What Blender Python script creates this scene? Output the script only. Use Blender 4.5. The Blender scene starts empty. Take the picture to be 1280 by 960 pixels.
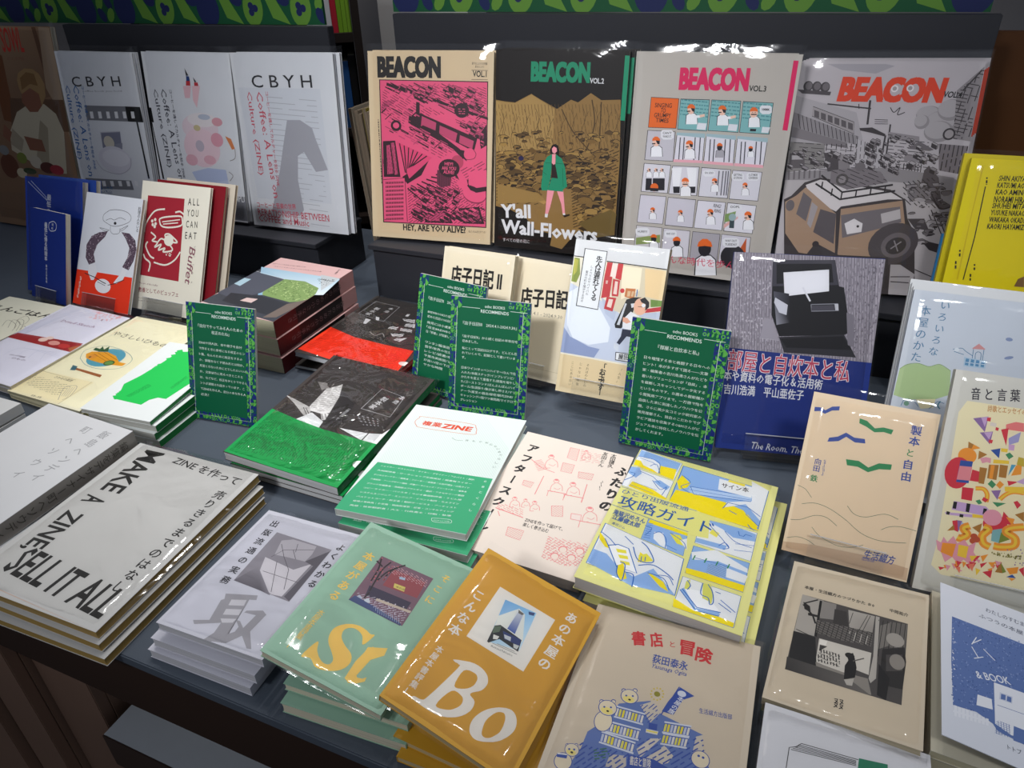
import bpy, bmesh, math, random, json
from mathutils import Matrix, Vector, Euler, geometry
SC = bpy.context.scene
COL = SC.collection
# ------------------------------------------------------------------ camera, world, light, exposure
cam = bpy.data.cameras.new('camera'); co = bpy.data.objects.new('camera', cam); COL.objects.link(co)
cam.sensor_fit = 'HORIZONTAL'; cam.sensor_width = 36; cam.lens = 916.44 / 1280 * 36
cam.shift_x = (640 - 624.93) / 1280; cam.shift_y = -(480 - 471.63) / 1280
cam.clip_start = .02; cam.clip_end = 50
co.rotation_mode = 'XYZ'; co.rotation_euler = (1.0267025, 0.0349979, 0.4068268); co.location = (0, 0, .545203)
SC.camera = co
wd = bpy.data.worlds.new('world'); SC.world = wd; wd.use_nodes = True
wd.node_tree.nodes['Background'].inputs[0].default_value = (.80, .86, 1, 1)
wd.node_tree.nodes['Background'].inputs[1].default_value = .29
def spot_panel(x, y, z, sx, sy, power, col, aim, spread=120):
    l = bpy.data.lights.new('ceiling_or_fill_light', 'AREA'); l.shape = 'RECTANGLE'; l.size = sx; l.size_y = sy; l.energy = power; l.color = col
    l.spread = math.radians(spread)
    o = bpy.data.objects.new('ceiling_or_fill_light', l); COL.objects.link(o); o.location = (x, y, z)
    o.rotation_euler = (Vector(aim) - Vector((x, y, z))).to_track_quat('-Z', 'Y').to_euler()
# track of small ceiling lamps
for x, y, p, ax in ((-1.20, .98, 1.0, -1.00), (-.85, 1.15, 1.05, -.80), (-.60, .85, .75, -.55), (-.30, 1.20, .85, -.35), (-.02, .62, .35, -.15), (.42, .85, .5, .10)):
    spot_panel(x, y, 1.8, .05, .05, p * .78, (1, .985, .965), (ax, .72, 0), 48)
spot_panel(-.55, -.75, 1.35, .30, .20, 2.7, (.97, .98, 1), (-.48, .98, .18), 46)  # added fill lamp on the camera side, brightens the upright covers
spot_panel(.35, -.45, 1.40, .20, .15, .8, (.97, .98, 1), (.16, .80, .15), 46)  # second added front fill, lifts the standing books at the right
spot_panel(-.80, 1.40, 1.90, .10, .10, 7.0, (1, .96, .93), (-1.15, 2.3, .3), 90)  # added unseen lamp, brightens pillar, wall and shelf behind the gap
SC.view_settings.view_transform = 'Standard'; SC.view_settings.look = 'None'; SC.view_settings.gamma = 1
SC.view_settings.use_curve_mapping = False; SC.view_settings.exposure = -.32
# ------------------------------------------------------------------ helpers
def lin(h):
    if not isinstance(h, str): return tuple(h)
    r = [int(h[i:i+2], 16) / 255 for i in (1, 3, 5)]
    return tuple(c / 12.92 if c <= .04045 else ((c + .055) / 1.055) ** 2.4 for c in r)
MATS = {}
def mat(name, col, rough=.6, spec=.4, noise=0, nscale=60, bump=0, bscale=200, metal=0, coat=0):
    if name in MATS: return MATS[name]
    m = bpy.data.materials.new(name); m.use_nodes = True; n = m.node_tree.nodes; L = m.node_tree.links; b = n['Principled BSDF']
    c = lin(col); b.inputs['Base Color'].default_value = (*c, 1); b.inputs['Roughness'].default_value = rough
    b.inputs['Specular IOR Level'].default_value = spec; b.inputs['Metallic'].default_value = metal; b.inputs['Coat Weight'].default_value = coat
    tc = n.new('ShaderNodeTexCoord')
    if noise:
        t = n.new('ShaderNodeTexNoise'); t.inputs['Scale'].default_value = nscale; t.inputs['Detail'].default_value = 4
        mx = n.new('ShaderNodeMix'); mx.data_type = 'RGBA'
        mx.inputs[6].default_value = (*[v * (1 - noise) for v in c], 1); mx.inputs[7].default_value = (*[min(1, v * (1 + noise)) for v in c], 1)
        L.new(tc.outputs['Object'], t.inputs['Vector']); L.new(t.outputs['Fac'], mx.inputs[0]); L.new(mx.outputs[2], b.inputs['Base Color'])
    if bump:
        t = n.new('ShaderNodeTexNoise'); t.inputs['Scale'].default_value = bscale; bp = n.new('ShaderNodeBump'); bp.inputs['Strength'].default_value = bump; bp.inputs['Distance'].default_value = .001
        L.new(tc.outputs['Object'], t.inputs['Vector']); L.new(t.outputs['Fac'], bp.inputs['Height']); L.new(bp.outputs['Normal'], b.inputs['Normal'])
    MATS[name] = m; return m
def paper(col, rough=.55): return mat('paper_' + (col if isinstance(col, str) else 'x') + '_%d' % (rough * 100), col, rough, .3, noise=.03, nscale=25)
def print_mat(rough=.5):
    k = 'printed_ink_%d' % (rough * 100)
    if k in MATS: return MATS[k]
    m = bpy.data.materials.new(k); m.use_nodes = True; n = m.node_tree.nodes; b = n['Principled BSDF']
    a = n.new('ShaderNodeAttribute'); a.attribute_name = 'Col'; m.node_tree.links.new(a.outputs['Color'], b.inputs['Base Color'])
    b.inputs['Roughness'].default_value = rough; b.inputs['Specular IOR Level'].default_value = .3; MATS[k] = m; return m
def pages_mat(col='#cfc8b8'):
    k = 'page_edges_' + col
    if k in MATS: return MATS[k]
    m = mat(k, col, .85, .15); n = m.node_tree.nodes; L = m.node_tree.links; b = n['Principled BSDF']; tc = n['Texture Coordinate']
    mp = n.new('ShaderNodeMapping'); mp.inputs['Scale'].default_value = (6, 6, 2600); t = n.new('ShaderNodeTexNoise'); t.inputs['Scale'].default_value = 1; t.inputs['Detail'].default_value = 2
    r = n.new('ShaderNodeMix'); r.data_type = 'RGBA'; c = lin(col); r.inputs[6].default_value = (*[v * .55 for v in c], 1); r.inputs[7].default_value = (*[min(1, v * 1.25) for v in c], 1)
    L.new(tc.outputs['Object'], mp.inputs[0]); L.new(mp.outputs[0], t.inputs['Vector']); L.new(t.outputs['Fac'], r.inputs[0]); L.new(r.outputs[2], b.inputs['Base Color'])
    return m
def clear_mat(name, tint=(1, 1, 1), rough=.05, bump=.6, scale=14, base=.03, gain=1.0, haze=0.0):
    if name in MATS: return MATS[name]
    m = bpy.data.materials.new(name); m.use_nodes = True; n = m.node_tree.nodes; L = m.node_tree.links; n.clear()
    o = n.new('ShaderNodeOutputMaterial'); t = n.new('ShaderNodeBsdfTransparent'); t.inputs[0].default_value = (*tint, 1)
    g = n.new('ShaderNodeBsdfGlossy'); g.inputs['Roughness'].default_value = rough; g.inputs['Color'].default_value = (1, 1, 1, 1)
    mx = n.new('ShaderNodeMixShader'); f = n.new('ShaderNodeFresnel'); f.inputs['IOR'].default_value = 1.45
    ma = n.new('ShaderNodeMath'); ma.operation = 'MULTIPLY_ADD'; ma.inputs[1].default_value = gain; ma.inputs[2].default_value = base; ma.use_clamp = True
    L.new(f.outputs[0], ma.inputs[0]); L.new(ma.outputs[0], mx.inputs[0]); L.new(t.outputs[0], mx.inputs[1]); L.new(g.outputs[0], mx.inputs[2])
    out = mx
    if haze:
        d = n.new('ShaderNodeBsdfDiffuse'); d.inputs[0].default_value = (.8, .8, .82, 1); m2 = n.new('ShaderNodeMixShader'); m2.inputs[0].default_value = haze
        L.new(mx.outputs[0], m2.inputs[1]); L.new(d.outputs[0], m2.inputs[2]); out = m2
    L.new(out.outputs[0], o.inputs[0])
    if bump:
        tc = n.new('ShaderNodeTexCoord'); nz = n.new('ShaderNodeTexNoise'); nz.inputs['Scale'].default_value = scale; nz.inputs['Detail'].default_value = 3; nz.inputs['Distortion'].default_value = 1.2
        rd = n.new('ShaderNodeTexNoise'); rd.noise_type = 'RIDGED_MULTIFRACTAL'; rd.inputs['Scale'].default_value = scale * .55; rd.inputs['Detail'].default_value = 1.5; rd.inputs['Lacunarity'].default_value = 2.4
        ad = n.new('ShaderNodeMath'); ad.operation = 'MULTIPLY_ADD'; ad.inputs[1].default_value = .8
        bp = n.new('ShaderNodeBump'); bp.inputs['Strength'].default_value = bump; bp.inputs['Distance'].default_value = .006
        L.new(tc.outputs['Object'], nz.inputs['Vector']); L.new(tc.outputs['Object'], rd.inputs['Vector']); L.new(rd.outputs['Fac'], ad.inputs[0]); L.new(nz.outputs['Fac'], ad.inputs[2])
        L.new(ad.outputs[0], bp.inputs['Height'])
        L.new(bp.outputs['Normal'], g.inputs['Normal']); L.new(bp.outputs['Normal'], f.inputs['Normal'])
    MATS[name] = m; return m
FILM = lambda: clear_mat('clear_film', rough=.075, bump=.34, scale=12, base=.006, gain=.65)
FILM2 = lambda: clear_mat('crumpled_film', rough=.06, bump=1.0, scale=20, base=.02, gain=1.0, haze=.0)
ACRYL = lambda: clear_mat('clear_acrylic', tint=(.985, .99, .992), rough=.04, bump=0, base=.015, gain=.8)
def link(name, me, parent=None, mw=None):
    o = bpy.data.objects.new(name, me); COL.objects.link(o)
    if parent: o.parent = parent
    if mw is not None: o.matrix_local = mw
    return o
def mesh_from(verts, faces, m, name='mesh', smooth=False):
    me = bpy.data.meshes.new(name); me.from_pydata([tuple(v) for v in verts], [], faces); me.materials.append(m)
    if smooth:
        for p in me.polygons: p.use_smooth = True
    me.update(); return me
def box_me(x0, x1, y0, y1, z0, z1, m, bev=0):
    bm = bmesh.new(); r = bmesh.ops.create_cube(bm, size=1)
    for v in bm.verts: v.co = Vector(((x0 + x1) / 2 + v.co.x * (x1 - x0), (y0 + y1) / 2 + v.co.y * (y1 - y0), (z0 + z1) / 2 + v.co.z * (z1 - z0)))
    if bev: bmesh.ops.bevel(bm, geom=bm.edges[:], offset=bev, segments=2, affect='EDGES')
    me = bpy.data.meshes.new('box'); bm.to_mesh(me); bm.free(); me.materials.append(m); return me
def tag(o, label=None, cat=None, group=None, kind=None):
    if label: o['label'] = label
    if cat: o['category'] = cat
    if group: o['group'] = group
    if kind: o['kind'] = kind
    return o
def empty(name, M): 
    o = bpy.data.objects.new(name, None); o.empty_display_size = .03; COL.objects.link(o); o.matrix_world = M; return o
# ------------------------------------------------------------------ flat print (ink shapes lying on a cover)
STEP = .000010
TXT = {}
def text_shape(s, bold=0, res=None):
    lat = all(ord(c) < 0x2000 for c in s); k = (s, bold)
    if k in TXT: return TXT[k]
    c = bpy.data.curves.new('lettering', 'FONT'); c.body = s; c.size = 1; c.offset = min(bold, 1.6) * .011 if lat else 0; c.resolution_u = res if res else (1 if len(s) > 10 else 3)
    o = bpy.data.objects.new('lettering', c); me = bpy.data.meshes.new_from_object(o)
    vs = [(v.co.x, v.co.y) for v in me.vertices]; fs = [tuple(p.vertices) for p in me.polygons]
    bpy.data.objects.remove(o); bpy.data.meshes.remove(me); bpy.data.curves.remove(c)
    e = max(0, bold - 1.6) * .011 if lat else bold * .013
    if e > 0:   # heavier weight: the same letters overprinted a hair apart
        sh = [(-e, 0), (e, 0)] if bold < .9 else [(-e, -e * .7), (e, -e * .7), (-e, e * .7), (e, e * .7)]
    else: sh = [(0, 0)]
    TXT[k] = (vs, fs, sh); return TXT[k]
def smooth_pts(p, n=6):
    if len(p) < 3: return p
    q = [p[0]] + list(p) + [p[-1]]; out = []
    for i in range(1, len(q) - 2):
        a, b, c, d = q[i-1:i+3]
        for k in range(n):
            t = k / n
            out.append(tuple(.5 * (2*b[j] + (c[j]-a[j])*t + (2*a[j]-5*b[j]+4*c[j]-d[j])*t*t + (3*b[j]-a[j]-3*c[j]+d[j])*t**3) for j in (0, 1)))
    out.append(tuple(p[-1])); return out
class Ink:
    """collects coloured flat shapes in cover units (100 = cover width, y down)"""
    def __init__(s, w, H): s.k = w / 100; s.H = H; s.v = []; s.f = []; s.c = []; s.n = 0; s.w = w; s.bb = []
    def add(s, pts, faces, col, cols=None):
        if not pts: return
        # each shape lies one hair above whatever it overprints
        b = len(s.v); xs = [p[0] for p in pts]; ys = [p[1] for p in pts]; q = (min(xs), max(xs), min(ys), max(ys)); l = 0
        for o in s.bb:
            if o[4] > l and o[0] < q[1] and o[1] > q[0] and o[2] < q[3] and o[3] > q[2]: l = o[4]
        s.bb.append(q + (l + 1,)); z = (l + 1) * STEP
        s.v += [(x * s.k, -y * s.k, z) for x, y in pts]
        for f in faces: s.f.append([b + i for i in f]); s.c += [(cols[i] if cols else col) for i in f]
    def clip(s, pts):
        # keep ink on the cover (Sutherland-Hodgman against the cover rectangle)
        H = s.H
        for ax, lim, sg in ((0, 0, 1), (0, 100, -1), (1, 0, 1), (1, H, -1)):
            out = []
            for i, p in enumerate(pts):
                q = pts[i - 1]; pi = (p[ax] - lim) * sg >= 0; qi = (q[ax] - lim) * sg >= 0
                if pi != qi:
                    t = (lim - q[ax]) / (p[ax] - q[ax]); out.append((q[0] + (p[0] - q[0]) * t, q[1] + (p[1] - q[1]) * t))
                if pi: out.append(tuple(p))
            pts = out
            if not pts: return pts
        return pts
    def poly(s, pts, col, cols=None):
        if cols: return s.add(pts, [tuple(range(len(pts)))], None, [lin(c) for c in cols])
        pts = [tuple(p) for p in pts]; pts = s.clip(pts)
        if len(pts) < 3: return
        t = geometry.tessellate_polygon([[Vector((x, y, 0)) for x, y in pts]]) if len(pts) > 4 else [tuple(range(len(pts)))]
        s.add(pts, t, lin(col))
    def ell(s, col, c, rx, ry, rot):
        n = 10 if rx < 1.5 else 22; a = math.radians(rot)
        s.poly([(c[0] + rx * math.cos(t) * math.cos(a) - ry * math.sin(t) * math.sin(a), c[1] + rx * math.cos(t) * math.sin(a) + ry * math.sin(t) * math.cos(a)) for t in [i * 2 * math.pi / n for i in range(n)]], col)
    def line(s, col, w, pts, sm=0):
        if sm: pts = smooth_pts([tuple(p) for p in pts])
        L, R_ = [], []
        for i, p in enumerate(pts):
            a = pts[max(0, i - 1)]; b = pts[min(len(pts) - 1, i + 1)]; d = (b[0] - a[0], b[1] - a[1]); l = math.hypot(*d) or 1
            nx, ny = -d[1] / l * w / 2, d[0] / l * w / 2; L.append((p[0] + nx, p[1] + ny)); R_.append((p[0] - nx, p[1] - ny))
        cl = lambda p: (min(100, max(0, p[0])), min(s.H, max(0, p[1])))
        n = len(pts); s.add([cl(p) for p in L] + [cl(p) for p in R_], [(i, i + 1, n + i + 1, n + i) for i in range(n - 1)], lin(col))
    def place(s, vs, fs, sh, fn, col):
        for ox, oy in sh:
            pts = [fn(x + ox, y + oy) for x, y in vs]; s.add(pts, [f for f in fs if all(0 <= pts[i][0] <= 100 and 0 <= pts[i][1] <= s.H for i in f)], lin(col))
    def text(s, t, p0, p1, h, col, bold=0, sh=0):
        vs, fs, sh_ = text_shape(t, bold)
        if not vs: return
        x0 = min(v[0] for v in vs); x1 = max(v[0] for v in vs); y0 = min(v[1] for v in vs); y1 = max(v[1] for v in vs)
        d = (p1[0] - p0[0], p1[1] - p0[1]); l = math.hypot(*d) or 1; u = (d[0] / l, d[1] / l); up = (u[1], -u[0])
        def fn(x, y):
            a = (x - x0) / (x1 - x0) * l; b = (y - y0) / (y1 - y0) * h; a += sh * b
            return (p0[0] + u[0] * a + up[0] * b, p0[1] + u[1] * a + up[1] * b)
        s.place(vs, fs, sh_, fn, col)
    def vert(s, t, p0, p1, sz, col, bold=0):
        n = len(t); d = (p1[0] - p0[0], p1[1] - p0[1]); l = math.hypot(*d) or 1
        dn = (d[0] / l, d[1] / l) if n > 1 else (0, 1); rt = (dn[1], -dn[0])
        for i, ch in enumerate(t):
            if ch in ' 　': continue
            vs, fs, sh_ = text_shape(ch, bold, 2)
            cx = p0[0] + d[0] * i / max(1, n - 1); cy = p0[1] + d[1] * i / max(1, n - 1)
            def fn(x, y):
                a = (x - .5) * sz; b = (y - .38) * sz
                if ch == 'ー': a, b = b, a
                return (cx + rt[0] * a - dn[0] * b, cy + rt[1] * a - dn[1] * b)
            s.place(vs, fs, sh_, fn, col)
    def hatch(s, col, pts, ang, gap, w, dash, seed):
        R = random.Random(seed); a = math.radians(ang); ca, sa = math.cos(a), math.sin(a)
        q = [(x * ca + y * sa, -x * sa + y * ca) for x, y in pts]; y = min(p[1] for p in q) + gap / 2; ym = max(p[1] for p in q)
        V, F = [], []
        while y < ym:
            xs = sorted(q[i-1][0] + (y - q[i-1][1]) / (q[i][1] - q[i-1][1]) * (q[i][0] - q[i-1][0]) for i in range(len(q)) if (q[i-1][1] > y) != (q[i][1] > y))
            for x0, x1 in zip(xs[::2], xs[1::2]):
                x = x0
                while x < x1:
                    e = min(x1, x + (R.uniform(.4, 1.5) * dash if dash else 1e9)); b = len(V)
                    c4 = [(x, y - w/2), (e, y - w/2), (e, y + w/2), (x, y + w/2)]
                    c4 = [(X * ca - Y * sa, X * sa + Y * ca) for X, Y in c4]
                    if all(0 <= X <= 100 and 0 <= Y <= s.H for X, Y in c4): V += c4; F.append((b, b+1, b+2, b+3))
                    x = e + (R.uniform(.2, .6) * dash if dash else 1)
            y += gap
        if F: s.add(V, F, lin(col))
    def speck(s, col, pts, n, size, seed):
        R = random.Random(seed); x0 = min(p[0] for p in pts); x1 = max(p[0] for p in pts); y0 = min(p[1] for p in pts); y1 = max(p[1] for p in pts); V, F = [], []
        def inside(x, y):
            r = False
            for i in range(len(pts)):
                a, b = pts[i-1], pts[i]
                if (a[1] > y) != (b[1] > y) and x < (b[0] - a[0]) * (y - a[1]) / (b[1] - a[1]) + a[0]: r = not r
            return r
        for _ in range(n):
            x, y = R.uniform(x0, x1), R.uniform(y0, y1)
            if not inside(x, y) or not (1 < x < 99 and 1 < y < s.H - 1): continue
            b = len(V); a = R.uniform(0, 6.28); r = size * R.uniform(.3, .7)
            V += [(x + r * math.cos(a + t) * R.uniform(.5, 1), y + r * math.sin(a + t)) for t in (0, 1.2, 2.6, 3.8, 5)]; F.append(tuple(range(b, b + 5)))
        if F: s.add(V, F, lin(col))
    def pattern(s, x0, y0, x1, y1, c, seed, navy='#1b2a72', green='#5aa84a', base='#0a5c3c'):
        R = random.Random(seed); y = y0
        while y < y1 - .1:
            x = x0
            while x < x1 - .1:
                k = R.randrange(6); a, b = R.choice([(navy, green), (green, navy), (green, base), (navy, base)])
                if k == 0:
                    s.poly([(x, y), (x + c, y), (x + c, y + c), (x, y + c)], a); s.ell(b, (x + c/2, y + c/2), c * .45, c * .45, 0); s.ell(a, (x + c/2, y + c/2), c * .2, c * .2, 0)
                elif k == 1: s.ell(a, (x + c/2, y + c/2), c * .5, c * .5, 0); s.ell(b, (x + c/2, y + c/2), c * .26, c * .26, 0)
                elif k == 2:
                    s.poly([(x, y), (x + c, y), (x + c, y + c), (x, y + c)], b if b != base else navy); s.poly([(x, y), (x + c, y + c), (x, y + c)], a)
                elif k == 3:
                    n = 8; s.poly([(x, y)] + [(x + c * math.sin(i/n*1.5708), y + c * math.cos(i/n*1.5708)) for i in range(n + 1)], a)
                elif k == 4:
                    for dx, dy in ((.3, .3), (.7, .3), (.5, .7)): s.ell(a, (x + c*dx, y + c*dy), c * .22, c * .22, 0)
                else: s.ell(a, (x + c*.3, y + c/2), c * .24, c * .5, 20); s.ell(b, (x + c*.75, y + c/2), c * .2, c * .46, -20)
                x += c
            y += c
    def scatter(s, pts, n, seed, kind, cols, lo, hi):
        R = random.Random(seed); x0 = min(p[0] for p in pts); x1 = max(p[0] for p in pts); y0 = min(p[1] for p in pts); y1 = max(p[1] for p in pts)
        def inside(x, y):
            r = False
            for i in range(len(pts)):
                a, b = pts[i-1], pts[i]
                if (a[1] > y) != (b[1] > y) and x < (b[0] - a[0]) * (y - a[1]) / (b[1] - a[1]) + a[0]: r = not r
            return r
        for _ in range(n):
            x, y, w = R.uniform(x0, x1), R.uniform(y0, y1), R.uniform(lo, hi)
            if kind == 'box':
                h, z = w * R.uniform(.3, .8), w * R.uniform(.2, .7); a = (w * .9, w * .42); b = (-h * .6, h * .55)
                P = [(x, y), (x + a[0], y + a[1]), (x + a[0] + b[0], y + a[1] + b[1]), (x + b[0], y + b[1])]
                if not all(inside(px, py + q) for px, py in P for q in (0, z)): continue
                s.poly([P[3], P[2], (P[2][0], P[2][1] + z), (P[3][0], P[3][1] + z)], cols[0]); s.poly([P[1], P[2], (P[2][0], P[2][1] + z), (P[1][0], P[1][1] + z)], cols[1]); s.poly(P, R.choice(cols[2:])); s.line(cols[0], .28, P + [P[0]])
            elif kind == 'road':
                a = (w, w * .44) if R.random() < .7 else (-w * .6, w * .5)
                if inside(x + a[0], y + a[1]) and inside(x, y): s.line(R.choice(cols), R.uniform(.3, 1.0), [(x, y), (x + a[0], y + a[1])])
            else:
                k = [(x + w * math.cos(t) * R.uniform(.5, 1), y + w * .45 * math.sin(t) * R.uniform(.5, 1)) for t in (0, .9, 1.8, 2.7, 3.6, 4.5, 5.4)]
                if not all(inside(*p) for p in k): continue
                s.poly(k, R.choice(cols[1:])); s.line(cols[0], .35, k[3:] + k[:1], 1)
                if R.random() < .5: s.poly([k[0], k[1], k[2], (x, y)], cols[0])
    def run(s, ops):
        for o in ops:
            k = o[0]
            if k == 'P': s.poly(o[2], o[1])
            elif k == 'L': s.line(o[1], o[2], o[3], o[4])
            elif k == 'T': s.text(*o[1:])
            elif k == 'V': s.vert(*o[1:])
            elif k == 'E': s.ell(*o[1:])
            elif k == 'H': s.hatch(*o[1:])
            elif k == 'S': s.speck(*o[1:])
            elif k == 'Q': s.poly(o[2], None, o[1])
            elif k == 'X' and o[1] == 'scatter': s.scatter(*o[2:])
            elif k == 'X' and o[1] == 'cardborder':
                H = s.H; c = 4.6; s.poly([(0, 0), (100, 0), (100, H), (0, H)], '#0a5c3c')
                sd = len(s.v) + 7; s.pattern(0, 0, 13.8, 13.8, c, sd); s.pattern(0, 13.8, 9.2, H - 9.2, c, sd + 1); s.pattern(86.2, 0, 100, H - 9.2, c, sd + 2)
                s.pattern(72.4, 0, 86.2, 9.2, c, sd + 4); s.pattern(0, H - 10, 100, H, c, sd + 3)
    def build(s, name, parent, y_top, z, rough=.5, x=0):
        if not s.f: return None
        me = bpy.data.meshes.new(name); me.from_pydata(s.v, [], s.f); me.materials.append(print_mat(rough))
        a = me.color_attributes.new('Col', 'FLOAT_COLOR', 'CORNER'); i = 0
        fl = []
        for c in s.c: fl += [c[0], c[1], c[2], 1.0]
        a.data.foreach_set('color', fl)
        # every face looks outward (+z)
        o = link(name, me, parent, Matrix.Translation((x, y_top, z)))
        bm = bmesh.new(); bm.from_mesh(me)
        for f in bm.faces:
            if f.normal.z < 0: f.normal_flip()
        bm.to_mesh(me); bm.free(); return o
# ------------------------------------------------------------------ poses (metres, z up, table top at z = 0)
FLAT = {
'make': (-0.6052, 0.3642, 0.035, 0.032, 0.2299, 0.7496, 0.0092, 0.0177),
'toru': (-0.4107, 0.3562, 0.04, 0.0316, 0.159, 0.707, -0.0268, 0.0073),
'st': (-0.2913, 0.3572, 0.047, -0.0229, 0.1626, 0.7032, 0.0041, 0.1763),
'bo': (-0.1725, 0.3523, 0.0499, -0.0945, 0.1634, 0.6973, 0.0601, 0.2511),
'fuku': (-0.3437, 0.5747, 0.035, 0.0895, 0.2114, 0.6969, -0.0179, -0.0124),
'after': (-0.2066, 0.5701, 0.025, -0.0223, 0.1864, 0.6973, 0.0973, 0.0126),
'kou': (-0.0638, 0.5589, 0.04, -0.0429, 0.2107, 0.7103, -0.0074, 0.0419),
'naka': (0.0893, 0.4787, 0.034, -0.0728, 0.1558, 0.7098, 0.0287, -0.063),
'green': (-0.5101, 0.6146, 0.036, -0.0117, 0.2277, 0.7083, 0.0457, 0.0364),
'red': (-0.5832, 0.8504, 0.022, -0.0108, 0.2265, 0.7332, -0.041, 0.0521),
'stack': (-0.7521, 0.8244, 0.085, -0.016, 0.1995, 0.7282, -0.0023, 0.0153),
'shoten': (-0.0449, 0.3519, 0.03, 0.025, 0.199, 0.6999, -0.0242, -0.0158),
'whitebot': (0.0885, 0.3206, 0.028, -0.0007, 0.162, 0.7014, -0.0011, 0.0013),
'house': (0.2086, 0.4833, 0.03, -0.0602, 0.1654, 0.707, 0.0044, 0.0004),
'marble': (-1.0796, 0.6408, 0.0219, -0.039, 0.213, 0.6916, 0.0453, -0.0042),
'himono': (-0.9269, 0.6365, 0.0227, -0.0687, 0.2288, 0.7112, 0.0575, -0.0548),
'brush': (-0.781, 0.5957, 0.0419, 0.0834, 0.174, 0.6441, 0.0383, 0.0027),
'engohan': (-1.2231, 0.6405, 0.022, 0.0043, 0.2097, 0.7047, -0.0037, -0.0091),
'shirospine': (-0.7814, 0.3703, 0.0499, -0.0481, 0.2186, 0.6964, 0.0392, 0.0004),
'lid': (0.2097, 0.479, 0.043, -0.0754, 0.1646, 0.707, -0.0481, 0.1172),
'tiny': (-0.9862, 0.3991, 0.035, 0.0, 0.18, 0.707, 0.0, -0.0),
}
STAND = {
'beacon1': (-0.694, 1.0182, 0.1066, 0.1187, 0.2137, -0.0004, 0.2929, 0.7217),
'beacon2': (-0.4743, 1.0397, 0.1072, 0.0238, 0.1308, 0.0039, 0.2949, 0.6816),
'beacon3': (-0.2545, 1.0208, 0.1069, -0.0249, 0.1208, 0.0086, 0.2975, 0.6971),
'beacon4': (-0.0393, 1.0165, 0.1067, 0.1736, 0.2626, -0.0017, 0.2939, 0.7317),
'cbyh1': (-1.3949, 1.0229, 0.0935, -0.0064, 0.1322, 0.0028, 0.2919, 0.6936),
'cbyh2': (-1.1879, 1.033, 0.0938, 0.0032, 0.1534, 0.0022, 0.2934, 0.7012),
'cbyh3': (-0.9644, 1.0306, 0.0939, 0.0081, 0.1112, 0.012, 0.2956, 0.709),
'card1': (-0.7249, 0.58, 0.0025, 0.1034, 0.3095, -0.001, 0.1566, 0.6586),
'card2': (-0.4799, 0.7485, 0.0041, -0.1333, 0.2926, 0.0005, 0.1608, 0.6576),
'card3': (-0.4055, 0.7171, 0.0024, 0.1235, 0.2663, -0.009, 0.1541, 0.6853),
'card4': (-0.1734, 0.7245, 0.0025, 0.0028, 0.2085, -0.0008, 0.1607, 0.6933),
'tenko1': (-0.469, 0.7966, 0.015, -0.0234, 0.3562, -0.0052, 0.171, 0.6296),
'tenko2': (-0.3782, 0.8154, 0.015, -0.0981, 0.4071, 0.0062, 0.1622, 0.589),
'senjin': (-0.2745, 0.7761, 0.026, -0.0042, 0.4096, 0.0036, 0.1986, 0.6054),
'heya': (-0.0602, 0.7379, 0.015, 0.1904, 0.396, -0.0006, 0.2291, 0.6935),
'iro': (0.1098, 0.7151, 0.016, -0.0051, 0.4978, -0.0003, 0.22, 0.707),
'oto': (0.1429, 0.5818, 0.0168, 0.0083, 0.512, 0.0021, 0.2041, 0.707),
'seihon': (0.0278, 0.5858, 0.02, -0.0264, 0.6099, 0.0005, 0.1583, 0.6941),
'navyB': (-1.3235, 0.7968, 0.008, 0.0163, 0.3659, -0.0003, 0.2062, 0.6908),
'navyF': (-1.277, 0.7715, 0.014, -0.0961, 0.3447, -0.0037, 0.1581, 0.6276),
'chef': (-1.1747, 0.7732, 0.015, -0.0307, 0.5082, 0.003, 0.1954, 0.6972),
'buffet': (-1.0571, 0.7945, 0.015, -0.014, 0.463, 0.0033, 0.2168, 0.6934),
'poster': (-1.77, 1.0614, 0.004, -0.0024, 0.1589, -0.0017, 0.42, 0.707),
'yellow': (0.157, 0.9267, 0.0508, 0.0082, 0.291, 0.0037, 0.2641, 0.707),
}
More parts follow.
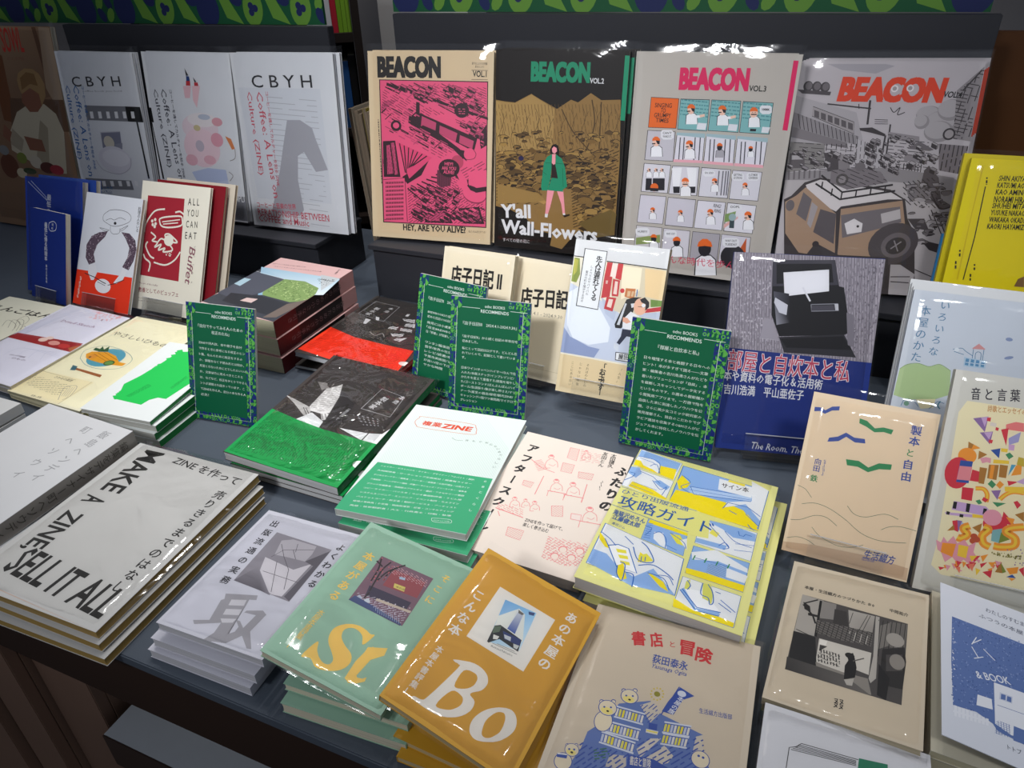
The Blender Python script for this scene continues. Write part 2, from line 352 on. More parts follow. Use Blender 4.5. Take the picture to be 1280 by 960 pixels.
ART = json.loads(r'''{"beacon1":[["T","BEACON",[8.4,18.1],[58.5,17.9],14,"#171312",6,0],["T","VOL.1",[83.9,17.1],[94.6,17.3],4.2,"#171312",2,0],["L","#4a3f35",0.3,[[82.9,12.6],[95.4,12.8]],0],["L","#4a3f35",0.3,[[83,18.9],[95.5,19]],0],["T","創刊によせる特集",[83.2,8.9],[95,9.2],1.8,"#4a3f35",0,0],["T","夏のはじまり",[85.7,11],[92.5,11.1],1.5,"#4a3f35",0,0],["P","#30141f",[[9,19.8],[95.9,20.1],[96.7,125.8],[9.3,127]]],["P","#dc547c",[[9.7,20.4],[95.2,20.8],[96,125.1],[10.2,126.2]]],["P","#30141f",[[15.1,21.9],[96.3,44.9],[96.3,46.7],[15,24.1]]],["P","#30141f",[[39.2,35.1],[42,35.7],[41.9,50],[38.7,48.9]]],["P","#30141f",[[42,43.1],[88.3,59.9],[85.7,69.5],[41.2,50.1]]],["P","#30141f",[[33.3,44],[40.5,46.3],[74.5,68],[77.4,75.5],[68.9,68.2],[32.5,50.3]]],["P","#30141f",[[10.9,64.4],[21.3,63.7],[25.2,90.8],[10.9,91.4]]],["P","#30141f",[[26.7,90.7],[50.3,75.3],[42.9,88.6],[31,95.8]]],["P","#30141f",[[89.7,57.4],[95.3,49.8],[95.6,64.7],[91.2,67.4]]],["P","#30141f",[[72.4,68],[78,69.1],[80.2,76.7],[74.6,73.1]]],["P","#30141f",[[45.6,115.3],[63.3,112.9],[69.2,124],[45.6,124.8]]],["P","#30141f",[[73.5,112.3],[90.6,110],[95.1,123],[77.9,123.5]]],["P","#b9436a",[[43.7,45.2],[55.4,49.7],[54.7,55.3],[43,51.3]]],["P","#b9436a",[[58.2,51.5],[72.3,56.7],[71,63],[57.8,57.1]]],["P","#b9436a",[[74.4,57.9],[85.6,61.9],[84.3,67.6],[73.8,63.6]]],["P","#b9436a",[[13.8,67.5],[16.8,66.8],[19.3,88.4],[14,89.3]]],["P","#b9436a",[[17.6,65.5],[20.5,65],[23,88.9],[20.4,89.4]]],["P","#b9436a",[[47.1,116.5],[62.6,114.3],[67,122.8],[48.6,123.3]]],["P","#b9436a",[[74.9,113.5],[89.2,112],[93,121.8],[80.1,122]]],["P","#b9436a",[[12.5,35],[24.2,34.2],[10.1,43.2],[10.2,39.5]]],["L","#dc547c",2.2,[[32.3,21.1],[33.3,27.8],[31.3,35.3],[31.9,42.7],[30.4,50.3]],1],["L","#dc547c",2.2,[[67.3,21.2],[68.7,28.4],[66.6,34.6],[68.7,40.7],[67.4,45.6]],1],["P","#d64572",[[22.8,64.6],[51.8,75.2],[32.6,91.8],[29,82.7]]],["L","#30141f",0.9,[[24.9,65.6],[29.4,87.3]],0],["L","#30141f",0.9,[[28.7,67],[30.4,87.8]],0],["L","#30141f",0.9,[[32.5,68.4],[31.5,84.1]],0],["L","#30141f",0.9,[[36.3,69.9],[32.6,83.6]],0],["L","#30141f",0.9,[[40.1,71.3],[33.6,83]],0],["L","#30141f",0.9,[[43.8,72.7],[34.6,82.4]],0],["L","#30141f",0.9,[[47.6,74.1],[35.7,81.9]],0],["L","#30141f",1.1,[[31,99.2],[45,109.2]],0],["L","#30141f",1.1,[[35,97.2],[48.8,105.5]],0],["L","#30141f",1.1,[[39,95.3],[52.7,101.8]],0],["L","#30141f",1.1,[[43,93.4],[56.5,98.2]],0],["L","#30141f",1.1,[[47,91.5],[60.2,94.6]],0],["L","#30141f",1.1,[[51,89.6],[64,91]],0],["L","#30141f",1.1,[[54.9,87.7],[67.7,87.4]],0],["H","#30141f",[[12.8,23.8],[94.5,24.4],[94.9,44.9],[15,24.4]],20,1.6,0.35,6,1],["H","#30141f",[[12,26.9],[63.2,43.3],[39.1,46.3],[27.4,51.7],[10,44.5]],28,1.7,0.35,5,2],["H","#30141f",[[34.7,51.5],[73.1,68],[57.5,76.3],[31.6,60.5]],25,1.9,0.35,4,3],["H","#30141f",[[68.8,46.8],[95,48.6],[91.2,62.4],[85.6,60]],20,1.5,0.35,4,4],["H","#30141f",[[31,98.5],[74.8,96.3],[94.8,108.4],[95.1,123],[32,125.7]],-35,1.7,0.4,4,5],["H","#30141f",[[47.3,95.1],[71.9,88.6],[74.8,101.6],[48.6,111]],25,1.6,0.4,3,6],["H","#30141f",[[74.7,83.3],[95.5,74.8],[95.7,82.4],[80.4,90.8]],-30,2,0.4,8,7],["H","#30141f",[[10.9,65],[21.3,64.7],[25.2,90.8],[10.1,91.5]],85,1.8,0.3,3,8],["X","scatter",[[10.4,21.3],[94.7,22.1],[95.2,43.7],[85.4,48.9],[39.2,35.1],[14.8,33.1]],130,1,"road",["#30141f","#30141f","#b9436a"],4,14],["X","scatter",[[10.1,33.2],[37.7,38.9],[74.5,68],[54.6,73.8],[22.8,63.4],[9.7,57.3]],110,2,"road",["#30141f","#b9436a"],3,10],["X","scatter",[[15.1,21.9],[94.7,23.2],[95.1,42.5],[40.6,33.8]],70,3,"box",["#30141f","#7a2a48","#dc547c","#c24a70"],2.2,5],["X","scatter",[[68.8,46.8],[95.2,46.2],[95.7,67.2],[85.7,66.3]],50,4,"box",["#30141f","#7a2a48","#dc547c","#c24a70"],2,4.5],["X","scatter",[[33.2,50.3],[68.9,66.9],[67.5,73.3],[33.1,57.9]],60,5,"box",["#30141f","#7a2a48","#dc547c","#dc547c"],1.6,3.4],["X","scatter",[[32.5,95.8],[74.8,96.3],[77.8,109.4],[96.6,109.6],[96.8,122.9],[32,125.7]],130,6,"box",["#30141f","#7a2a48","#dc547c","#c24a70"],2,5],["X","scatter",[[32.5,95.8],[74.8,96.3],[77.8,109.4],[96.6,109.6],[96.8,122.9],[32,125.7]],90,7,"road",["#30141f"],3,9],["P","#dc547c",[[10.4,93.5],[28.9,91.3],[30.5,125.1],[10.4,125.6]]],["L","#30141f",0.5,[[10.4,93.5],[28.9,91.3],[30.5,125.1]],0],["H","#30141f",[[11.9,95.2],[27.8,93.9],[27.8,95.5],[11.8,96.8]],90,1.3,0.8,0,1],["H","#30141f",[[11.8,98.3],[27.7,96.9],[27.7,98.5],[11.7,99.9]],90,1.3,0.8,0,1],["H","#30141f",[[11.7,101.4],[27.7,100],[27.6,101.6],[11.6,103]],90,1.3,0.8,0,1],["H","#30141f",[[11.6,104.5],[27.6,103.1],[27.6,104.7],[11.5,106.1]],90,1.3,0.8,0,1],["H","#30141f",[[11.5,107.6],[27.6,106.2],[27.5,107.9],[11.5,109.3]],90,1.3,0.8,0,1],["H","#30141f",[[11.4,110.8],[27.5,109.4],[27.5,111],[11.4,112.4]],90,1.3,0.8,0,1],["H","#30141f",[[11.3,114],[27.4,112.5],[27.4,114.1],[11.3,115.6]],90,1.3,0.8,0,1],["H","#30141f",[[11.2,117.1],[27.4,115.6],[27.4,117.3],[11.2,118.8]],90,1.3,0.8,0,1],["H","#30141f",[[11.1,120.3],[27.3,118.8],[27.3,120.4],[11.1,122]],90,1.3,0.8,0,1],["H","#30141f",[[11.1,123.5],[27.3,122],[27.2,123.6],[11,125.2]],90,1.3,0.8,0,1],["P","#6d2c44",[[56.1,84.1],[68.3,84.9],[66.9,95.4],[59.2,97.1],[55.7,94.6]]],["H","#30141f",[[56.1,84.1],[68.3,84.9],[66.9,95.4],[59.2,97.1],[55.7,94.6]],90,1.2,0.4,0,1],["E","#b4405f",[72.5,77.6],5,5,0],["E","#dc547c",[82.3,71.7],4.6,4.6,0],["L","#30141f",0.35,[[77.4,72.9],[80.2,75.4],[85.8,74.5],[87.4,71.3],[85.7,68.6]],1],["E","#30141f",[22.3,52.7],4.4,4,0],["E","#dc547c",[22.3,52.5],2.6,2.2,0],["E","#30141f",[75.7,40.5],5.8,5.2,0],["H","#dc547c",[[72.9,38.7],[78.4,39],[78.2,43.5],[73.5,43]],0,1.6,0.5,3,1],["E","#30141f",[65.8,82.4],8.6,6.8,0],["P","#30141f",[[69,86.8],[74.4,91.1],[71.8,86]]],["T","HEY!",[62.2,80.4],[69,80.5],2.4,"#dc547c",3,0],["T","ARE YOU",[59.9,83.7],[71.5,83.7],2.5,"#dc547c",3,0],["T","ALIVE?",[61.2,86.5],[70,86.8],2.5,"#dc547c",3,0],["E","#8c2f4e",[86.5,101.4],9.6,6.4,12],["E","#dc547c",[86.5,100.3],9.6,6.4,12],["P","#30141f",[[80.4,90.8],[81.9,96],[87.6,99.6],[96.3,97.9],[96.2,94.6],[89,95.9],[84,94.6],[81.5,90.1]]],["P","#dc547c",[[81.6,94.7],[81.8,86.9],[85.9,83.1],[96,82.6],[96.2,94.6],[88.3,96],[84,94.3]]],["P","#30141f",[[81.6,93.4],[84,96.1],[89,97.6],[96.3,96.3],[96.3,97.9],[88.3,99.6],[83.3,97.9],[80.7,94.7]]],["T","HEY, ARE YOU ALIVE?",[26.8,133.1],[79.9,132],6,"#171312",3,0],["T","私たちは生きてる?",[82.2,130.3],[96.4,130.1],1.8,"#4a3f35",0,0],["H","#4a3f35",[[6.9,48.6],[8.1,48.6],[9.4,96.6],[8.2,96.7]],88,1.4,0.8,1.2,1]],
"beacon2":[["P","#8f7040",[[0.2,34.9],[7.2,35.8],[15.7,36.3],[28.5,29.9],[35.9,33.7],[48.8,39.7],[59.2,33],[64.6,34.7],[73.8,28.1],[81.8,32.6],[95.9,31.8],[98.4,75],[98.5,128.4],[84.9,131.5],[69.8,127.5],[57.3,143.5],[47.5,141.7],[49.1,132.2],[35.4,130.8],[27.3,122.3],[13.3,116.1],[0.9,114.4]]],["P","#a58650",[[0.2,35.7],[15.7,36.8],[28.5,30.4],[47,39.8],[46.4,67.9],[0.9,72.2]]],["L","#5a4426",0.35,[[4.4,41.4],[6.8,49.6],[3.5,59.9],[6.3,70.1]],1],["L","#5a4426",0.3,[[9.2,44.5],[6.1,53],[10.5,66.4]],1],["L","#5a4426",0.35,[[13.9,42.7],[16.4,50.9],[13.1,61.2],[16,71.3]],1],["L","#5a4426",0.3,[[18.7,45.8],[15.7,54.3],[20.1,67.7]],1],["L","#5a4426",0.35,[[23.2,40.7],[25.7,48.8],[22.6,59],[25.5,69.1]],1],["L","#5a4426",0.3,[[28,43.8],[25,52.2],[29.5,65.5]],1],["L","#5a4426",0.35,[[32.5,40.3],[35,48.5],[31.9,58.6],[34.9,68.6]],1],["L","#5a4426",0.3,[[37.2,43.4],[34.3,51.8],[38.9,65]],1],["L","#5a4426",0.35,[[41.7,43.3],[44.2,51.4],[41.3,61.5],[44.3,71.4]],1],["L","#5a4426",0.3,[[46.4,46.3],[43.6,54.7],[48.2,67.8]],1],["L","#5a4426",0.35,[[50.8,42.9],[53.3,51],[50.5,61],[53.5,70.9]],1],["L","#5a4426",0.3,[[55.4,46],[52.7,54.3],[57.4,67.3]],1],["L","#5a4426",0.35,[[59.5,39.4],[62.1,47.3],[59.4,57.3],[62.4,67.1]],1],["L","#5a4426",0.3,[[64.1,42.4],[61.6,50.6],[66.2,63.5]],1],["L","#5a4426",0.35,[[68.2,37.5],[70.8,45.4],[68.2,55.2],[71.3,64.9]],1],["L","#5a4426",0.3,[[72.8,40.5],[70.3,48.6],[75,61.4]],1],["L","#5a4426",0.35,[[76.9,37.1],[79.5,45],[77,54.8],[80.1,64.4]],1],["L","#5a4426",0.3,[[81.5,40.2],[79.1,48.2],[83.8,61]],1],["L","#5a4426",0.35,[[85.5,36.8],[88.2,44.7],[85.8,54.4],[88.9,64]],1],["L","#5a4426",0.3,[[90,39.8],[87.7,47.9],[92.5,60.5]],1],["L","#5a4426",0.35,[[92.5,38.2],[95.1,46],[92.8,55.7],[95.9,65.2]],1],["L","#5a4426",0.3,[[97,41.1],[94.7,49.2],[99.5,61.8]],1],["H","#5f4828",[[0.6,38.2],[95.6,34.9],[97.6,65.1],[0.9,72.2]],80,2.6,0.35,6,3],["L","#4e3a20",0.8,[[52.4,39.6],[62.2,55.5],[77.3,69.6]],1],["L","#4e3a20",0.9,[[74.9,32.5],[77.8,49.9],[71.9,69.9]],1],["L","#4e3a20",0.9,[[81.9,33.8],[82.4,66]],1],["P","#2c2016",[[5,99],[9.3,96.4],[13.5,99.2],[10.2,101.4]]],["P","#46331c",[[86.3,72.3],[88.5,70.9],[91,72.5],[89.2,73.7]]],["P","#b08c50",[[72.1,90.7],[73.6,89.7],[75.1,90.7],[74,91.5]]],["P","#2c2016",[[60.8,74.6],[61.7,74],[62.6,74.7],[61.9,75.1]]],["P","#46331c",[[22.5,82.3],[26.7,79.7],[31,82.5],[27.7,84.7]]],["P","#46331c",[[66.6,78.9],[70.3,76.5],[74.3,79.1],[71.4,81.1]]],["P","#6b5029",[[95.6,118.4],[97.3,117.2],[99.2,118.5],[97.9,119.5]]],["P","#46331c",[[36.7,86.9],[39.9,84.9],[43.2,87.1],[40.7,88.7]]],["P","#6b5029",[[81,67.1],[84.1,65.1],[87.6,67.3],[85.1,69]]],["P","#2c2016",[[70.7,103.9],[74.6,101.3],[78.7,104],[75.7,106.2]]],["P","#6b5029",[[76.3,122.4],[80.1,119.8],[84.3,122.5],[81.2,124.7]]],["P","#6b5029",[[68.4,72.1],[71.4,70.2],[74.6,72.3],[72.2,73.9]]],["P","#6b5029",[[19.2,74.1],[20.7,73.3],[22.2,74.2],[21,75]]],["P","#b08c50",[[25.8,105.6],[29.6,103.2],[33.4,105.7],[30.4,107.7]]],["P","#2c2016",[[63.9,75.5],[67.8,73.1],[71.9,75.8],[68.9,77.9]]],["P","#3a2a18",[[78.3,85.8],[79.8,84.8],[81.4,85.9],[80.2,86.7]]],["P","#b08c50",[[12.7,96.5],[14.2,95.6],[15.7,96.6],[14.6,97.3]]],["P","#46331c",[[31.2,96.4],[35.4,93.7],[39.8,96.5],[36.4,98.8]]],["P","#b08c50",[[72.2,94.9],[74,93.8],[75.9,95],[74.5,96]]],["P","#3a2a18",[[86.4,72.3],[89.6,70.1],[93.2,72.5],[90.6,74.3]]],["P","#6b5029",[[93.7,102.3],[96.1,100.7],[98.7,102.3],[96.8,103.7]]],["P","#3a2a18",[[20.1,99.6],[22.8,97.9],[25.5,99.7],[23.4,101.1]]],["P","#6b5029",[[84.3,87],[87.5,84.9],[91,87.2],[88.5,89]]],["P","#6b5029",[[69.7,106.5],[72.9,104.3],[76.4,106.6],[73.8,108.4]]],["P","#2c2016",[[92.2,85.2],[93.6,84.3],[95.1,85.3],[94,86.1]]],["P","#6b5029",[[28.9,86.4],[31.4,84.8],[34.1,86.5],[32.1,87.8]]],["P","#b08c50",[[36.7,107.9],[40.1,105.7],[43.6,108],[40.9,109.8]]],["P","#3a2a18",[[70.2,126],[74.1,123.2],[78.3,126],[75.2,128.2]]],["P","#3a2a18",[[10.2,111.7],[12.6,110.2],[15.1,111.8],[13.2,113]]],["P","#b08c50",[[77.3,100.8],[80.2,98.8],[83.3,100.9],[81,102.5]]],["P","#6b5029",[[32.1,102.5],[35.9,100.1],[39.9,102.6],[36.9,104.7]]],["P","#b08c50",[[69.8,68.3],[71.2,67.4],[72.6,68.4],[71.6,69.1]]],["P","#46331c",[[61.6,77.8],[64.8,75.7],[68.2,78],[65.7,79.7]]],["P","#46331c",[[61.8,69.6],[64.1,68.1],[66.6,69.7],[64.7,70.9]]],["P","#6b5029",[[9.1,82.4],[12.5,80.4],[15.9,82.6],[13.2,84.4]]],["P","#b08c50",[[2.2,95.4],[4.1,94.2],[6.1,95.5],[4.5,96.5]]],["P","#2c2016",[[85.6,106.7],[88.1,105],[90.8,106.8],[88.8,108.2]]],["P","#3a2a18",[[36,76.2],[38.2,74.8],[40.6,76.4],[38.8,77.5]]],["P","#3a2a18",[[63.8,88.9],[65.2,88.1],[66.6,89],[65.5,89.7]]],["P","#2c2016",[[15,75.1],[18.6,72.9],[22.4,75.4],[19.5,77.2]]],["P","#6b5029",[[26.2,70.2],[30.2,67.8],[34.4,70.5],[31.2,72.5]]],["P","#6b5029",[[14.5,108.2],[17,106.6],[19.5,108.3],[17.5,109.6]]],["P","#b08c50",[[5.9,78.5],[8.2,77.1],[10.5,78.6],[8.7,79.8]]],["P","#46331c",[[76.2,80.7],[77.8,79.6],[79.6,80.8],[78.3,81.7]]],["P","#b08c50",[[70.8,83.4],[73.2,81.9],[75.8,83.6],[73.9,84.8]]],["P","#6b5029",[[85.4,66.7],[86.6,66],[87.9,66.8],[87,67.5]]],["P","#6b5029",[[74.1,101.6],[75.1,100.9],[76.1,101.6],[75.3,102.2]]],["P","#b08c50",[[67.4,78],[69.6,76.6],[71.9,78.2],[70.2,79.3]]],["P","#b08c50",[[66.1,118.9],[69.6,116.5],[73.4,119],[70.6,121]]],["P","#6b5029",[[82.8,107.3],[85,105.8],[87.4,107.3],[85.7,108.6]]],["P","#46331c",[[64.7,95.1],[66.6,93.9],[68.6,95.2],[67.1,96.2]]],["P","#2c2016",[[34.1,77.8],[36.9,76.1],[39.8,78],[37.6,79.4]]],["P","#2c2016",[[8.8,84.1],[12.5,81.8],[16.3,84.3],[13.3,86.2]]],["P","#2c2016",[[64.7,68.4],[67.8,66.5],[71,68.7],[68.6,70.3]]],["P","#2c2016",[[81.5,78.8],[84.3,77],[87.3,79],[85.1,80.5]]],["P","#b08c50",[[69.5,74.6],[71.2,73.4],[73.1,74.7],[71.7,75.6]]],["P","#46331c",[[17.2,107.3],[19.6,105.8],[22,107.4],[20.1,108.6]]],["P","#b08c50",[[8.6,83],[11.5,81.3],[14.4,83.2],[12.1,84.6]]],["P","#2c2016",[[73,82.9],[75.6,81.2],[78.4,83.1],[76.3,84.5]]],["P","#b08c50",[[74.9,119.4],[76.2,118.5],[77.6,119.4],[76.6,120.1]]],["P","#6b5029",[[11.5,112.5],[14.2,110.8],[16.9,112.6],[14.8,114]]],["P","#6b5029",[[90.7,87.3],[91.7,86.7],[92.9,87.4],[92.1,88]]],["P","#3a2a18",[[17.4,108.6],[20.1,106.9],[22.8,108.7],[20.7,110.1]]],["P","#2c2016",[[3.9,91.3],[6.9,89.5],[9.9,91.4],[7.5,92.9]]],["P","#46331c",[[10.9,77.5],[13.9,75.7],[16.9,77.6],[14.5,79.1]]],["P","#b08c50",[[12.9,102.6],[15.8,100.8],[18.6,102.7],[16.4,104.1]]],["P","#46331c",[[7.2,79.3],[11.4,76.7],[15.7,79.5],[12.3,81.6]]],["P","#b08c50",[[72.7,71.4],[76.3,69.1],[80.2,71.7],[77.3,73.6]]],["P","#6b5029",[[79.3,74.3],[82,72.5],[84.9,74.5],[82.8,75.9]]],["P","#6b5029",[[81.2,83],[84.8,80.6],[88.8,83.2],[85.9,85.2]]],["P","#6b5029",[[77.9,88.5],[81,86.5],[84.3,88.6],[81.9,90.3]]],["P","#6b5029",[[65.8,115.5],[68.1,114],[70.5,115.6],[68.7,116.8]]],["P","#2c2016",[[72.9,89.9],[74.1,89.1],[75.4,89.9],[74.4,90.6]]],["P","#b08c50",[[20.3,81.2],[22.8,79.6],[25.5,81.4],[23.4,82.7]]],["P","#6b5029",[[65.5,87.5],[67.7,86.1],[70.1,87.7],[68.3,88.9]]],["P","#b08c50",[[87.4,102.3],[89.5,100.8],[91.9,102.4],[90.2,103.6]]],["P","#2c2016",[[81.4,110.8],[84.4,108.8],[87.5,110.9],[85.2,112.6]]],["P","#2c2016",[[67.1,94.9],[70.9,92.4],[75,95.1],[72,97.1]]],["P","#46331c",[[76.8,85.3],[79,83.9],[81.4,85.5],[79.7,86.7]]],["P","#2c2016",[[71.1,76.1],[72.6,75.2],[74.2,76.2],[73,77]]],["P","#46331c",[[89.8,107.4],[92.7,105.4],[95.8,107.5],[93.5,109.2]]],["P","#46331c",[[70.1,76.2],[71.7,75.2],[73.4,76.3],[72.1,77.2]]],["P","#6b5029",[[92.1,103.5],[94.2,102.1],[96.6,103.6],[94.9,104.8]]],["P","#b08c50",[[2.5,74],[6.1,71.9],[9.8,74.3],[6.9,76.1]]],["P","#3a2a18",[[18.4,71.5],[22.1,69.2],[25.9,71.7],[23,73.6]]],["H","#3a2a18",[[0.9,72.2],[35.4,71.9],[36.7,110.5],[1.3,111.6]],-20,2.3,0.55,5,4],["H","#3a2a18",[[59.2,67.2],[97.6,65.1],[98.2,124.8],[65.9,126.1]],-25,2.1,0.6,5,5],["X","scatter",[[0.9,70.4],[98,65.1],[98.9,98.5],[64.6,101.2],[1.2,106.1]],230,1,"rock",["#2c2016","#8f7040","#7d6034","#a08046","#5c4526"],3,8],["X","scatter",[[62.2,90.9],[98.1,88.4],[98.5,128.4],[88.5,129.3],[65.6,118.9]],140,2,"rock",["#2c2016","#8f7040","#7d6034","#a08046","#5c4526"],3,8],["X","scatter",[[0.8,56.7],[97,52.2],[98.2,68.4],[0.9,73.9]],60,3,"rock",["#2c2016","#8f7040","#7d6034","#a08046","#5c4526"],2,5],["P","#9a7b45",[[2.1,96.9],[36.4,101.6],[42.3,106.5],[32.8,109],[2.3,112.4]]],["P","#6e5a30",[[84.9,131.5],[69.5,122.1],[94.3,109.3],[99,112.4],[97.9,128.4]]],["P","#e79aa5",[[43.6,98.7],[49.3,98.2],[46.3,112.2],[44.7,117.5],[42.5,117.7],[43,110.4]]],["P","#e79aa5",[[51.1,98.1],[56.5,98.2],[58.7,115.3],[56.8,116],[55.3,108.4]]],["P","#dddde0",[[42.4,116.9],[44.9,117],[44.5,119.8],[42.3,119.6]]],["P","#dddde0",[[56.8,115.4],[58.7,115.3],[59.2,116.8],[57.4,117.2]]],["P","#23140f",[[56.8,117],[62.1,115.5],[62.8,116.5],[58.5,118.4]]],["P","#1f8c68",[[47,88.9],[51.8,89.1],[56.5,99],[43.6,98.7]]],["P","#1f8c68",[[46.3,71.8],[42.6,73.9],[40.1,78.5],[38.4,96.5],[39.3,99.3],[43.6,99],[45.9,90],[46.6,79.1]]],["P","#1f8c68",[[49.4,71.6],[54.3,74.7],[57.2,81.3],[59.4,95],[56.4,97.2],[56,99.1],[51.8,89.6],[49.2,78.9]]],["P","#2a1a18",[[46.3,78.1],[49.2,78.9],[51.8,89.4],[46.6,89.1]]],["P","#e79aa5",[[46.5,71.8],[49.2,71.6],[49.3,78.7],[47.9,79.5],[46.5,78.3]]],["P","#160f10",[[45,71.8],[44.6,69],[46,65.5],[48.6,64.3],[51,65.4],[52,69],[51.8,73.4],[49.4,71.1]]],["P","#e79aa5",[[46.1,67.9],[47.6,66.2],[49.8,67.2],[50.2,69.6],[48.4,71.4],[46.6,70.5]]],["L","#0f5a40",0.3,[[41.2,78.6],[46.5,78.3]],0],["L","#0f5a40",0.3,[[49.5,78.1],[55.5,78.5]],0],["L","#0f5a40",0.3,[[39.9,85.4],[42.8,87.2]],0],["L","#0f5a40",0.3,[[55.1,81.5],[56.3,95.2]],0],["E","#27204a",[21.5,76.4],2.2,1.8,0],["T","BEACON",[28.2,21.1],[71.9,21],12.8,"#1f8c68",6,0],["T","VOL.2",[72.5,21.6],[82.8,21.7],3.6,"#dddde0",2,0],["T","Y'all",[5.8,123.2],[30.6,121.6],11,"#dddde0",3,0],["T","Wall-Flowers",[6,135.5],[85.2,135.1],11,"#dddde0",3,0],["T","すべての壁の花に",[7.3,142.2],[30.2,141.8],2.9,"#dddde0",0,0],["P","#1f8c68",[[96.7,3],[100.5,3.3],[99.9,45.8],[96.6,45.7]]]],
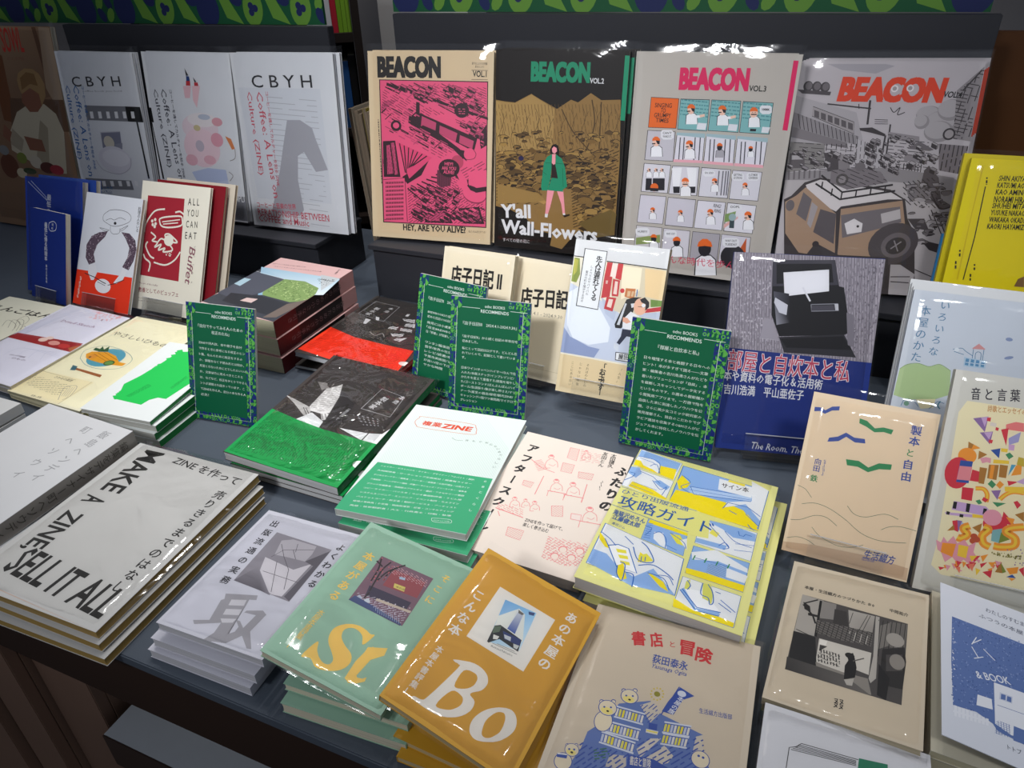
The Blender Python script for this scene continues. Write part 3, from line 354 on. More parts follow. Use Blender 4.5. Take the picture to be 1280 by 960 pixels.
"beacon3":[["T","BEACON",[28.3,21.6],[70.7,21.1],12.6,"#d3245f",6,0],["T","VOL.3",[71.7,21.4],[81.9,21.4],3.4,"#141414",2,0],["P","#d3245f",[[95.2,3.4],[98.1,3.5],[98.2,43.5],[95.2,43.4]]],["P","#26252c",[[10.3,26.9],[28.9,27.1],[29,45.8],[10.1,46.1]]],["P","#e06c2b",[[10.6,27.2],[28.6,27.4],[28.6,45.5],[10.4,45.8]]],["T","SINGING",[13.4,33.2],[24.6,33.1],2.8,"#3a2a26",1,0],["T","TO",[17.4,36.1],[20.7,36.4],2.8,"#3a2a26",1,0],["T","GRUMPY",[13.5,39.4],[24.7,39.3],2.8,"#3a2a26",1,0],["T","TIMES",[14.9,42.5],[23.4,42.5],2.8,"#3a2a26",1,0],["P","#26252c",[[29.8,27.3],[48.5,27.1],[49.1,46.5],[29.7,46.3]]],["P","#7fb3b5",[[30.1,27.7],[48.2,27.5],[48.8,46.2],[30,45.9]]],["H","#4f8a90",[[30.4,27.9],[47.9,27.7],[48.5,37.9],[30.6,38.3]],3,2.2,0.7,1.6,1],["P","#dcdce2",[[42.5,41.5],[48.3,41.6],[47.9,45.7],[42.2,45.5]]],["P","#26252c",[[34.6,42.8],[34.4,37.1],[36.5,35.6],[39.6,35.5],[41.8,37],[42.7,42.4]]],["P","#e8e8ec",[[35,42.8],[34.8,37.3],[36.6,36],[39.7,35.9],[41.5,37.3],[42.4,42.4]]],["E","#e9c0ad",[37.4,33.7],2.30175,2.728,0],["P","#26252c",[[37,32.6],[39.7,32.5],[39.7,35],[38.3,34.7]]],["P","#26252c",[[34.8,34.5],[36.9,34.3],[37,34.9],[35,35.2]]],["P","#e06c2b",[[34.7,33.1],[34.9,31.5],[36.2,30.4],[37.9,30.3],[39.4,31.3],[40,32.9],[37.3,32.7]]],["L","#e8e8ec",1.6,[[38.8,38],[43.9,37.5]],0],["L","#e9c0ad",1.6,[[43.3,37.5],[46.4,36.7]],0],["P","#26252c",[[49.6,27.1],[67.9,27.2],[68.9,46.3],[49.6,46.1]]],["P","#7fb3b5",[[49.9,27.4],[67.6,27.5],[68.6,46],[49.9,45.8]]],["H","#4f8a90",[[50.2,27.7],[67.4,27.7],[68.1,37.8],[50.5,37.9]],3,2.2,0.7,1.6,2],["P","#dcdce2",[[62.2,41.3],[67.8,41.4],[67.5,45.4],[62,45.2]]],["P","#26252c",[[54.6,42.6],[54.3,36.9],[56.3,35.5],[59.3,35.4],[61.5,36.9],[62.4,42.2]]],["P","#e8e8ec",[[55,42.5],[54.7,37.2],[56.4,35.9],[59.4,35.8],[61.2,37.2],[62.1,42.2]]],["E","#e9c0ad",[57.2,33.6],2.30175,2.728,0],["P","#26252c",[[56.8,32.6],[59.4,32.5],[59.4,34.8],[58,34.6]]],["P","#26252c",[[54.7,34.4],[56.7,34.2],[56.8,34.8],[54.9,35]]],["P","#e06c2b",[[54.5,33],[54.7,31.5],[55.9,30.4],[57.6,30.3],[59.1,31.3],[59.7,32.8],[57,32.6]]],["L","#e8e8ec",1.6,[[58.6,37.8],[63.5,37.4]],0],["L","#e9c0ad",1.6,[[62.9,37.4],[65.9,36.5]],0],["P","#26252c",[[69.1,27.3],[87.5,27.6],[87.8,46.4],[69.4,46.2]]],["P","#7fb3b5",[[69.4,27.7],[87.2,27.9],[87.4,46.1],[69.7,45.9]]],["H","#4f8a90",[[69.6,27.9],[86.9,28.1],[87.8,38.1],[70.1,38]],3,2.2,0.7,1.6,3],["P","#dcdce2",[[82.9,42],[87.7,42.1],[87,45.5],[82.8,45.5]]],["P","#26252c",[[74.3,42.7],[73.9,37.1],[75.8,35.7],[78.7,35.6],[80.8,37.1],[81.8,42.3]]],["P","#e8e8ec",[[74.6,42.7],[74.2,37.4],[75.9,36.1],[78.8,36],[80.5,37.4],[81.5,42.3]]],["E","#e9c0ad",[76.6,33.9],2.47225,2.8985,0],["P","#26252c",[[75.1,34.6],[78.3,34.5],[78.6,35.1],[74.9,35.3]]],["L","#26252c",0.3,[[75.4,33.7],[76.2,33.6]],0],["L","#26252c",0.3,[[77,33.6],[77.8,33.6]],0],["P","#e06c2b",[[74,33.3],[74.2,31.8],[75.3,30.7],[76.9,30.6],[78.4,31.6],[79,33.1],[76.5,32.9]]],["P","#26252c",[[75.8,43.5],[79.5,43.5],[79.4,44.9],[75.8,45]]],["P","#dfdfe4",[[79.7,30.5],[80.6,29.4],[85.6,29.2],[86.9,30.4],[87.3,33.3],[86.1,34.3],[81.8,34.5],[80.1,33.3]]],["T","HMMM..",[81.1,32.5],[86.1,32.4],1.5,"#26252c",1,0],["P","#26252c",[[9.9,47.7],[28.8,47.7],[29.2,66.9],[9.5,67.2]]],["P","#c3c0c8",[[10.3,48],[28.4,48],[28.9,66.6],[9.9,66.9]]],["P","#26252c",[[13.4,64.7],[13.2,58.7],[15.5,57.1],[18.8,57],[21,58.5],[21.9,64.2]]],["P","#e8e8ec",[[13.7,64.7],[13.6,59],[15.5,57.6],[18.8,57.4],[20.7,58.8],[21.5,64.2]]],["E","#e9c0ad",[16.5,55.1],2.30175,2.728,0],["P","#26252c",[[16.1,54],[18.9,53.8],[18.9,56.4],[17.4,56.2]]],["P","#26252c",[[13.7,56],[16,55.7],[16,56.4],[13.9,56.7]]],["P","#e06c2b",[[13.6,54.5],[13.9,52.8],[15.3,51.6],[17,51.5],[18.6,52.6],[19.2,54.2],[16.4,54]]],["P","#dfdfe4",[[18.9,48.4],[20.1,47.1],[26.1,46.8],[27.5,48.3],[27.9,51.6],[26.3,52.9],[21.2,53.2],[19.3,51.8]]],["T","CAN'T",[20.4,49.7],[26.3,49.5],1.5,"#26252c",1,0],["T","WAKE IT..",[20.6,51.9],[26.6,51.8],1.5,"#26252c",1,0],["P","#26252c",[[29.7,48.2],[48.1,47.9],[48.6,66.6],[29.4,67.2]]],["P","#d9d7e0",[[30.1,48.5],[47.8,48.3],[48.3,66.3],[29.7,66.8]]],["P","#9fb8c0",[[29.7,48.2],[48.1,47.9],[48.2,50.7],[29.7,49.9]]],["L","#4c4a54",0.7,[[32.3,51.2],[32.8,65.8]],0],["L","#4c4a54",0.7,[[34.9,51],[35.5,65.6]],0],["L","#4c4a54",0.7,[[42,50.6],[42.7,65.1]],0],["L","#4c4a54",0.7,[[45.3,50.5],[46,64.9]],0],["P","#e3a9b4",[[29.2,65.4],[48.4,64.9],[48.6,66.6],[29.4,67.2]]],["P","#26252c",[[36.3,64.5],[36.1,59.1],[38,57.7],[40.9,57.5],[42.9,58.9],[43.8,64]]],["P","#e8e8ec",[[36.6,64.5],[36.4,59.4],[38.1,58.1],[40.9,57.9],[42.6,59.2],[43.4,64]]],["E","#e9c0ad",[38.9,55.9],2.0925000000000002,2.4800000000000004,0],["P","#26252c",[[38.5,54.9],[41,54.7],[41,57],[39.6,56.9]]],["P","#26252c",[[36.4,56.7],[38.4,56.4],[38.5,57.1],[36.6,57.3]]],["P","#e06c2b",[[36.3,55.3],[36.5,53.9],[37.7,52.8],[39.3,52.7],[40.7,53.6],[41.3,55.1],[38.7,54.9]]],["P","#26252c",[[48.9,47.9],[67.7,48.1],[68.5,67],[49.1,66.9]]],["P","#d9d7e0",[[49.2,48.2],[67.3,48.4],[68.1,66.7],[49.5,66.5]]],["P","#9fb8c0",[[48.9,47.9],[67.7,48.1],[67.8,50.8],[48.8,49.6]]],["L","#4c4a54",0.7,[[51.9,51.3],[52.7,65.6]],0],["L","#4c4a54",0.7,[[54.5,51.1],[55.3,65.5]],0],["L","#4c4a54",0.7,[[61.4,50.8],[62.3,65]],0],["L","#4c4a54",0.7,[[64.5,50.6],[65.5,64.8]],0],["P","#e3a9b4",[[48.9,65.1],[68.3,65.3],[68.5,67],[49.1,66.9]]],["P","#26252c",[[56.5,62.5],[56.3,58.3],[57.8,57.2],[60,57.1],[61.6,58.2],[62.3,62.2]]],["P","#a7a4ac",[[56.8,62.5],[56.5,58.5],[57.8,57.5],[60,57.4],[61.4,58.4],[62.1,62.2]]],["E","#26252c",[58.4,55.8],1.736,2.108,0],["P","#e06c2b",[[56.4,55.3],[56.6,54.2],[57.5,53.3],[58.7,53.2],[59.8,54],[60.3,55.1],[58.3,55]]],["P","#26252c",[[68.6,48.3],[87.4,48.5],[87.2,67],[69.1,67]]],["P","#d9d7e0",[[68.9,48.6],[87,48.8],[86.9,66.6],[69.4,66.7]]],["P","#9fb8c0",[[68.6,48.3],[87.4,48.5],[87.5,51.2],[68.5,50]]],["L","#4c4a54",0.7,[[71.6,51.6],[72.6,65.7]],0],["L","#4c4a54",0.7,[[74,51.5],[75,65.6]],0],["L","#4c4a54",0.7,[[80.7,51.1],[81.8,65.1]],0],["L","#4c4a54",0.7,[[83.8,50.9],[84.9,64.9]],0],["P","#e3a9b4",[[68.9,65.2],[87,65.2],[87.2,67],[69.1,67]]],["P","#26252c",[[76.6,60.8],[76.4,57.7],[77.4,56.9],[79.1,56.8],[80.2,57.6],[80.8,60.6]]],["P","#e8e8ec",[[76.8,60.8],[76.6,57.9],[77.5,57.1],[79.1,57],[80.1,57.8],[80.6,60.6]]],["E","#26252c",[77.9,55.9],1.3019999999999998,1.581,0],["P","#e06c2b",[[76.4,55.5],[76.5,54.7],[77.2,54],[78.1,54],[78.9,54.5],[79.2,55.4],[77.8,55.3]]],["P","#26252c",[[9.4,69.2],[28,69.2],[27.7,88.3],[8.9,88.5]]],["P","#d4d2da",[[9.8,69.5],[27.7,69.6],[27.3,88],[9.3,88.2]]],["P","#26252c",[[11.6,78.6],[11.6,75.5],[12.7,74.6],[14.4,74.5],[15.5,75.3],[16,78.2]]],["P","#e8e8ec",[[11.8,78.5],[11.7,75.6],[12.7,74.9],[14.4,74.7],[15.4,75.5],[15.8,78.2]]],["E","#e9c0ad",[13.2,73.6],1.150875,1.364,0],["P","#26252c",[[13,73],[14.4,72.9],[14.4,74.2],[13.6,74.1]]],["P","#26252c",[[11.8,74],[12.9,73.9],[13,74.3],[11.9,74.4]]],["P","#26252c",[[11.7,79.3],[15.8,79],[16.3,87],[12.1,87.4]]],["P","#26252c",[[16.5,78.2],[16.4,75.1],[17.5,74.3],[19.2,74.2],[20.3,75],[20.8,77.9]]],["P","#e8e8ec",[[16.7,78.2],[16.6,75.2],[17.5,74.5],[19.2,74.4],[20.2,75.1],[20.6,77.9]]],["E","#e9c0ad",[18,73.2],1.150875,1.364,0],["P","#26252c",[[17.8,72.7],[19.3,72.6],[19.2,73.9],[18.5,73.8]]],["P","#26252c",[[16.6,73.7],[17.8,73.5],[17.8,73.9],[16.7,74]]],["P","#26252c",[[16.5,78.9],[20.6,78.6],[21.2,86.6],[17,87]]],["P","#26252c",[[20.6,77.9],[20.5,74.8],[21.6,74],[23.3,73.9],[24.4,74.7],[24.9,77.5]]],["P","#e8e8ec",[[20.8,77.9],[20.7,74.9],[21.7,74.2],[23.3,74.1],[24.2,74.8],[24.7,77.6]]],["E","#e9c0ad",[22.1,72.9],1.150875,1.364,0],["P","#26252c",[[21.9,72.4],[23.3,72.3],[23.3,73.6],[22.6,73.5]]],["P","#26252c",[[20.7,73.4],[21.9,73.2],[21.9,73.6],[20.9,73.7]]],["P","#26252c",[[20.6,78.6],[24.7,78.3],[25.3,86.3],[21.2,86.6]]],["E","#e06c2b",[18.1,84.9],2.8,2.8,0],["P","#26252c",[[15.3,85.5],[20.9,85.3],[21.1,87.4],[15.5,87.6]]],["P","#26252c",[[29,69.6],[47.1,69.1],[47.5,88.2],[28.2,88.5]]],["P","#d4d2da",[[29.3,69.9],[46.7,69.4],[47.1,87.9],[28.6,88.2]]],["P","#e8e8ec",[[35.5,70.4],[28.8,71.3],[30.9,83.3],[35.1,83]]],["P","#26252c",[[35.5,82.9],[30.9,83.3],[31.6,87.6],[35.7,87.2]]],["P","#e8e8ec",[[38.6,70.2],[45.3,70.1],[45.9,82.1],[41.8,82.4]]],["P","#26252c",[[41.4,82.5],[45.9,82.1],[46.1,86.3],[42.1,86.7]]],["P","#26252c",[[36.2,89.2],[36,83.6],[38,82.1],[40.9,81.8],[42.9,83.3],[43.8,88.5]]],["P","#e8e8ec",[[36.5,89.2],[36.3,83.8],[38,82.5],[41,82.2],[42.7,83.6],[43.5,88.6]]],["E","#e9c0ad",[38.8,80.2],2.2475,2.635,0],["P","#26252c",[[37.3,80.9],[40.5,80.7],[40.8,81.3],[37.1,81.6]]],["L","#26252c",0.3,[[37.6,80],[38.4,79.9]],0],["L","#26252c",0.3,[[39.2,79.9],[40,79.8]],0],["P","#e06c2b",[[36.2,79.6],[36.4,78.1],[37.7,76.9],[39.3,76.8],[40.7,77.8],[41.3,79.3],[38.7,79.2]]],["P","#26252c",[[48.4,69.2],[67.5,69.4],[67.8,88.3],[48.3,88.4]]],["P","#d4d2da",[[48.7,69.6],[67.2,69.7],[67.4,87.9],[48.7,88.1]]],["L","#6c6a74",0.8,[[60,70.8],[60.5,86.7]],0],["L","#6c6a74",0.8,[[62.6,70.6],[63.1,86.5]],0],["L","#6c6a74",0.8,[[64.5,70.5],[65,86.3]],0],["L","#6c6a74",0.8,[[66,70.4],[66.6,86.2]],0],["P","#26252c",[[56.2,84.7],[56,80.6],[57.4,79.5],[59.5,79.3],[61,80.3],[61.7,84.2]]],["P","#e8e8ec",[[56.4,84.7],[56.2,80.7],[57.4,79.7],[59.6,79.6],[60.8,80.6],[61.5,84.2]]],["E","#e9c0ad",[58,78],1.5693750000000002,1.8600000000000003,0],["P","#26252c",[[57.7,77.3],[59.5,77.1],[59.6,78.9],[58.6,78.8]]],["P","#26252c",[[56.2,78.7],[57.6,78.5],[57.7,78.9],[56.4,79.1]]],["P","#e06c2b",[[56.1,77.6],[56.2,76.5],[57.1,75.7],[58.3,75.6],[59.3,76.3],[59.8,77.4],[57.9,77.3]]],["P","#dfdfe4",[[49.6,71.9],[50.7,71],[56.1,70.6],[57.4,71.5],[57.7,73.8],[56.3,74.7],[51.6,75.1],[49.9,74.2]]],["T","OH, GOD!",[51,73.5],[56.5,73.2],1.5,"#26252c",1,0],["P","#26252c",[[68.5,69.6],[87.1,69.5],[87.2,88.2],[68.6,88.5]]],["P","#d4d2da",[[68.8,69.9],[86.8,69.8],[86.9,87.9],[68.9,88.1]]],["P","#26252c",[[76.2,85.3],[75.9,81.5],[77.2,80.5],[79.1,80.3],[80.5,81.3],[81.2,84.8]]],["P","#e8e8ec",[[76.4,85.3],[76.1,81.6],[77.2,80.7],[79.1,80.6],[80.3,81.5],[81,84.9]]],["E","#e9c0ad",[77.7,79.2],1.46475,1.736,0],["P","#26252c",[[77.4,78.5],[79.1,78.3],[79.1,79.9],[78.2,79.8]]],["P","#26252c",[[76.1,79.7],[77.4,79.6],[77.5,80],[76.2,80.2]]],["P","#e06c2b",[[76,78.8],[76.1,77.8],[76.9,77],[77.9,76.9],[78.9,77.5],[79.3,78.6],[77.6,78.5]]],["P","#dfdfe4",[[68.4,72.3],[69.4,71.2],[74.6,70.8],[75.9,72],[76.3,74.8],[75,75.9],[70.4,76.2],[68.7,75.1]]],["T","GETTING",[69.6,73.3],[74.9,73],1.5,"#26252c",1,0],["T","SO STRONG",[69.9,75.2],[75.2,74.9],1.5,"#26252c",1,0],["P","#dfdfe4",[[77.6,71.6],[78.7,70.5],[84.2,70.1],[85.6,71.3],[86,74],[84.6,75.1],[79.8,75.5],[78,74.4]]],["T","A LOT MORE",[79,72.6],[84.5,72.3],1.5,"#26252c",1,0],["T","CONVERSION",[79.2,74.5],[84.8,74.2],1.5,"#26252c",1,0],["P","#26252c",[[8.8,90.5],[27,90.3],[26.5,109.6],[8,110.1]]],["P","#cfccd6",[[9.1,90.8],[26.7,90.6],[26.2,109.3],[8.3,109.8]]],["P","#26252c",[[16.5,107],[16.4,103.2],[17.8,102.1],[19.8,101.9],[21.2,102.9],[21.7,106.5]]],["P","#e8e8ec",[[16.8,106.9],[16.7,103.3],[17.8,102.4],[19.9,102.2],[21,103.1],[21.5,106.5]]],["E","#e9c0ad",[18.4,100.8],1.3601250000000003,1.612,0],["P","#26252c",[[18.2,100.1],[19.9,99.9],[19.9,101.6],[19,101.5]]],["P","#26252c",[[16.7,101.4],[18.1,101.2],[18.1,101.6],[16.9,101.8]]],["P","#e06c2b",[[16.7,100.5],[16.8,99.4],[17.7,98.6],[18.8,98.5],[19.7,99.1],[20.1,100.2],[18.4,100.1]]],["P","#26252c",[[28.2,90.6],[47.2,90.6],[47.3,110],[27.8,110.1]]],["P","#c9c6d0",[[28.5,90.9],[46.9,91],[47,109.6],[28.2,109.7]]],["P","#26252c",[[36,106.9],[35.9,103.1],[37.2,102.1],[39.1,101.9],[40.5,102.8],[41.1,106.3]]],["P","#e8e8ec",[[36.2,106.8],[36.1,103.2],[37.2,102.3],[39.2,102.1],[40.3,103],[40.9,106.4]]],["E","#e9c0ad",[37.8,100.8],1.3601250000000003,1.612,0],["P","#26252c",[[37.5,100.1],[39.2,99.9],[39.2,101.5],[38.3,101.4]]],["P","#26252c",[[36.1,101.4],[37.5,101.1],[37.5,101.6],[36.3,101.8]]],["P","#e06c2b",[[36,100.4],[36.2,99.4],[37,98.6],[38.1,98.5],[39,99.1],[39.4,100.2],[37.7,100.1]]],["P","#26252c",[[48.3,90.8],[67.1,90.7],[67,109.8],[47.9,109.9]]],["P","#d8d6df",[[48.7,91.1],[66.7,91],[66.6,109.5],[48.2,109.6]]],["P","#26252c",[[55.8,106.7],[55.5,101.9],[57.2,100.6],[59.6,100.3],[61.4,101.5],[62.2,106.1]]],["P","#e8e8ec",[[56.1,106.7],[55.8,102.1],[57.2,100.9],[59.7,100.7],[61.1,101.8],[61.9,106.1]]],["E","#e9c0ad",[57.9,98.9],1.778625,2.108,0],["P","#26252c",[[57.5,98],[59.6,97.8],[59.7,99.8],[58.5,99.7]]],["P","#26252c",[[55.8,99.7],[57.5,99.4],[57.5,99.9],[56,100.2]]],["P","#e06c2b",[[55.7,98.4],[55.8,97.1],[56.8,96.1],[58.2,96],[59.4,96.8],[59.9,98.1],[57.8,98]]],["T","RING!",[59.3,94.7],[64.2,94.8],2.4,"#26252c",1,0],["T","RING",[60.3,98],[64.6,98.1],2.4,"#26252c",1,0],["P","#26252c",[[68.1,90.6],[86.7,91],[86.8,109.8],[67.9,110]]],["P","#dcdae2",[[68.4,91],[86.4,91.3],[86.5,109.5],[68.3,109.6]]],["P","#7f9a5c",[[67.5,98.6],[74.3,95.9],[73.8,102],[67.8,104]]],["P","#dca9a6",[[67.7,105.3],[76,99.1],[76.2,100.4],[68.1,108]]],["P","#3b4a50",[[71,100.9],[74,101.3],[74.5,107.3],[71.3,107.4]]],["E","#9ab0b4",[72.5,100.1],2.4,2.4,0],["P","#26252c",[[80.2,107.7],[79.8,102.1],[81.6,100.5],[84.4,100.3],[86.4,101.7],[87.4,106.9]]],["P","#e8e8ec",[[80.5,107.6],[80.1,102.3],[81.7,100.9],[84.5,100.7],[86.1,102],[87.1,106.9]]],["E","#e9c0ad",[82.4,98.6],2.0925000000000002,2.4800000000000004,0],["P","#26252c",[[82,97.6],[84.4,97.4],[84.4,99.7],[83.1,99.6]]],["P","#26252c",[[80.1,99.5],[81.9,99.2],[82,99.8],[80.3,100.1]]],["P","#e06c2b",[[79.9,98.1],[80,96.6],[81.1,95.4],[82.7,95.3],[84.1,96.2],[84.7,97.7],[82.2,97.6]]],["P","#dfdfe4",[[68.8,92.6],[70,91.7],[76,91.2],[77.5,92],[77.8,94.2],[76.1,95.1],[70.9,95.6],[69,94.8]]],["T","OOPS.",[70.3,94.1],[76.4,93.6],1.5,"#26252c",1,0],["P","#26252c",[[7.9,112],[26.4,111.9],[26.5,129.3],[7.4,130.1]]],["P","#cdc9ce",[[8.2,112.3],[26.1,112.2],[26.2,129],[7.7,129.8]]],["P","#8a9a5c",[[8.4,121],[25.3,117],[25.9,122.6],[8.6,126.1]]],["P","#26252c",[[18.4,129.3],[18.3,123.8],[20.3,122.3],[23.1,122],[25,123.3],[25.8,128.4]]],["P","#e8e8ec",[[18.8,129.2],[18.7,124],[20.3,122.7],[23.1,122.3],[24.7,123.6],[25.5,128.4]]],["E","#26252c",[21.1,120.4],1.9529999999999998,2.3715,0],["P","#e06c2b",[[18.6,119.9],[18.9,118.4],[20,117.3],[21.6,117.1],[22.9,118],[23.5,119.5],[21,119.4]]],["P","#dfdfe4",[[7.6,115.1],[9,113.8],[15.8,113],[17.4,114.3],[17.7,117.4],[15.8,118.8],[10,119.4],[7.9,118.2]]],["T","HURRY!",[9.3,117.2],[16.1,116.6],1.5,"#26252c",1,0],["P","#26252c",[[27.3,112.1],[45.9,112.1],[46.5,131.2],[27.3,131.5]]],["P","#cfccd4",[[27.6,112.4],[45.6,112.4],[46.1,130.9],[27.6,131.2]]],["P","#26252c",[[34.4,131.9],[34.2,125.2],[36.5,123.4],[39.8,123],[42.2,124.6],[43.2,130.8]]],["P","#e8e8ec",[[34.8,131.8],[34.6,125.5],[36.5,123.9],[39.9,123.5],[41.8,125],[42.8,130.8]]],["E","#26252c",[37.5,121.1],2.387,2.8985,0],["P","#e06c2b",[[34.5,120.6],[34.7,118.7],[36.1,117.3],[38,117.1],[39.6,118.2],[40.3,120],[37.3,119.9]]],["P","#dfdfe4",[[28.4,114.7],[29.5,113.5],[35.3,112.9],[36.7,114],[37,116.8],[35.4,118],[30.4,118.5],[28.6,117.5]]],["T","WHAT A DAY",[29.8,116.6],[35.7,116],1.5,"#26252c",1,0],["P","#26252c",[[47.5,112.2],[66.2,112.1],[66.5,131.6],[47.4,131.7]]],["P","#aaa6ae",[[47.8,112.5],[65.9,112.4],[66.1,131.2],[47.7,131.3]]],["P","#26252c",[[52,143],[51.5,131],[55.5,127.6],[61.4,126.9],[65.5,129.8],[67.5,140.9]]],["P","#e8e8ec",[[52.8,142.9],[52.2,131.4],[55.6,128.5],[61.5,127.7],[65,130.4],[66.9,141]]],["E","#26252c",[57.1,123.5],4.34,5.27,0],["P","#e06c2b",[[51.8,122.5],[52.3,119.3],[54.7,116.7],[57.9,116.4],[60.8,118.3],[62.1,121.5],[56.9,121.4]]],["P","#26252c",[[67,112],[86.2,112.1],[86.8,131.1],[67.2,131.8]]],["P","#cfccd6",[[67.3,112.3],[85.9,112.4],[86.4,130.8],[67.5,131.4]]],["P","#c0582a",[[69.6,121.8],[80.6,119.9],[83.5,112.7],[84.4,123.5],[70.1,126]]],["E","#26252c",[76.2,126.6],8,8,0],["P","#dfdfe4",[[68.1,115.8],[69.6,114.4],[77.2,113.5],[79.1,114.9],[79.6,118.5],[77.6,120.1],[71,120.8],[68.6,119.4]]],["T","WAY OUT",[70,117],[77.6,116.3],1.5,"#26252c",1,0],["T","TUESDAY",[70.3,119.5],[78,118.8],1.5,"#26252c",1,0],["T","んな時代を歩んで",[33,136.5],[85,135.1],5.6,"#cc3156",0,0]],
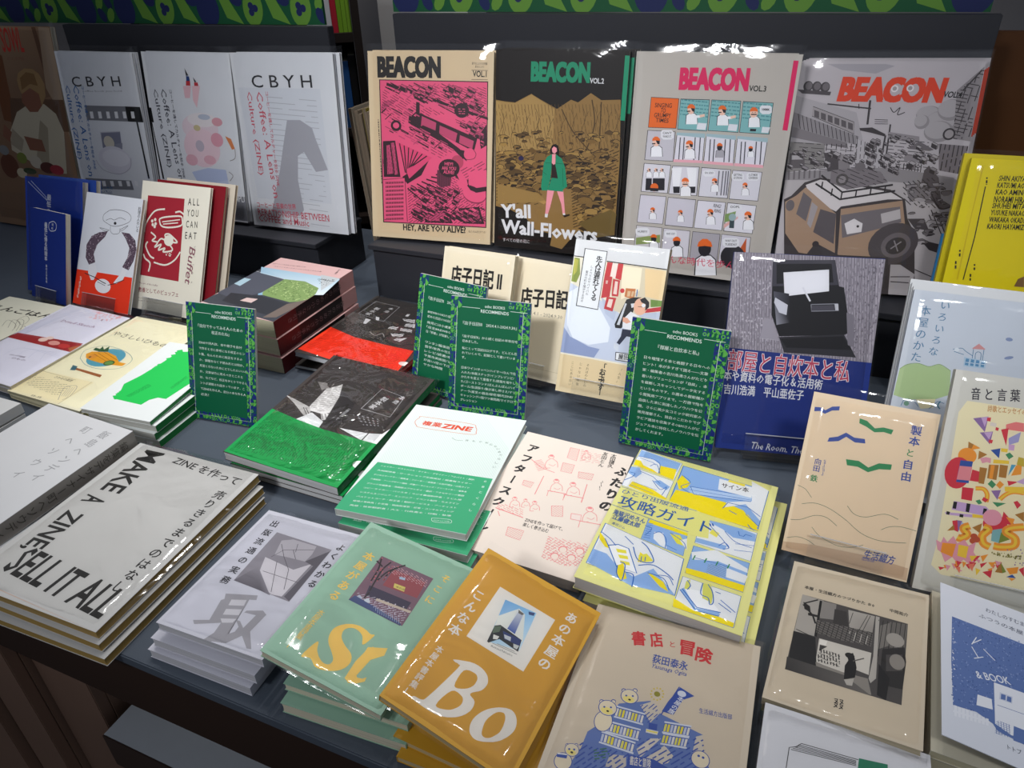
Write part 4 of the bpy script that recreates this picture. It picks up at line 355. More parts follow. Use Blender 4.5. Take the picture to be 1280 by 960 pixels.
"beacon4":[["P","#a09ca2",[[15.2,1.5],[23.8,4.9],[42.7,6.8],[52.5,2.6],[47.1,1.5]]],["P","#a7a2a6",[[-0.2,19.3],[35.4,28.5],[42.3,46.4],[-3.5,47.4],[-3.5,36],[-0.4,27.6]]],["P","#9c9698",[[10.4,25.4],[34.9,34],[36,40.9],[10.5,30.9]]],["L","#3b3538",0.3,[[10.4,25.4],[34.9,34],[36,40.9],[10.5,30.9]],0],["P","#5a5458",[[11.4,27.4],[14.3,28.4],[14.8,32.2],[11.9,31.2]]],["P","#5a5458",[[15.4,28.8],[18.3,29.7],[18.9,33.6],[15.9,32.5]]],["P","#5a5458",[[19.5,30.1],[22.3,31],[22.9,34.9],[20,33.8]]],["P","#5a5458",[[23.5,31.4],[26.4,32.3],[26.9,36.2],[24,35.1]]],["P","#5a5458",[[27.5,32.7],[30.4,33.7],[31,37.5],[28.1,36.5]]],["P","#5a5458",[[31.5,34.1],[34.4,35],[35,38.8],[32.1,37.8]]],["P","#8a8589",[[-1.7,28.3],[38.9,42.3],[38.3,47.2],[-2,36.7]]],["H","#3b3538",[[-1.7,28.3],[38.9,42.3],[38.3,47.2],[-2,36.7]],75,2.2,0.4,0,1],["P","#7c767a",[[-2,36.7],[32.7,45.9],[33.9,49.4],[-1.5,43.1]]],["L","#3b3538",1.2,[[42,21.6],[42.6,35.3]],0],["L","#3b3538",0.8,[[18.4,23.9],[43.2,26.3]],0],["L","#3b3538",0.5,[[36,23.7],[36.5,26.4]],0],["P","#3b3538",[[38.4,37.4],[45.5,36.9],[53.5,40.6],[53.5,42],[45.4,40],[39.1,38.8]]],["L","#3b3538",1,[[53.6,41.3],[53.3,60.2]],0],["L","#3b3538",0.9,[[55.3,35],[56,55.8]],0],["P","#b3aeb2",[[37.8,43.7],[50.6,47.6],[54.2,61.6],[38.8,59.2]]],["H","#3b3538",[[37.8,43.7],[50.6,47.6],[54.2,61.6],[38.8,59.2]],85,2.2,0.35,4,1],["P","#8d878b",[[54.6,39.2],[72.3,41.6],[73,45.7],[55.3,43.3]]],["H","#3b3538",[[54.7,39.9],[78,44.2],[81.7,64.9],[58.3,61.4]],5,2,0.4,4,3],["P","#6c666a",[[66.9,48.6],[72.8,44.3],[81.5,48.9],[79,49.7]]],["P","#8a8488",[[66.1,52.1],[78.3,53.2],[78.2,56.6],[66.1,55.6]]],["H","#3b3538",[[66.3,57],[77,57.4],[77,65.1],[66.8,64]],88,1.6,0.5,0,1],["E","#8f8a8d",[75.4,29.3],7,5,0],["E","#a8a3a6",[74.6,28.5],6.02,4.1,0],["E","#8f8a8d",[82.7,33.9],9,7,0],["E","#a8a3a6",[81.9,33.1],7.74,5.739999999999999,0],["E","#8f8a8d",[86.5,26.5],7,6,0],["E","#a8a3a6",[85.7,25.7],6.02,4.92,0],["E","#8f8a8d",[82.2,38.6],8,6,0],["E","#a8a3a6",[81.4,37.8],6.88,4.92,0],["E","#8f8a8d",[72.2,33.4],4,4,0],["E","#a8a3a6",[71.4,32.6],3.44,3.28,0],["P","#8b8588",[[87.7,15.8],[99.7,2.8],[100,43.7],[90.7,42.5]]],["H","#3b3538",[[87.9,17.2],[99.9,4.1],[100.3,42.3],[90.7,42.5]],10,2,0.5,5,4],["L","#3b3538",0.8,[[90.9,15.8],[98.8,4.7]],0],["H","#3b3538",[[87.9,17.2],[99.9,4.1],[100.3,42.3],[90.7,42.5]],98,3.4,0.5,6,4],["P","#7c7579",[[83.5,45.4],[99.2,46.4],[100.4,62.9],[86.2,60.6]]],["H","#3b3538",[[83.5,45.4],[99.2,46.4],[100.4,62.9],[86.2,60.6]],90,2.4,0.6,5,1],["E","#3b3538",[88,39.9],3.4,3.4,0],["E","#9c9698",[88,39.9],2.4,2.4,0],["E","#3e383c",[6,14],2.7,3,0],["E","#6a6468",[6.4,13.7],1.9,2.2,0],["E","#3e383c",[10.9,14.2],2.7,3,0],["E","#6a6468",[11.2,14],1.9,2.2,0],["E","#3e383c",[15.7,14.5],2.7,3,0],["E","#6a6468",[16.1,14.2],1.9,2.2,0],["P","#4a4448",[[0.1,15.8],[19.5,17],[19.1,19.1],[3.1,18.1]]],["P","#84807f",[[-2.9,46],[20.4,46.9],[21.7,61.1],[-1.2,64.7]]],["H","#3b3538",[[-2.9,46],[38.3,47.2],[40.4,60.5],[-1.2,64.7]],3,2.4,0.35,5,7],["H","#3b3538",[[20.4,46.9],[38.2,46.5],[40.2,59.1],[21.7,61.1]],87,2.8,0.5,4,8],["P","#5d575a",[[0.8,53],[9.3,52.8],[10.5,61.4],[1.3,62]]],["P","#a9a4a7",[[2,54.2],[8.5,54],[8.8,56.4],[2.3,56.7]]],["P","#8e898c",[[-1.2,64.7],[40.4,60.5],[60.7,59.9],[94.8,64.5],[100.8,68.5],[107.8,135.3],[8.9,142.1]]],["H","#6b6568",[[-1.4,63.2],[21.2,62.6],[20.5,66.9],[-0.6,69.1]],85,3,1,0,1],["P","#b1abad",[[-0.6,69.1],[45.6,67.5],[85.1,69],[95.5,97.3],[94.3,136.2],[8.9,142.1]]],["P","#4b4548",[[20.5,52.5],[26.5,51],[30.8,56.5],[32.4,62.2],[24.1,63.2]]],["E","#8f898c",[31.2,54.4],1.8,1.8,0],["P","#837d80",[[29.4,56.6],[34.7,55],[37.2,62.1],[30.3,62.3]]],["P","#5a5356",[[78.3,60.8],[80.4,58],[86.9,64.8],[90.5,77.4],[97.9,81.3],[90.2,83.1],[85.2,77.6],[77.6,72.1]]],["P","#7b7578",[[69.1,69.6],[76.9,67.9],[85.6,71.9],[83.9,77.6],[73.5,79.5]]],["L","#3b3538",0.8,[[80.8,67.8],[86.6,77.5],[91.6,83],[100.2,79.8]],1],["H","#3b3538",[[67.5,68.2],[84.3,64.8],[92.9,83],[71,81]],40,2,0.5,4,9],["P","#4a4447",[[73.9,89.6],[83.3,89.1],[87.2,96.2],[78.9,95.2]]],["P","#403a3d",[[82.7,101.6],[94,104],[97.9,110.4],[89.3,107.9]]],["H","#3b3538",[[84.9,83.3],[99.2,88.4],[96,100.2],[86.5,91.9]],60,2,0.6,0,1],["X","scatter",[[-2.9,46],[38.3,47.2],[40.4,60.5],[-1.2,64.7]],60,302,"box",["#3b3538","#6f686c","#a9a3a6","#8d878b"],1.4,3.6],["X","scatter",[[37.6,42.3],[61.7,41.8],[65.7,65.4],[42,61.9]],60,482,"box",["#3b3538","#6f686c","#a9a3a6","#8d878b"],1.4,3.6],["X","scatter",[[54.6,39.2],[84.8,45.4],[86.9,64.8],[58.3,61.4]],60,652,"box",["#3b3538","#6f686c","#a9a3a6","#8d878b"],1.4,3.6],["X","scatter",[[65.9,66.9],[95,65.9],[97.9,88.5],[84.1,109.7],[71.5,83.9]],90,9,"rock",["#3b3538","#8b8588","#a39da0","#6f696c"],1.6,4.5],["P","#40393a",[[5.3,114],[0.9,80.8],[4.9,78.5],[11.7,70.1],[20.5,66.9],[61.5,72.7],[70.6,78.1],[73.9,89.6],[79.4,98.1],[86.1,136.8],[8.9,142.1]]],["P","#cfc9ca",[[12.6,71.6],[20.6,68.1],[61.7,74.1],[69.2,78.2],[61.1,78.5],[34.9,83.9],[32.5,87],[16.7,80.2]]],["P","#a58a74",[[1.8,82.3],[7.8,78.3],[12.8,73],[32.8,88.4],[35.6,112.3],[33.2,115.5],[14,113.5],[4.4,101.8]]],["P","#a58a74",[[35.1,85.4],[69.3,78.9],[73,92.5],[60.8,102],[54.8,108.3],[36.8,106.2]]],["P","#a58a74",[[36.8,106.2],[53.4,99.4],[57.2,114.2],[37.4,115.3]]],["P","#6a6367",[[11.8,76],[17.4,80.2],[15.7,93.7],[9.3,89.5]]],["P","#5c5559",[[23.2,85.9],[32.8,88.4],[34.1,107.1],[20.9,100.2]]],["P","#a19a9d",[[17.6,81.7],[21.5,84.5],[19.1,98],[16.6,95.1]]],["P","#736c70",[[35.7,89.1],[57.9,84.4],[68.6,82.5],[70.8,91.9],[59.8,96.1],[38.5,103.1]]],["P","#d9d4d6",[[38.5,94.1],[43.7,90.9],[49,93.6],[49.1,98.8],[41,100.7]]],["E","#3b3538",[46.5,95.5],0.8,0.8,0],["P","#b9b3b5",[[58.4,87.3],[68.8,84],[70.1,89.7],[60,93.1]]],["E","#4f484b",[68.3,105.3],14.5,12.5,-30],["E","#6d6568",[70,106],8.6,7.6,-30],["E","#3f393b",[70.1,106.3],6,5,-30],["L","#8f888b",0.7,[[67.4,108.3],[72.8,103.6]],0],["L","#8f888b",0.7,[[68.6,103.1],[71.8,109.6]],0],["P","#3d3739",[[18.6,114.8],[23.3,106.9],[37.9,113.7],[66.9,113.6],[70.8,137.8],[17.8,141.5]]],["L","#2b2628",1.1,[[18.2,70.6],[33.6,79.6],[64.3,73.3]],0],["L","#2b2628",1.1,[[20.9,65.5],[34.3,75.2],[62.4,69.8]],0],["L","#2b2628",0.8,[[22.2,69.3],[22.1,73.7]],0],["L","#2b2628",0.8,[[28.4,73.2],[28.3,77.6]],0],["L","#2b2628",0.8,[[34.3,75.2],[34.2,79.5]],0],["L","#2b2628",0.8,[[42.4,73.6],[42.4,78]],0],["L","#2b2628",0.8,[[50.5,72.1],[50.5,76.5]],0],["L","#2b2628",0.8,[[58.4,70.7],[58.5,75]],0],["P","#7b7478",[[26.1,62.4],[40.4,60.5],[54.3,62.3],[59.4,68.5],[36.9,73.6],[26.5,69.6]]],["E","#55504f",[33.2,67.7],3.6,3.6,0],["E","#8b8487",[33.2,67.7],2.2,2.2,0],["H","#3b3538",[[26.1,62.4],[40.4,60.5],[54.3,62.3],[59.4,68.5],[36.9,73.6]],20,2.2,0.4,6,1],["E","#6e686b",[42.3,59.8],3,2.6,0],["E","#3d3739",[23.4,107.7],2,2,0],["E","#6a6366",[5,84.4],2.6,3.4,0],["P","#a8a2a4",[[69,118],[74.5,117.7],[83.7,123.2],[83.3,137],[70.8,137.8]]],["L","#3b3538",0.6,[[70.2,125.6],[81.3,124.9]],0],["L","#3b3538",0.6,[[70.7,128.6],[81.2,128.7]],0],["L","#3b3538",0.5,[[83.2,120.2],[93.5,124.1]],0],["L","#3b3538",0.5,[[53.7,25.5],[56.1,28.2],[59,25.5],[58.3,29.5],[62.1,28.1]],1],["L","#3b3538",0.4,[[46.2,32.4],[53.5,32.6]],0],["H","#3b3538",[[46.3,33.1],[53.6,33],[53.9,35.1],[46.6,35.2]],0,1.2,0.35,0,1],["T","BEACON",[23.9,22],[80.3,22.3],13,"#d2401f",6,0.12],["E","#ddd8da",[54.3,15],2,2,0],["E","#9c9698",[54.3,15],1.2,1.2,0],["E","#ddd8da",[62.7,14.7],2,2,0],["E","#9c9698",[62.7,14.7],1.2,1.2,0],["T","VOL.4",[80.7,19.6],[90.6,19.9],3.4,"#141414",2,0.15]],
"cbyh1":[["T","C B Y H",[15.9,30.9],[79.8,28.6],8.8,"#2c2c30",0.4,0],["T","coffee book you hold",[27.8,35.8],[79.3,34],2.2,"#8c8c92",0,0],["P","#77787f",[[27,47.3],[80,46],[80.3,59.4],[25.7,60.7]]],["P","#141414",[[80,46],[99,45.7],[100.2,59.2],[80.3,59.4]]],["P","#dddde0",[[31.6,52.7],[36,52.5],[35.8,58.7],[31.4,58.9]]],["P","#dddde0",[[42.7,52.2],[47.1,52],[46.9,58.2],[42.6,58.4]]],["P","#dddde0",[[53.7,51.7],[58,51.6],[57.9,57.7],[53.6,57.9]]],["P","#dddde0",[[64.6,51.3],[68.8,51.1],[68.7,57.1],[64.5,57.3]]],["P","#dddde0",[[75.4,50.8],[79.5,50.6],[79.5,56.6],[75.3,56.8]]],["P","#dddde0",[[86,50.3],[90.1,50.1],[90.1,56.1],[85.9,56.3]]],["P","#b9b9c2",[[40.3,70.9],[67.5,68.6],[65.9,86.1],[39.8,91.5]]],["P","#7d7f92",[[41.4,71.8],[67.2,69.5],[65.9,84.2],[51.3,88.9],[40,85.8]]],["E","#c9c3b6",[49.8,80],7,6,0],["P","#8b8d9c",[[57.5,81],[67.7,79.5],[65.9,86.1],[56.8,88.5]]],["E","#cfcdd6",[53.3,96.2],22,13,0],["E","#d9d8df",[55.2,94.2],18,8,0],["L","#aaa6b4",0.6,[[26.9,98.1],[35.3,107.1],[56.5,109.3],[71.6,102.5],[75.4,92.9]],1],["L","#141414",2.2,[[91.8,59.2],[94.4,110.8]],0],["P","#77787f",[[6.3,116.9],[70.1,114.6],[71.6,123.5],[4.5,127.2]]],["P","#dddde0",[[17.6,119.1],[22.4,118.7],[22.5,123.9],[18.2,124.2]]],["P","#dddde0",[[29.1,118.2],[33.9,117.8],[34,122.9],[29.7,123.3]]],["P","#dddde0",[[40.5,117.3],[45.2,116.9],[45.4,122],[41.1,122.4]]],["P","#dddde0",[[51.7,116.4],[56.4,116],[56.6,121.1],[52.4,121.4]]],["P","#dddde0",[[62.9,115.5],[67.5,115.2],[67.7,120.2],[63.6,120.5]]],["P","#dddde0",[[73.8,114.6],[78.4,114.3],[78.6,119.3],[74.6,119.6]]],["P","#dddde0",[[84.7,113.8],[89.2,113.4],[89.4,118.4],[85.4,118.7]]],["T","ーと音楽の世界",[11.6,128.5],[42.9,126.2],4,"#1d5a8c",0,0],["T","COFFEE and Music",[10.5,132.4],[40.5,130.1],4,"#1d5a8c",0,0],["T","Culture (ZINE)",[3.4,29.7],[0.1,98.9],7.5,"#2c66a6",0.5,0],["T","Coffee: A Lens on",[15.6,29.3],[12.2,114.6],7.5,"#2c66a6",0.5,0],["T","コーヒーを通してカルチャーを知る ZINE",[27.1,29.6],[21.5,107.1],3.6,"#2c66a6",1,0]],
"cbyh2":[["P","#141414",[[-11.4,47.1],[2.3,47],[3,59.8],[-10.6,60.1]]],["P","#dddde0",[[-6.3,51.7],[-2.6,51.6],[-2.3,57.3],[-6.1,57.5]]],["P","#dddde0",[[-12.4,51.5],[-9.4,51.3],[-9.3,57.6],[-12.3,57.8]]],["L","#141414",2.2,[[-0.2,60],[4.2,110.6]],0],["P","#1d3c78",[[49.1,19],[52.5,19.3],[52.9,23.5],[48.7,23.6]]],["P","#33363c",[[48.5,12.6],[51.9,18.6],[49.1,19]]],["P","#b8343c",[[48.3,23.1],[52.9,23],[52.7,26.8],[47.6,26.9]]],["P","#33363c",[[56.7,19.6],[60.1,23.6],[57.8,24]]],["P","#b8343c",[[57.3,24],[61.4,23.9],[61.8,26.8],[57.2,26.9]]],["P","#d8b4bc",[[44.1,27.3],[53.3,27.1],[50.3,37.1],[44.5,37.3]]],["P","#dcb9c0",[[54.5,27],[63.6,26.7],[56.9,45.1],[53.5,38.6]]],["E","#d9c9d0",[57.4,62],21,12,0],["E","#dcd6d8",[60.9,55],17,6,0],["E","#dcc4cc",[56.7,79.2],21,17,0],["E","#d29aa8",[75.4,71.2],7,6,0],["E","#b9b0bc",[54.6,77.6],5,5,0],["E","#b3bac8",[63.7,52.4],7,2.4,0],["E","#d09aa4",[77.9,55.9],6,3.6,0],["E","#c4b890",[53.9,62.1],4,2.6,0],["E","#d4a8b4",[42.8,90.6],7,5,0],["E","#d4a8b4",[64.3,89.2],7,4,0],["P","#b0bad4",[[40.9,101.5],[60.7,96.5],[81.6,96.8],[82.5,105.5],[48.3,113.6]]],["P","#bcc4d9",[[48.3,113.6],[82.5,105.5],[83.2,116.2],[57,118.4]]],["P","#cf7f4a",[[85.1,67.3],[91.5,69.5],[94.7,77.8],[91.2,78.5]]],["L","#8f8a8a",0.7,[[94.7,77.8],[93.6,85.6],[87.4,88.5]],1],["L","#8f8a8a",0.7,[[84.8,98.3],[88.9,101.5],[84.7,106.3]],1],["T","Culture (ZINE)",[6.3,31.2],[10.7,99.7],6.5,"#3c3c48",0.5,0],["T","Coffee: A Lens on",[16.4,30.9],[23.4,110.1],6.5,"#3c3c48",0.5,0],["T","コーヒーを通してカルチャーを知る ZINE",[27.1,30.9],[28.8,107.8],3.2,"#3c3c48",1,0],["P","#77787f",[[80.7,119.6],[101.5,119.2],[105.4,141.2],[83.2,141.3]]],["T","SAMPLE",[81.5,124.4],[100.7,124.3],6,"#dddde0",0.5,0],["T","見本",[83,128.5],[88.2,128.5],4,"#dddde0",0,0]],
"cbyh3":[["T","C B Y H",[18.9,26.2],[78.4,25.2],9.5,"#2c2c30",0.4,0],["P","#c9ccd3",[[4.2,26.5],[85.4,25.7],[85.9,116],[8.4,116.9]]],["H","#a9aab2",[[31.5,32.4],[80.7,32.6],[81.2,138.5],[28.5,139.8]],2,4.2,0.5,30,1],["P","#a3a3ab",[[49.8,50.3],[62.8,49.9],[73.8,55.6],[76.5,64.8],[85.3,88.2],[73.1,90.5],[63.2,75],[56.6,78.5],[53.8,98.3],[56.4,123.5],[51.4,129],[21.7,128],[36.2,91.2],[44.3,66.3]]],["T","Culture (ZINE)",[10.5,29.5],[11.9,96.9],6.5,"#c05060",0.5,0],["T","Coffee: A Lens on",[21.4,29.5],[25.9,115.5],6.5,"#c05060",0.5,0],["T","コーヒーを通してカルチャーを知る ZINE",[31.1,29],[30.8,104.9],3.2,"#c05060",1,0],["T","コーヒーと音楽の世界",[6.4,125.1],[48.2,124.1],5,"#c05060",1,0],["T","RERATIONSHIP BETWEEN",[6.2,131.9],[81.6,131.5],6,"#c05060",0.8,0],["T","COFFEE and Music",[6.2,137.5],[59.9,137.7],6,"#c05060",0.8,0]],
"card1":[["X","cardborder"],["L","#d4e2d8",0.5,[[14,12],[37,12]],0],["L","#d4e2d8",0.5,[[75,12],[96,12]],0],["L","#d4e2d8",0.45,[[8,12],[8,145.8],[91,145.8],[91,12]],0],["T","odnc BOOKS",[43,10.5],[68,10.5],3.4,"#d4e2d8",0.6,0],["T","RECOMMENDS",[38,17],[73,17],4,"#d4e2d8",1.2,0],["T","『自分でやってみる人のための",[17,31],[83,31],4.6,"#d4e2d8",0.6,0],["T","校正のたね』",[37,38],[63,38],4.6,"#d4e2d8",0.6,0],["T","　ZINEや同人誌、本や冊子を自分",[17,52],[81,52],3.5,"#d4e2d8",0.4,0],["T","で作るときに参考になる校正のヒン",[17,59.6],[85,59.6],3.5,"#d4e2d8",0.4,0],["T","ト集。なんのために校正をするの",[17,67.2],[81,67.2],3.5,"#d4e2d8",0.4,0],["T","か、誤植をなくす読み方とは何か、",[17,74.8],[83,74.8],3.5,"#d4e2d8",0.4,0],["T","見落とさないためにどうしたらいいの",[17,82.4],[87,82.4],3.5,"#d4e2d8",0.4,0],["T","か、文章以外に見るべきところと",[17,90],[81,90],3.5,"#d4e2d8",0.4,0],["T","は、などなど。校正をひとりでやるヒ",[17,97.6],[87,97.6],3.5,"#d4e2d8",0.4,0],["T","ントが凝縮され詰まっています。こ",[17,105.2],[83,105.2],3.5,"#d4e2d8",0.4,0],["T","でZINEを作る人、自分の本を作る人",[17,112.8],[85,112.8],3.5,"#d4e2d8",0.4,0],["T","必見！",[17,120.4],[29,120.4],3.5,"#d4e2d8",0.4,0]],
"card2":[["X","cardborder"],["L","#d4e2d8",0.5,[[14,12],[37,12]],0],["L","#d4e2d8",0.5,[[75,12],[96,12]],0],["L","#d4e2d8",0.45,[[8,12],[8,146.1],[91,146.1],[91,12]],0],["T","odnc BOOKS",[43,10.5],[68,10.5],3.4,"#d4e2d8",0.6,0],["T","RECOMMENDS",[38,17],[73,17],4,"#d4e2d8",1.2,0],["T","『店子日記Ⅱ　2023.4.1-2024.3.31』",[16,31],[84,31],4.6,"#d4e2d8",0.6,0],["T","BREWBOOKSの店主が書き続けた",[17,48],[83,48],3.5,"#d4e2d8",0.4,0],["T","初めた日記の365日分。",[17,54],[57,54],3.5,"#d4e2d8",0.4,0],["T","発見には小麦粉、本屋、古",[17,62],[83,62],3.5,"#d4e2d8",0.4,0],["T","「店主BREWBOOKSの日々",[17,68],[83,68],3.5,"#d4e2d8",0.4,0],["T","日「移動」が加速していく。",[17,74],[67,74],3.5,"#d4e2d8",0.4,0],["T","ワンタン麺/高田渡/スパイス",[17,88],[83,88],3.5,"#d4e2d8",0.4,0],["T","哲学/世界の仕事/観測の日",[17,94],[83,94],3.5,"#d4e2d8",0.4,0],["T","レシピ/読書/本屋/花/家",[17,100],[83,100],3.5,"#d4e2d8",0.4,0],["T","千葉市美術館/マスク/植物",[17,106],[83,106],3.5,"#d4e2d8",0.4,0],["T","が高い/空の下/酒蔵の古本",[17,112],[83,112],3.5,"#d4e2d8",0.4,0],["T","やかな時間",[17,118],[47,118],3.5,"#d4e2d8",0.4,0]],
"card3":[["X","cardborder"],["L","#d4e2d8",0.5,[[14,12],[37,12]],0],["L","#d4e2d8",0.5,[[75,12],[96,12]],0],["L","#d4e2d8",0.45,[[8,12],[8,139.9],[91,139.9],[91,12]],0],["T","odnc BOOKS",[43,10.5],[68,10.5],3.4,"#d4e2d8",0.6,0],["T","RECOMMENDS",[38,17],[73,17],4,"#d4e2d8",1.2,0],["T","『店子日記Ⅲ　2024.4.1-2024.9.30』",[16,34],[84,34],4.6,"#d4e2d8",0.6,0],["T","「店子日記Ⅱ」から続く日記の半年分を",[16,50],[86,50],3.5,"#d4e2d8",0.4,0],["T","収めました。",[16,56],[36,56],3.5,"#d4e2d8",0.4,0],["T","私にとって日記はログです。どんどん忘",[16,65],[86,65],3.5,"#d4e2d8",0.4,0],["T","れていくので、記録として書いていま",[16,71],[84,71],3.5,"#d4e2d8",0.4,0],["T","す。",[16,77],[21,77],3.5,"#d4e2d8",0.4,0],["T","日本ワイン/オッペンハイマー/なんで仕",[16,90],[86,90],3.5,"#d4e2d8",0.4,0],["T","入れた/本屋スナック/インプレゾンビ/",[16,96],[84,96],3.5,"#d4e2d8",0.4,0],["T","かたちを変えて重複する/原稿を増やし",[16,102],[86,102],3.5,"#d4e2d8",0.4,0],["T","た/ゴーストランド/ばんぶんぽん/ハイ",[16,108],[86,108],3.5,"#d4e2d8",0.4,0],["T","ボール/急須祭り/秋が楽し押さえ/マリ",[16,114],[86,114],3.5,"#d4e2d8",0.4,0],["T","ナーラ/夏至の器皿/秘密/観光ZINE/",[16,120],[84,120],3.5,"#d4e2d8",0.4,0],["T","キャッシング/1階ワツ楽問題/マイクロア",[16,126],[88,126],3.5,"#d4e2d8",0.4,0],["T","グレッション",[16,132],[38,132],3.5,"#d4e2d8",0.4,0]],
"card4":[["X","cardborder"],["L","#d4e2d8",0.5,[[14,12],[37,12]],0],["L","#d4e2d8",0.5,[[75,12],[96,12]],0],["L","#d4e2d8",0.45,[[8,12],[8,138.2],[91,138.2],[91,12]],0],["T","odnc BOOKS",[43,10.5],[68,10.5],3.4,"#d4e2d8",0.6,0],["T","RECOMMENDS",[38,17],[73,17],4,"#d4e2d8",1.2,0],["T","『部屋と自炊本と私』",[30,30],[72,30],4.6,"#d4e2d8",0.6,0],["T","日々増殖する本と格闘する日々への",[17,43],[85,43],3.5,"#d4e2d8",0.4,0],["T","ヒント！本が多すぎて困る――文筆",[17,49.9],[84,49.9],3.5,"#d4e2d8",0.4,0],["T","家・編集者の吉川浩満さんがたどり",[17,56.8],[84,56.8],3.5,"#d4e2d8",0.4,0],["T","着いたソリューションが「自炊」。本",[17,63.7],[85,63.7],3.5,"#d4e2d8",0.4,0],["T","を裁断しスキャンしてデータ化する",[17,70.6],[84,70.6],3.5,"#d4e2d8",0.4,0],["T","というものです。お薦めの裁断機か",[17,77.5],[84,77.5],3.5,"#d4e2d8",0.4,0],["T","ら閲覧用アプリまで、一万冊で殆を",[17,84.4],[84,84.4],3.5,"#d4e2d8",0.4,0],["T","自炊した末に到達したノウハウを公",[17,91.3],[84,91.3],3.5,"#d4e2d8",0.4,0],["T","開。さらに美少女コミック研究家の",[17,98.2],[84,98.2],3.5,"#d4e2d8",0.4,0],["T","稀見理都さん、独自のこだわりでグ",[17,105.1],[84,105.1],3.5,"#d4e2d8",0.4,0],["T","ラビア雑誌を収集するOBMさんがビ",[17,112],[84,112],3.5,"#d4e2d8",0.4,0],["T","ジュアル本に特化したノウハウを伝",[17,118.9],[84,118.9],3.5,"#d4e2d8",0.4,0],["T","かしてくれます。",[17,125.8],[47,125.8],3.5,"#d4e2d8",0.4,0]],
"tenko1":[["T","店子日記 II",[14,47.1],[85.4,45.7],24,"#151210",3,0],["L","#b9ac8c",0.4,[[0,142.8],[100,142.8]],0]],
"tenko2":[["T","店子日記 III",[23.6,68.7],[114.1,60.3],26,"#151210",3,0],["T","2024.4.1 - 2024.9.30",[29.1,79.5],[91.3,76.8],5,"#8a8578",0.4,0],["L","#b9ac8c",0.4,[[0,153.8],[100,153.8]],0]],
